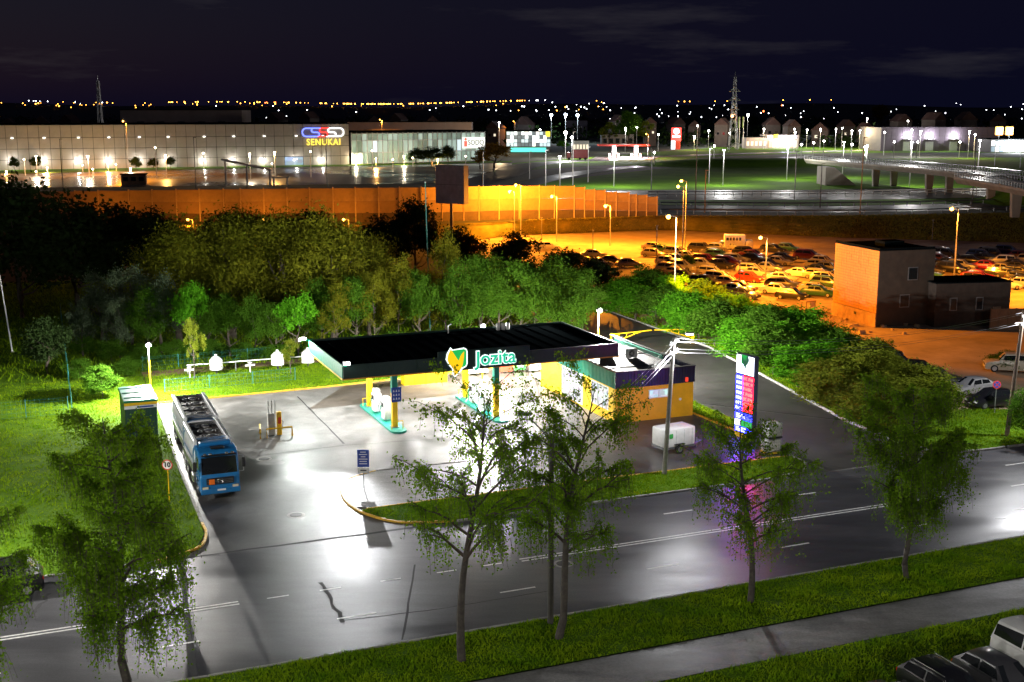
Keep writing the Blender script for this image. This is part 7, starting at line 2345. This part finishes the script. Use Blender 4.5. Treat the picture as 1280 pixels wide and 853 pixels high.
# warehouse with three lit doors
t, w_, hh = px_box('warehouse', 'low grey-violet warehouse with three lit loading doors', 1100, 1246, 159, 189, 40)
M_wh = mat('warehouse_cladding', (0.15, 0.12, 0.15), 0.6, var=0.12, scale=0.1)
MB().box((0, 20, hh / 2 - 0.1), (w_ - 0.3, 39.5, hh - 0.3)).build('core', M_joint, t)
me = MB().box((0, 0, 0), (w_ / 22 - 0.12, 0.2, hh * 0.62)).mesh('wall_panel', M_wh)
me2 = MB().box((0, 0, 0), (w_ / 22 - 0.12, 0.24, hh * 0.36)).mesh('wall_panel', M_wh)
for i in range(22):
    link('wall_panel', me, t, (-w_ / 2 + w_ * (i + 0.5) / 22, 0, hh * 0.31))
    link('wall_panel', me2, t, (-w_ / 2 + w_ * (i + 0.5) / 22, 0, hh * 0.815))
for px in (1133, 1161, 1191):
    x = (px - 1173) / 146 * w_
    dr = MB().box((x, -0.2, hh * 0.2), (4.2, 0.2, hh * 0.38)).build('loading_door', M_offw, t)
    MB().box((x, -1.2, hh * 0.50), (4.6, 2.0, 0.25)).build('awning', M_offw, dr)
    MB().box((x, -0.6, hh * 0.58), (3.0, 0.5, 0.4)).build('door_lamp', emit('door_lamp', (0.95, 0.95, 1.0), 8), dr)
    point_light('door_light', (x, -2.4, hh * 0.62), FAR_W * 0.3, (0.95, 0.93, 1.0), 0.3, t)
# corner shop with two sign cubes
t, w_, hh = px_box('corner_shop', 'bright shop with two glowing sign cubes at the right edge', 1238, 1296, 174, 191, 20)
MB().box((0, 10, hh / 2), (w_ - 0.3, 19.5, hh - 0.3)).build('core', M_joint, t)
rr = random.Random(12)
for i in range(11):
    for j in range(2):
        MB().box((-w_ / 2 + w_ * (i + 0.5) / 11, -0.05, hh * (0.26 + 0.44 * j)), (w_ / 11 - 0.3, 0.2, hh * 0.38)).build('pane', rr.choice(EP), t)
MB().box((0, 10, hh), (w_ + 0.8, 21, 0.4)).build('roof', M_roofd, t)
for px in (1248, 1260.5):
    x = (px - 1267) / 58 * w_
    k_ = MB().rbox((x, 1, hh + 4.2), (4.0, 1.2, 4.4), 0.3, 1).build('sign_cube', emit('cube_frame', (1.0, 0.45, 0.1), 2.0), t)
    MB().rbox((x, 0.3, hh + 4.2), (3.0, 0.3, 3.4), 0.1, 1).build('sign_face', emit('cube_face', (0.9, 0.92, 1.0), 5), k_)
    MB().tube([(x, 1, hh - 0.2), (x, 1, hh + 2.2)], 0.2, 6).build('stand', M_steel, k_)
point_light('shop_light', (0, -6, hh * 0.6), FAR_W * 1.5, (0.9, 0.95, 1.0), 1.0, t)
# small shops, blocks, houses
for (xa, xb, yt, yb, lb, colr, lit) in ((716, 736, 176, 190, 'low white kiosk with lit windows right of the pavilion', (0.55, 0.55, 0.5), True), (752, 792, 168, 183, 'pale concrete block below the lit tree', (0.40, 0.36, 0.3), False), (706, 734, 151, 172, 'dark cube-like hall under the blue floodlights', (0.16, 0.14, 0.18), False), (932, 958, 172, 186, 'cluttered lit forecourt shop left of the supermarket', (0.35, 0.3, 0.3), True)):
    t, w_, hh = px_box('small_building', lb, xa, xb, yt, yb, 10)
    MB().box((0, 6, hh / 2), (w_, 12, hh)).build('wall', mat('wall_' + lb[:12].replace(' ', '_'), colr, 0.8, var=0.2, scale=0.2), t)
    MB().box((0, 6, hh + 0.2), (w_ + 0.6, 12.6, 0.4)).build('roof', M_roofd, t)
    for i in range(5):
        MB().box((-w_ * 0.4 + w_ * 0.2 * i, -0.1, hh * 0.45), (w_ * 0.12, 0.2, hh * 0.4)).build('window', MATS['warm_window'] if lit else M_glass, t)
rr = random.Random(21)
M_house = mat('house_render', (0.13, 0.10, 0.085), 0.85, var=0.2, scale=0.3)
M_tiles = mat('house_roof', (0.10, 0.05, 0.04), 0.85, var=0.3, scale=0.4)
hs = [(1021, 163, 22), (985, 158, 18), (1052, 158, 18), (960, 156, 20), (900, 156, 18), (865, 158, 16), (1075, 160, 14), (842, 155, 18), (1120, 152, 20), (1160, 150, 20), (1200, 150, 22), (1240, 152, 20), (620, 160, 18), (655, 156, 22), (575, 158, 18), (540, 152, 16), (500, 150, 18), (470, 151, 14), (350, 150, 20), (390, 148, 18), (60, 154, 20), (95, 152, 18), (20, 156, 18), (770, 152, 18), (810, 154, 16)]
for i, (px, py, wp) in enumerate(sorted(hs)):
    Y_ = 760 + rr.uniform(-20, 140)
    X_ = (px - 640) / F * (Y_ * CP + 12)
    w_ = wp * Y_ / F * 0.9
    eave = max(4.0, zat(py, Y_) - Z)
    t = thing('house', 'dark pitched-roof house in the far district, %s from the left' % (ORD[i] if i < 20 else (nth(i))), 'house', (X_, Y_, Z), rr.uniform(-0.5, 0.5), 'houses of the far district')
    MB().box((0, 0, eave / 2), (w_, w_ * 1.2, eave)).build('wall', M_house, t)
    rh = w_ * 0.5
    MB().slab([(-w_ * 0.56, eave), (w_ * 0.56, eave), (0, eave + rh)], 'y', -w_ * 0.64, w_ * 0.64).build('roof', M_tiles, t)
    for s_ in (-1, 1):
        MB().box((s_ * w_ * 0.22, -w_ * 0.61, eave * 0.6), (w_ * 0.16, 0.2, w_ * 0.18)).build('window', MATS['warm_window'] if rr.random() < 0.35 else M_glass, t)
# lattice masts
def lattice(name, label, px, Y_, tp, wb, wt, arms, m):
    X_ = (px - 640) / F * (Y_ * CP + 5)
    hh = zat(tp, Y_) - Z
    t = thing(name, label, 'mast', (X_, Y_, Z))
    n = 9
    W_ = lambda k: wb + (wt - wb) * (k / n) ** 0.8
    for sx_, sy_ in ((-1, -1), (1, -1), (1, 1), (-1, 1)):
        MB().tube([(sx_ * W_(k) / 2, sy_ * W_(k) / 2, hh * k / n) for k in range(n + 1)], 0.22, 4).build('leg', m, t)
    for k in range(n):
        b = MB()
        for s_ in (-1, 1):
            b.tube([(-W_(k) / 2, s_ * W_(k) / 2, hh * k / n), (W_(k + 1) / 2, s_ * W_(k + 1) / 2, hh * (k + 1) / n)], 0.13, 4)
            b.tube([(W_(k) / 2, s_ * W_(k) / 2, hh * k / n), (-W_(k + 1) / 2, s_ * W_(k + 1) / 2, hh * (k + 1) / n)], 0.13, 4)
            b.tube([(s_ * W_(k) / 2, -W_(k) / 2, hh * k / n), (s_ * W_(k + 1) / 2, W_(k + 1) / 2, hh * (k + 1) / n)], 0.13, 4)
        b.build('brace', m, t)
    for f_, al in arms:
        MB().tube([(-al, 0, hh * f_), (al, 0, hh * f_)], 0.2, 4).tube([(-al, 0, hh * f_), (0, 0, hh * (f_ + 0.05))], 0.12, 4).tube([(al, 0, hh * f_), (0, 0, hh * (f_ + 0.05))], 0.12, 4).build('cross_arm', m, t)
    MB().tube([(0, 0, hh), (0, 0, hh + 2.5)], 0.12, 4).build('tip', m, t)
    return t, hh
lattice('lattice_mast', 'thin grey lattice mast behind the store at left', 129, 600, 101, 3.0, 0.8, (), M_steel)
t, hh = lattice('lattice_pylon', 'grey lattice power pylon with short arms and a red light', 915.5, 690, 96, 5.0, 1.0, ((0.80, 3.2), (0.68, 3.6), (0.55, 3.0)), M_steel)
MB().sphere((-1.2, -1.5, hh * 0.46), 0.7, 8, 5).build('warning_light', emit('warning_red', (1.0, 0.3, 0.1), 12), t)
# lit trees of the far district
G3 = 'trees of the far district'
for (px, b_, t_, w_, kd, lb) in ((762, 184, 152, 30, 'yg_1', 'tree lit yellow-green above the pale concrete block'), (785, 186, 138, 34, 'mid_1', 'tall dark green tree right of the lit tree'), (805, 184, 148, 26, 'yg_2', 'yellowish tree left of the far fuel sign'), (618, 210, 178, 40, 'aut_1', 'orange-lit autumn tree at the end of the glass store'), (600, 212, 186, 26, 'aut_2', 'smaller orange-lit tree beside the autumn tree'), (560, 205, 182, 20, 'dark_1', 'dark tree before the glass storefront sign'), (540, 206, 184, 34, 'dark_2', 'dark tree before the glass storefront'), (520, 206, 186, 24, 'dark_3', 'dark tree in the middle of the glass storefront'), (704, 190, 176, 16, 'bright_1', 'small lit green tree beside the pavilion'),
                                (18, 214, 196, 14, 'dark_1', 'small dark tree at the far left of the store wall'), (45, 214, 194, 16, 'dark_2', 'small dark tree second along the store wall'), (170, 213, 197, 16, 'dark_3', 'small dark tree third along the store wall'), (192, 212, 198, 14, 'dark_1', 'small dark tree fourth along the store wall'), (213, 211, 196, 14, 'dark_2', 'small dark tree fifth along the store wall'),
                                (1078, 172, 154, 18, 'bright_2', 'lit green tree behind the screen wall'), (1170, 166, 150, 18, 'bright_1', 'lit green tree behind the warehouse roof'), (1240, 164, 152, 18, 'bright_2', 'lit green tree left of the sign cubes'), (1060, 168, 150, 18, 'mid_2', 'dim green tree behind the screen wall'), (1098, 160, 130, 26, 'aut_1', 'dim brown tree left of the warehouse'), (935, 160, 145, 30, 'dark_3', 'dark tree behind the flag masts')):
    place_tree(px, b_, t_, w_, kd, lb, G3, z=Z)
# hills and dark woods up to the skyline
hm = MB()
nx, ny = 60, 10
for j in range(ny + 1):
    for i in range(nx + 1):
        x = -3600 + 7200 * i / nx
        y = 1300 + 3200 * j / ny
        f_ = j / ny
        zz = Z - 1 + (46 + 6 * math.sin(x * 0.0021) + 4 * math.sin(x * 0.006 + 1) - x * 0.0012) * (f_ ** 1.1)
        hm.v.append((x, y, zz))
for j in range(ny):
    for i in range(nx):
        hm.f.append((j * (nx + 1) + i, j * (nx + 1) + i + 1, (j + 1) * (nx + 1) + i + 1, (j + 1) * (nx + 1) + i))
struct(hm.build('hills', mat('dark_hillside', (0.03, 0.035, 0.025), 0.95, var=0.3, scale=0.01), smooth=True))
def hillz(x, y):
    f_ = min(1, max(0, (y - 1300) / 3200))
    return Z - 1 + (46 + 6 * math.sin(x * 0.0021) + 4 * math.sin(x * 0.006 + 1) - x * 0.0012) * (f_ ** 1.1)
rng = np.random.default_rng(77)
pts = []
for c_ in range(900):
    y = rng.uniform(720, 1900)
    x = rng.uniform(-0.5, 0.5) * y
    n = int(60 * min(1.0, 1000 / y))
    h_ = rng.uniform(5, 12)
    q = rng.normal(size=(n, 3)) * np.array([4.5, 4.5, h_ * 0.28]) + np.array([x, y, hillz(x, y) + h_ * 0.55])
    pts.append(q)
stuff(link('far_woods', leaf_mesh('far_woods', np.concatenate(pts), 2.6, L_dark, 5, aspect=0.7)), 'dark mass of trees filling the distance below the skyline', 'woods')
# city lights on the hills: far too many and too small to count
rr = random.Random(31)
def city(n, xa, xb, ya, yb, big=1.0):
    out = []
    for _ in range(n):
        px, py = rr.uniform(xa, xb), rr.triangular(ya, yb, (ya + yb) / 2)
        u, v = px - 640.0, py - 426.5
        ray = Vector((u, F * CP - v * SP, -(F * SP + v * CP))).normalized()
        q = None
        for s_ in range(140, 560):
            c_ = Vector((0, 0, H)) + ray * (s_ * 9.0)
            if c_.y > 1300 and c_.z < hillz(c_.x, c_.y) + 9:
                q = c_
                break
        if q is None:
            y_ = 4300
            c_ = ray * (y_ / ray.y)
            q = Vector((0, 0, H)) + c_
            q.z = min(q.z, hillz(q.x, q.y) + 14)
        out.append((q, 0.00042 * q.y * rr.uniform(0.55, 1.25) * big))
    return out
def lights_obj(name, items, m, label):
    mb = MB()
    for q, r__ in items:
        mb.sphere((q.x, q.y, q.z), r__, 6, 4)
    stuff(mb.build(name, m), label, 'city lights')
lights_obj('orange_city_lights', city(14, 0, 135, 127, 134) + city(34, 205, 420, 120, 134) + city(70, 420, 660, 119, 126, 1.1) + city(30, 205, 640, 118, 134, 0.8) + city(8, 640, 760, 118, 152) + city(8, 830, 1040, 121, 126) + city(14, 0, 205, 126, 135, 0.8), emit('city_orange', (1.0, 0.36, 0.04), 9), 'scattered orange city lights along the dark skyline')
lights_obj('white_city_lights', city(10, 0, 140, 118, 134, .8) + city(16, 270, 640, 128, 150, .9) + city(22, 650, 760, 117, 150, .9) + city(34, 760, 1010, 128, 152, .8) + city(22, 1010, 1280, 120, 152, .8), emit('city_white', (0.9, 0.93, 1.0), 7), 'scattered white city lights below the skyline')
lights_obj('red_city_lights', city(3, 325, 345, 126, 131, 1.2) + city(2, 920, 1000, 118, 140, 1.3), emit('city_red', (1.0, 0.12, 0.03), 8), 'few red beacon lights on the skyline')

# ================================================================ street lamps beyond the frame; the four nearest are added as fill light
for i, (p, rz_) in enumerate(((S(62.0, -17.6), AL), (S(-43.0, -15.5), AL), (Vector((-34, 24, 0)), AL + math.pi), (Vector((-9, 19, 0)), AL + math.pi), (Vector((16, 22, 0)), AL + math.pi), (Vector((40, 31, 0)), AL + math.pi))):
    t = thing('street_lamp', ('lit street lamp on the far kerb past the right edge', 'lit street lamp on the far kerb past the left edge', 'added fill lamp below the frame, first from the left', 'added fill lamp below the frame, second from the left', 'added fill lamp below the frame, third from the left', 'added fill lamp below the frame, fourth from the left')[i], 'street lamp', p, rz_)
    MB().tube([(0, 0, -0.2), (0, 0, 9.0)], [0.13, 0.09], 8).build('post', M_steel, t)
    MB().tube([(0, 0, 8.9), (0, -1.2, 9.4)], 0.04, 6).build('arm', M_steel, t)
    hd = MB().rbox((0, -1.5, 9.42), (0.3, 0.7, 0.14), 0.04, 1).build('lamp_head', M_dsteel, t)
    MB().box((0, -1.5, 9.33), (0.24, 0.6, 0.02)).build('lens', M_lamp_w, hd)
    point_light('street_light', (0, -1.5, 9.1), STREET_FILL_W[i], (1.0, 0.96, 0.90), 0.15, t)
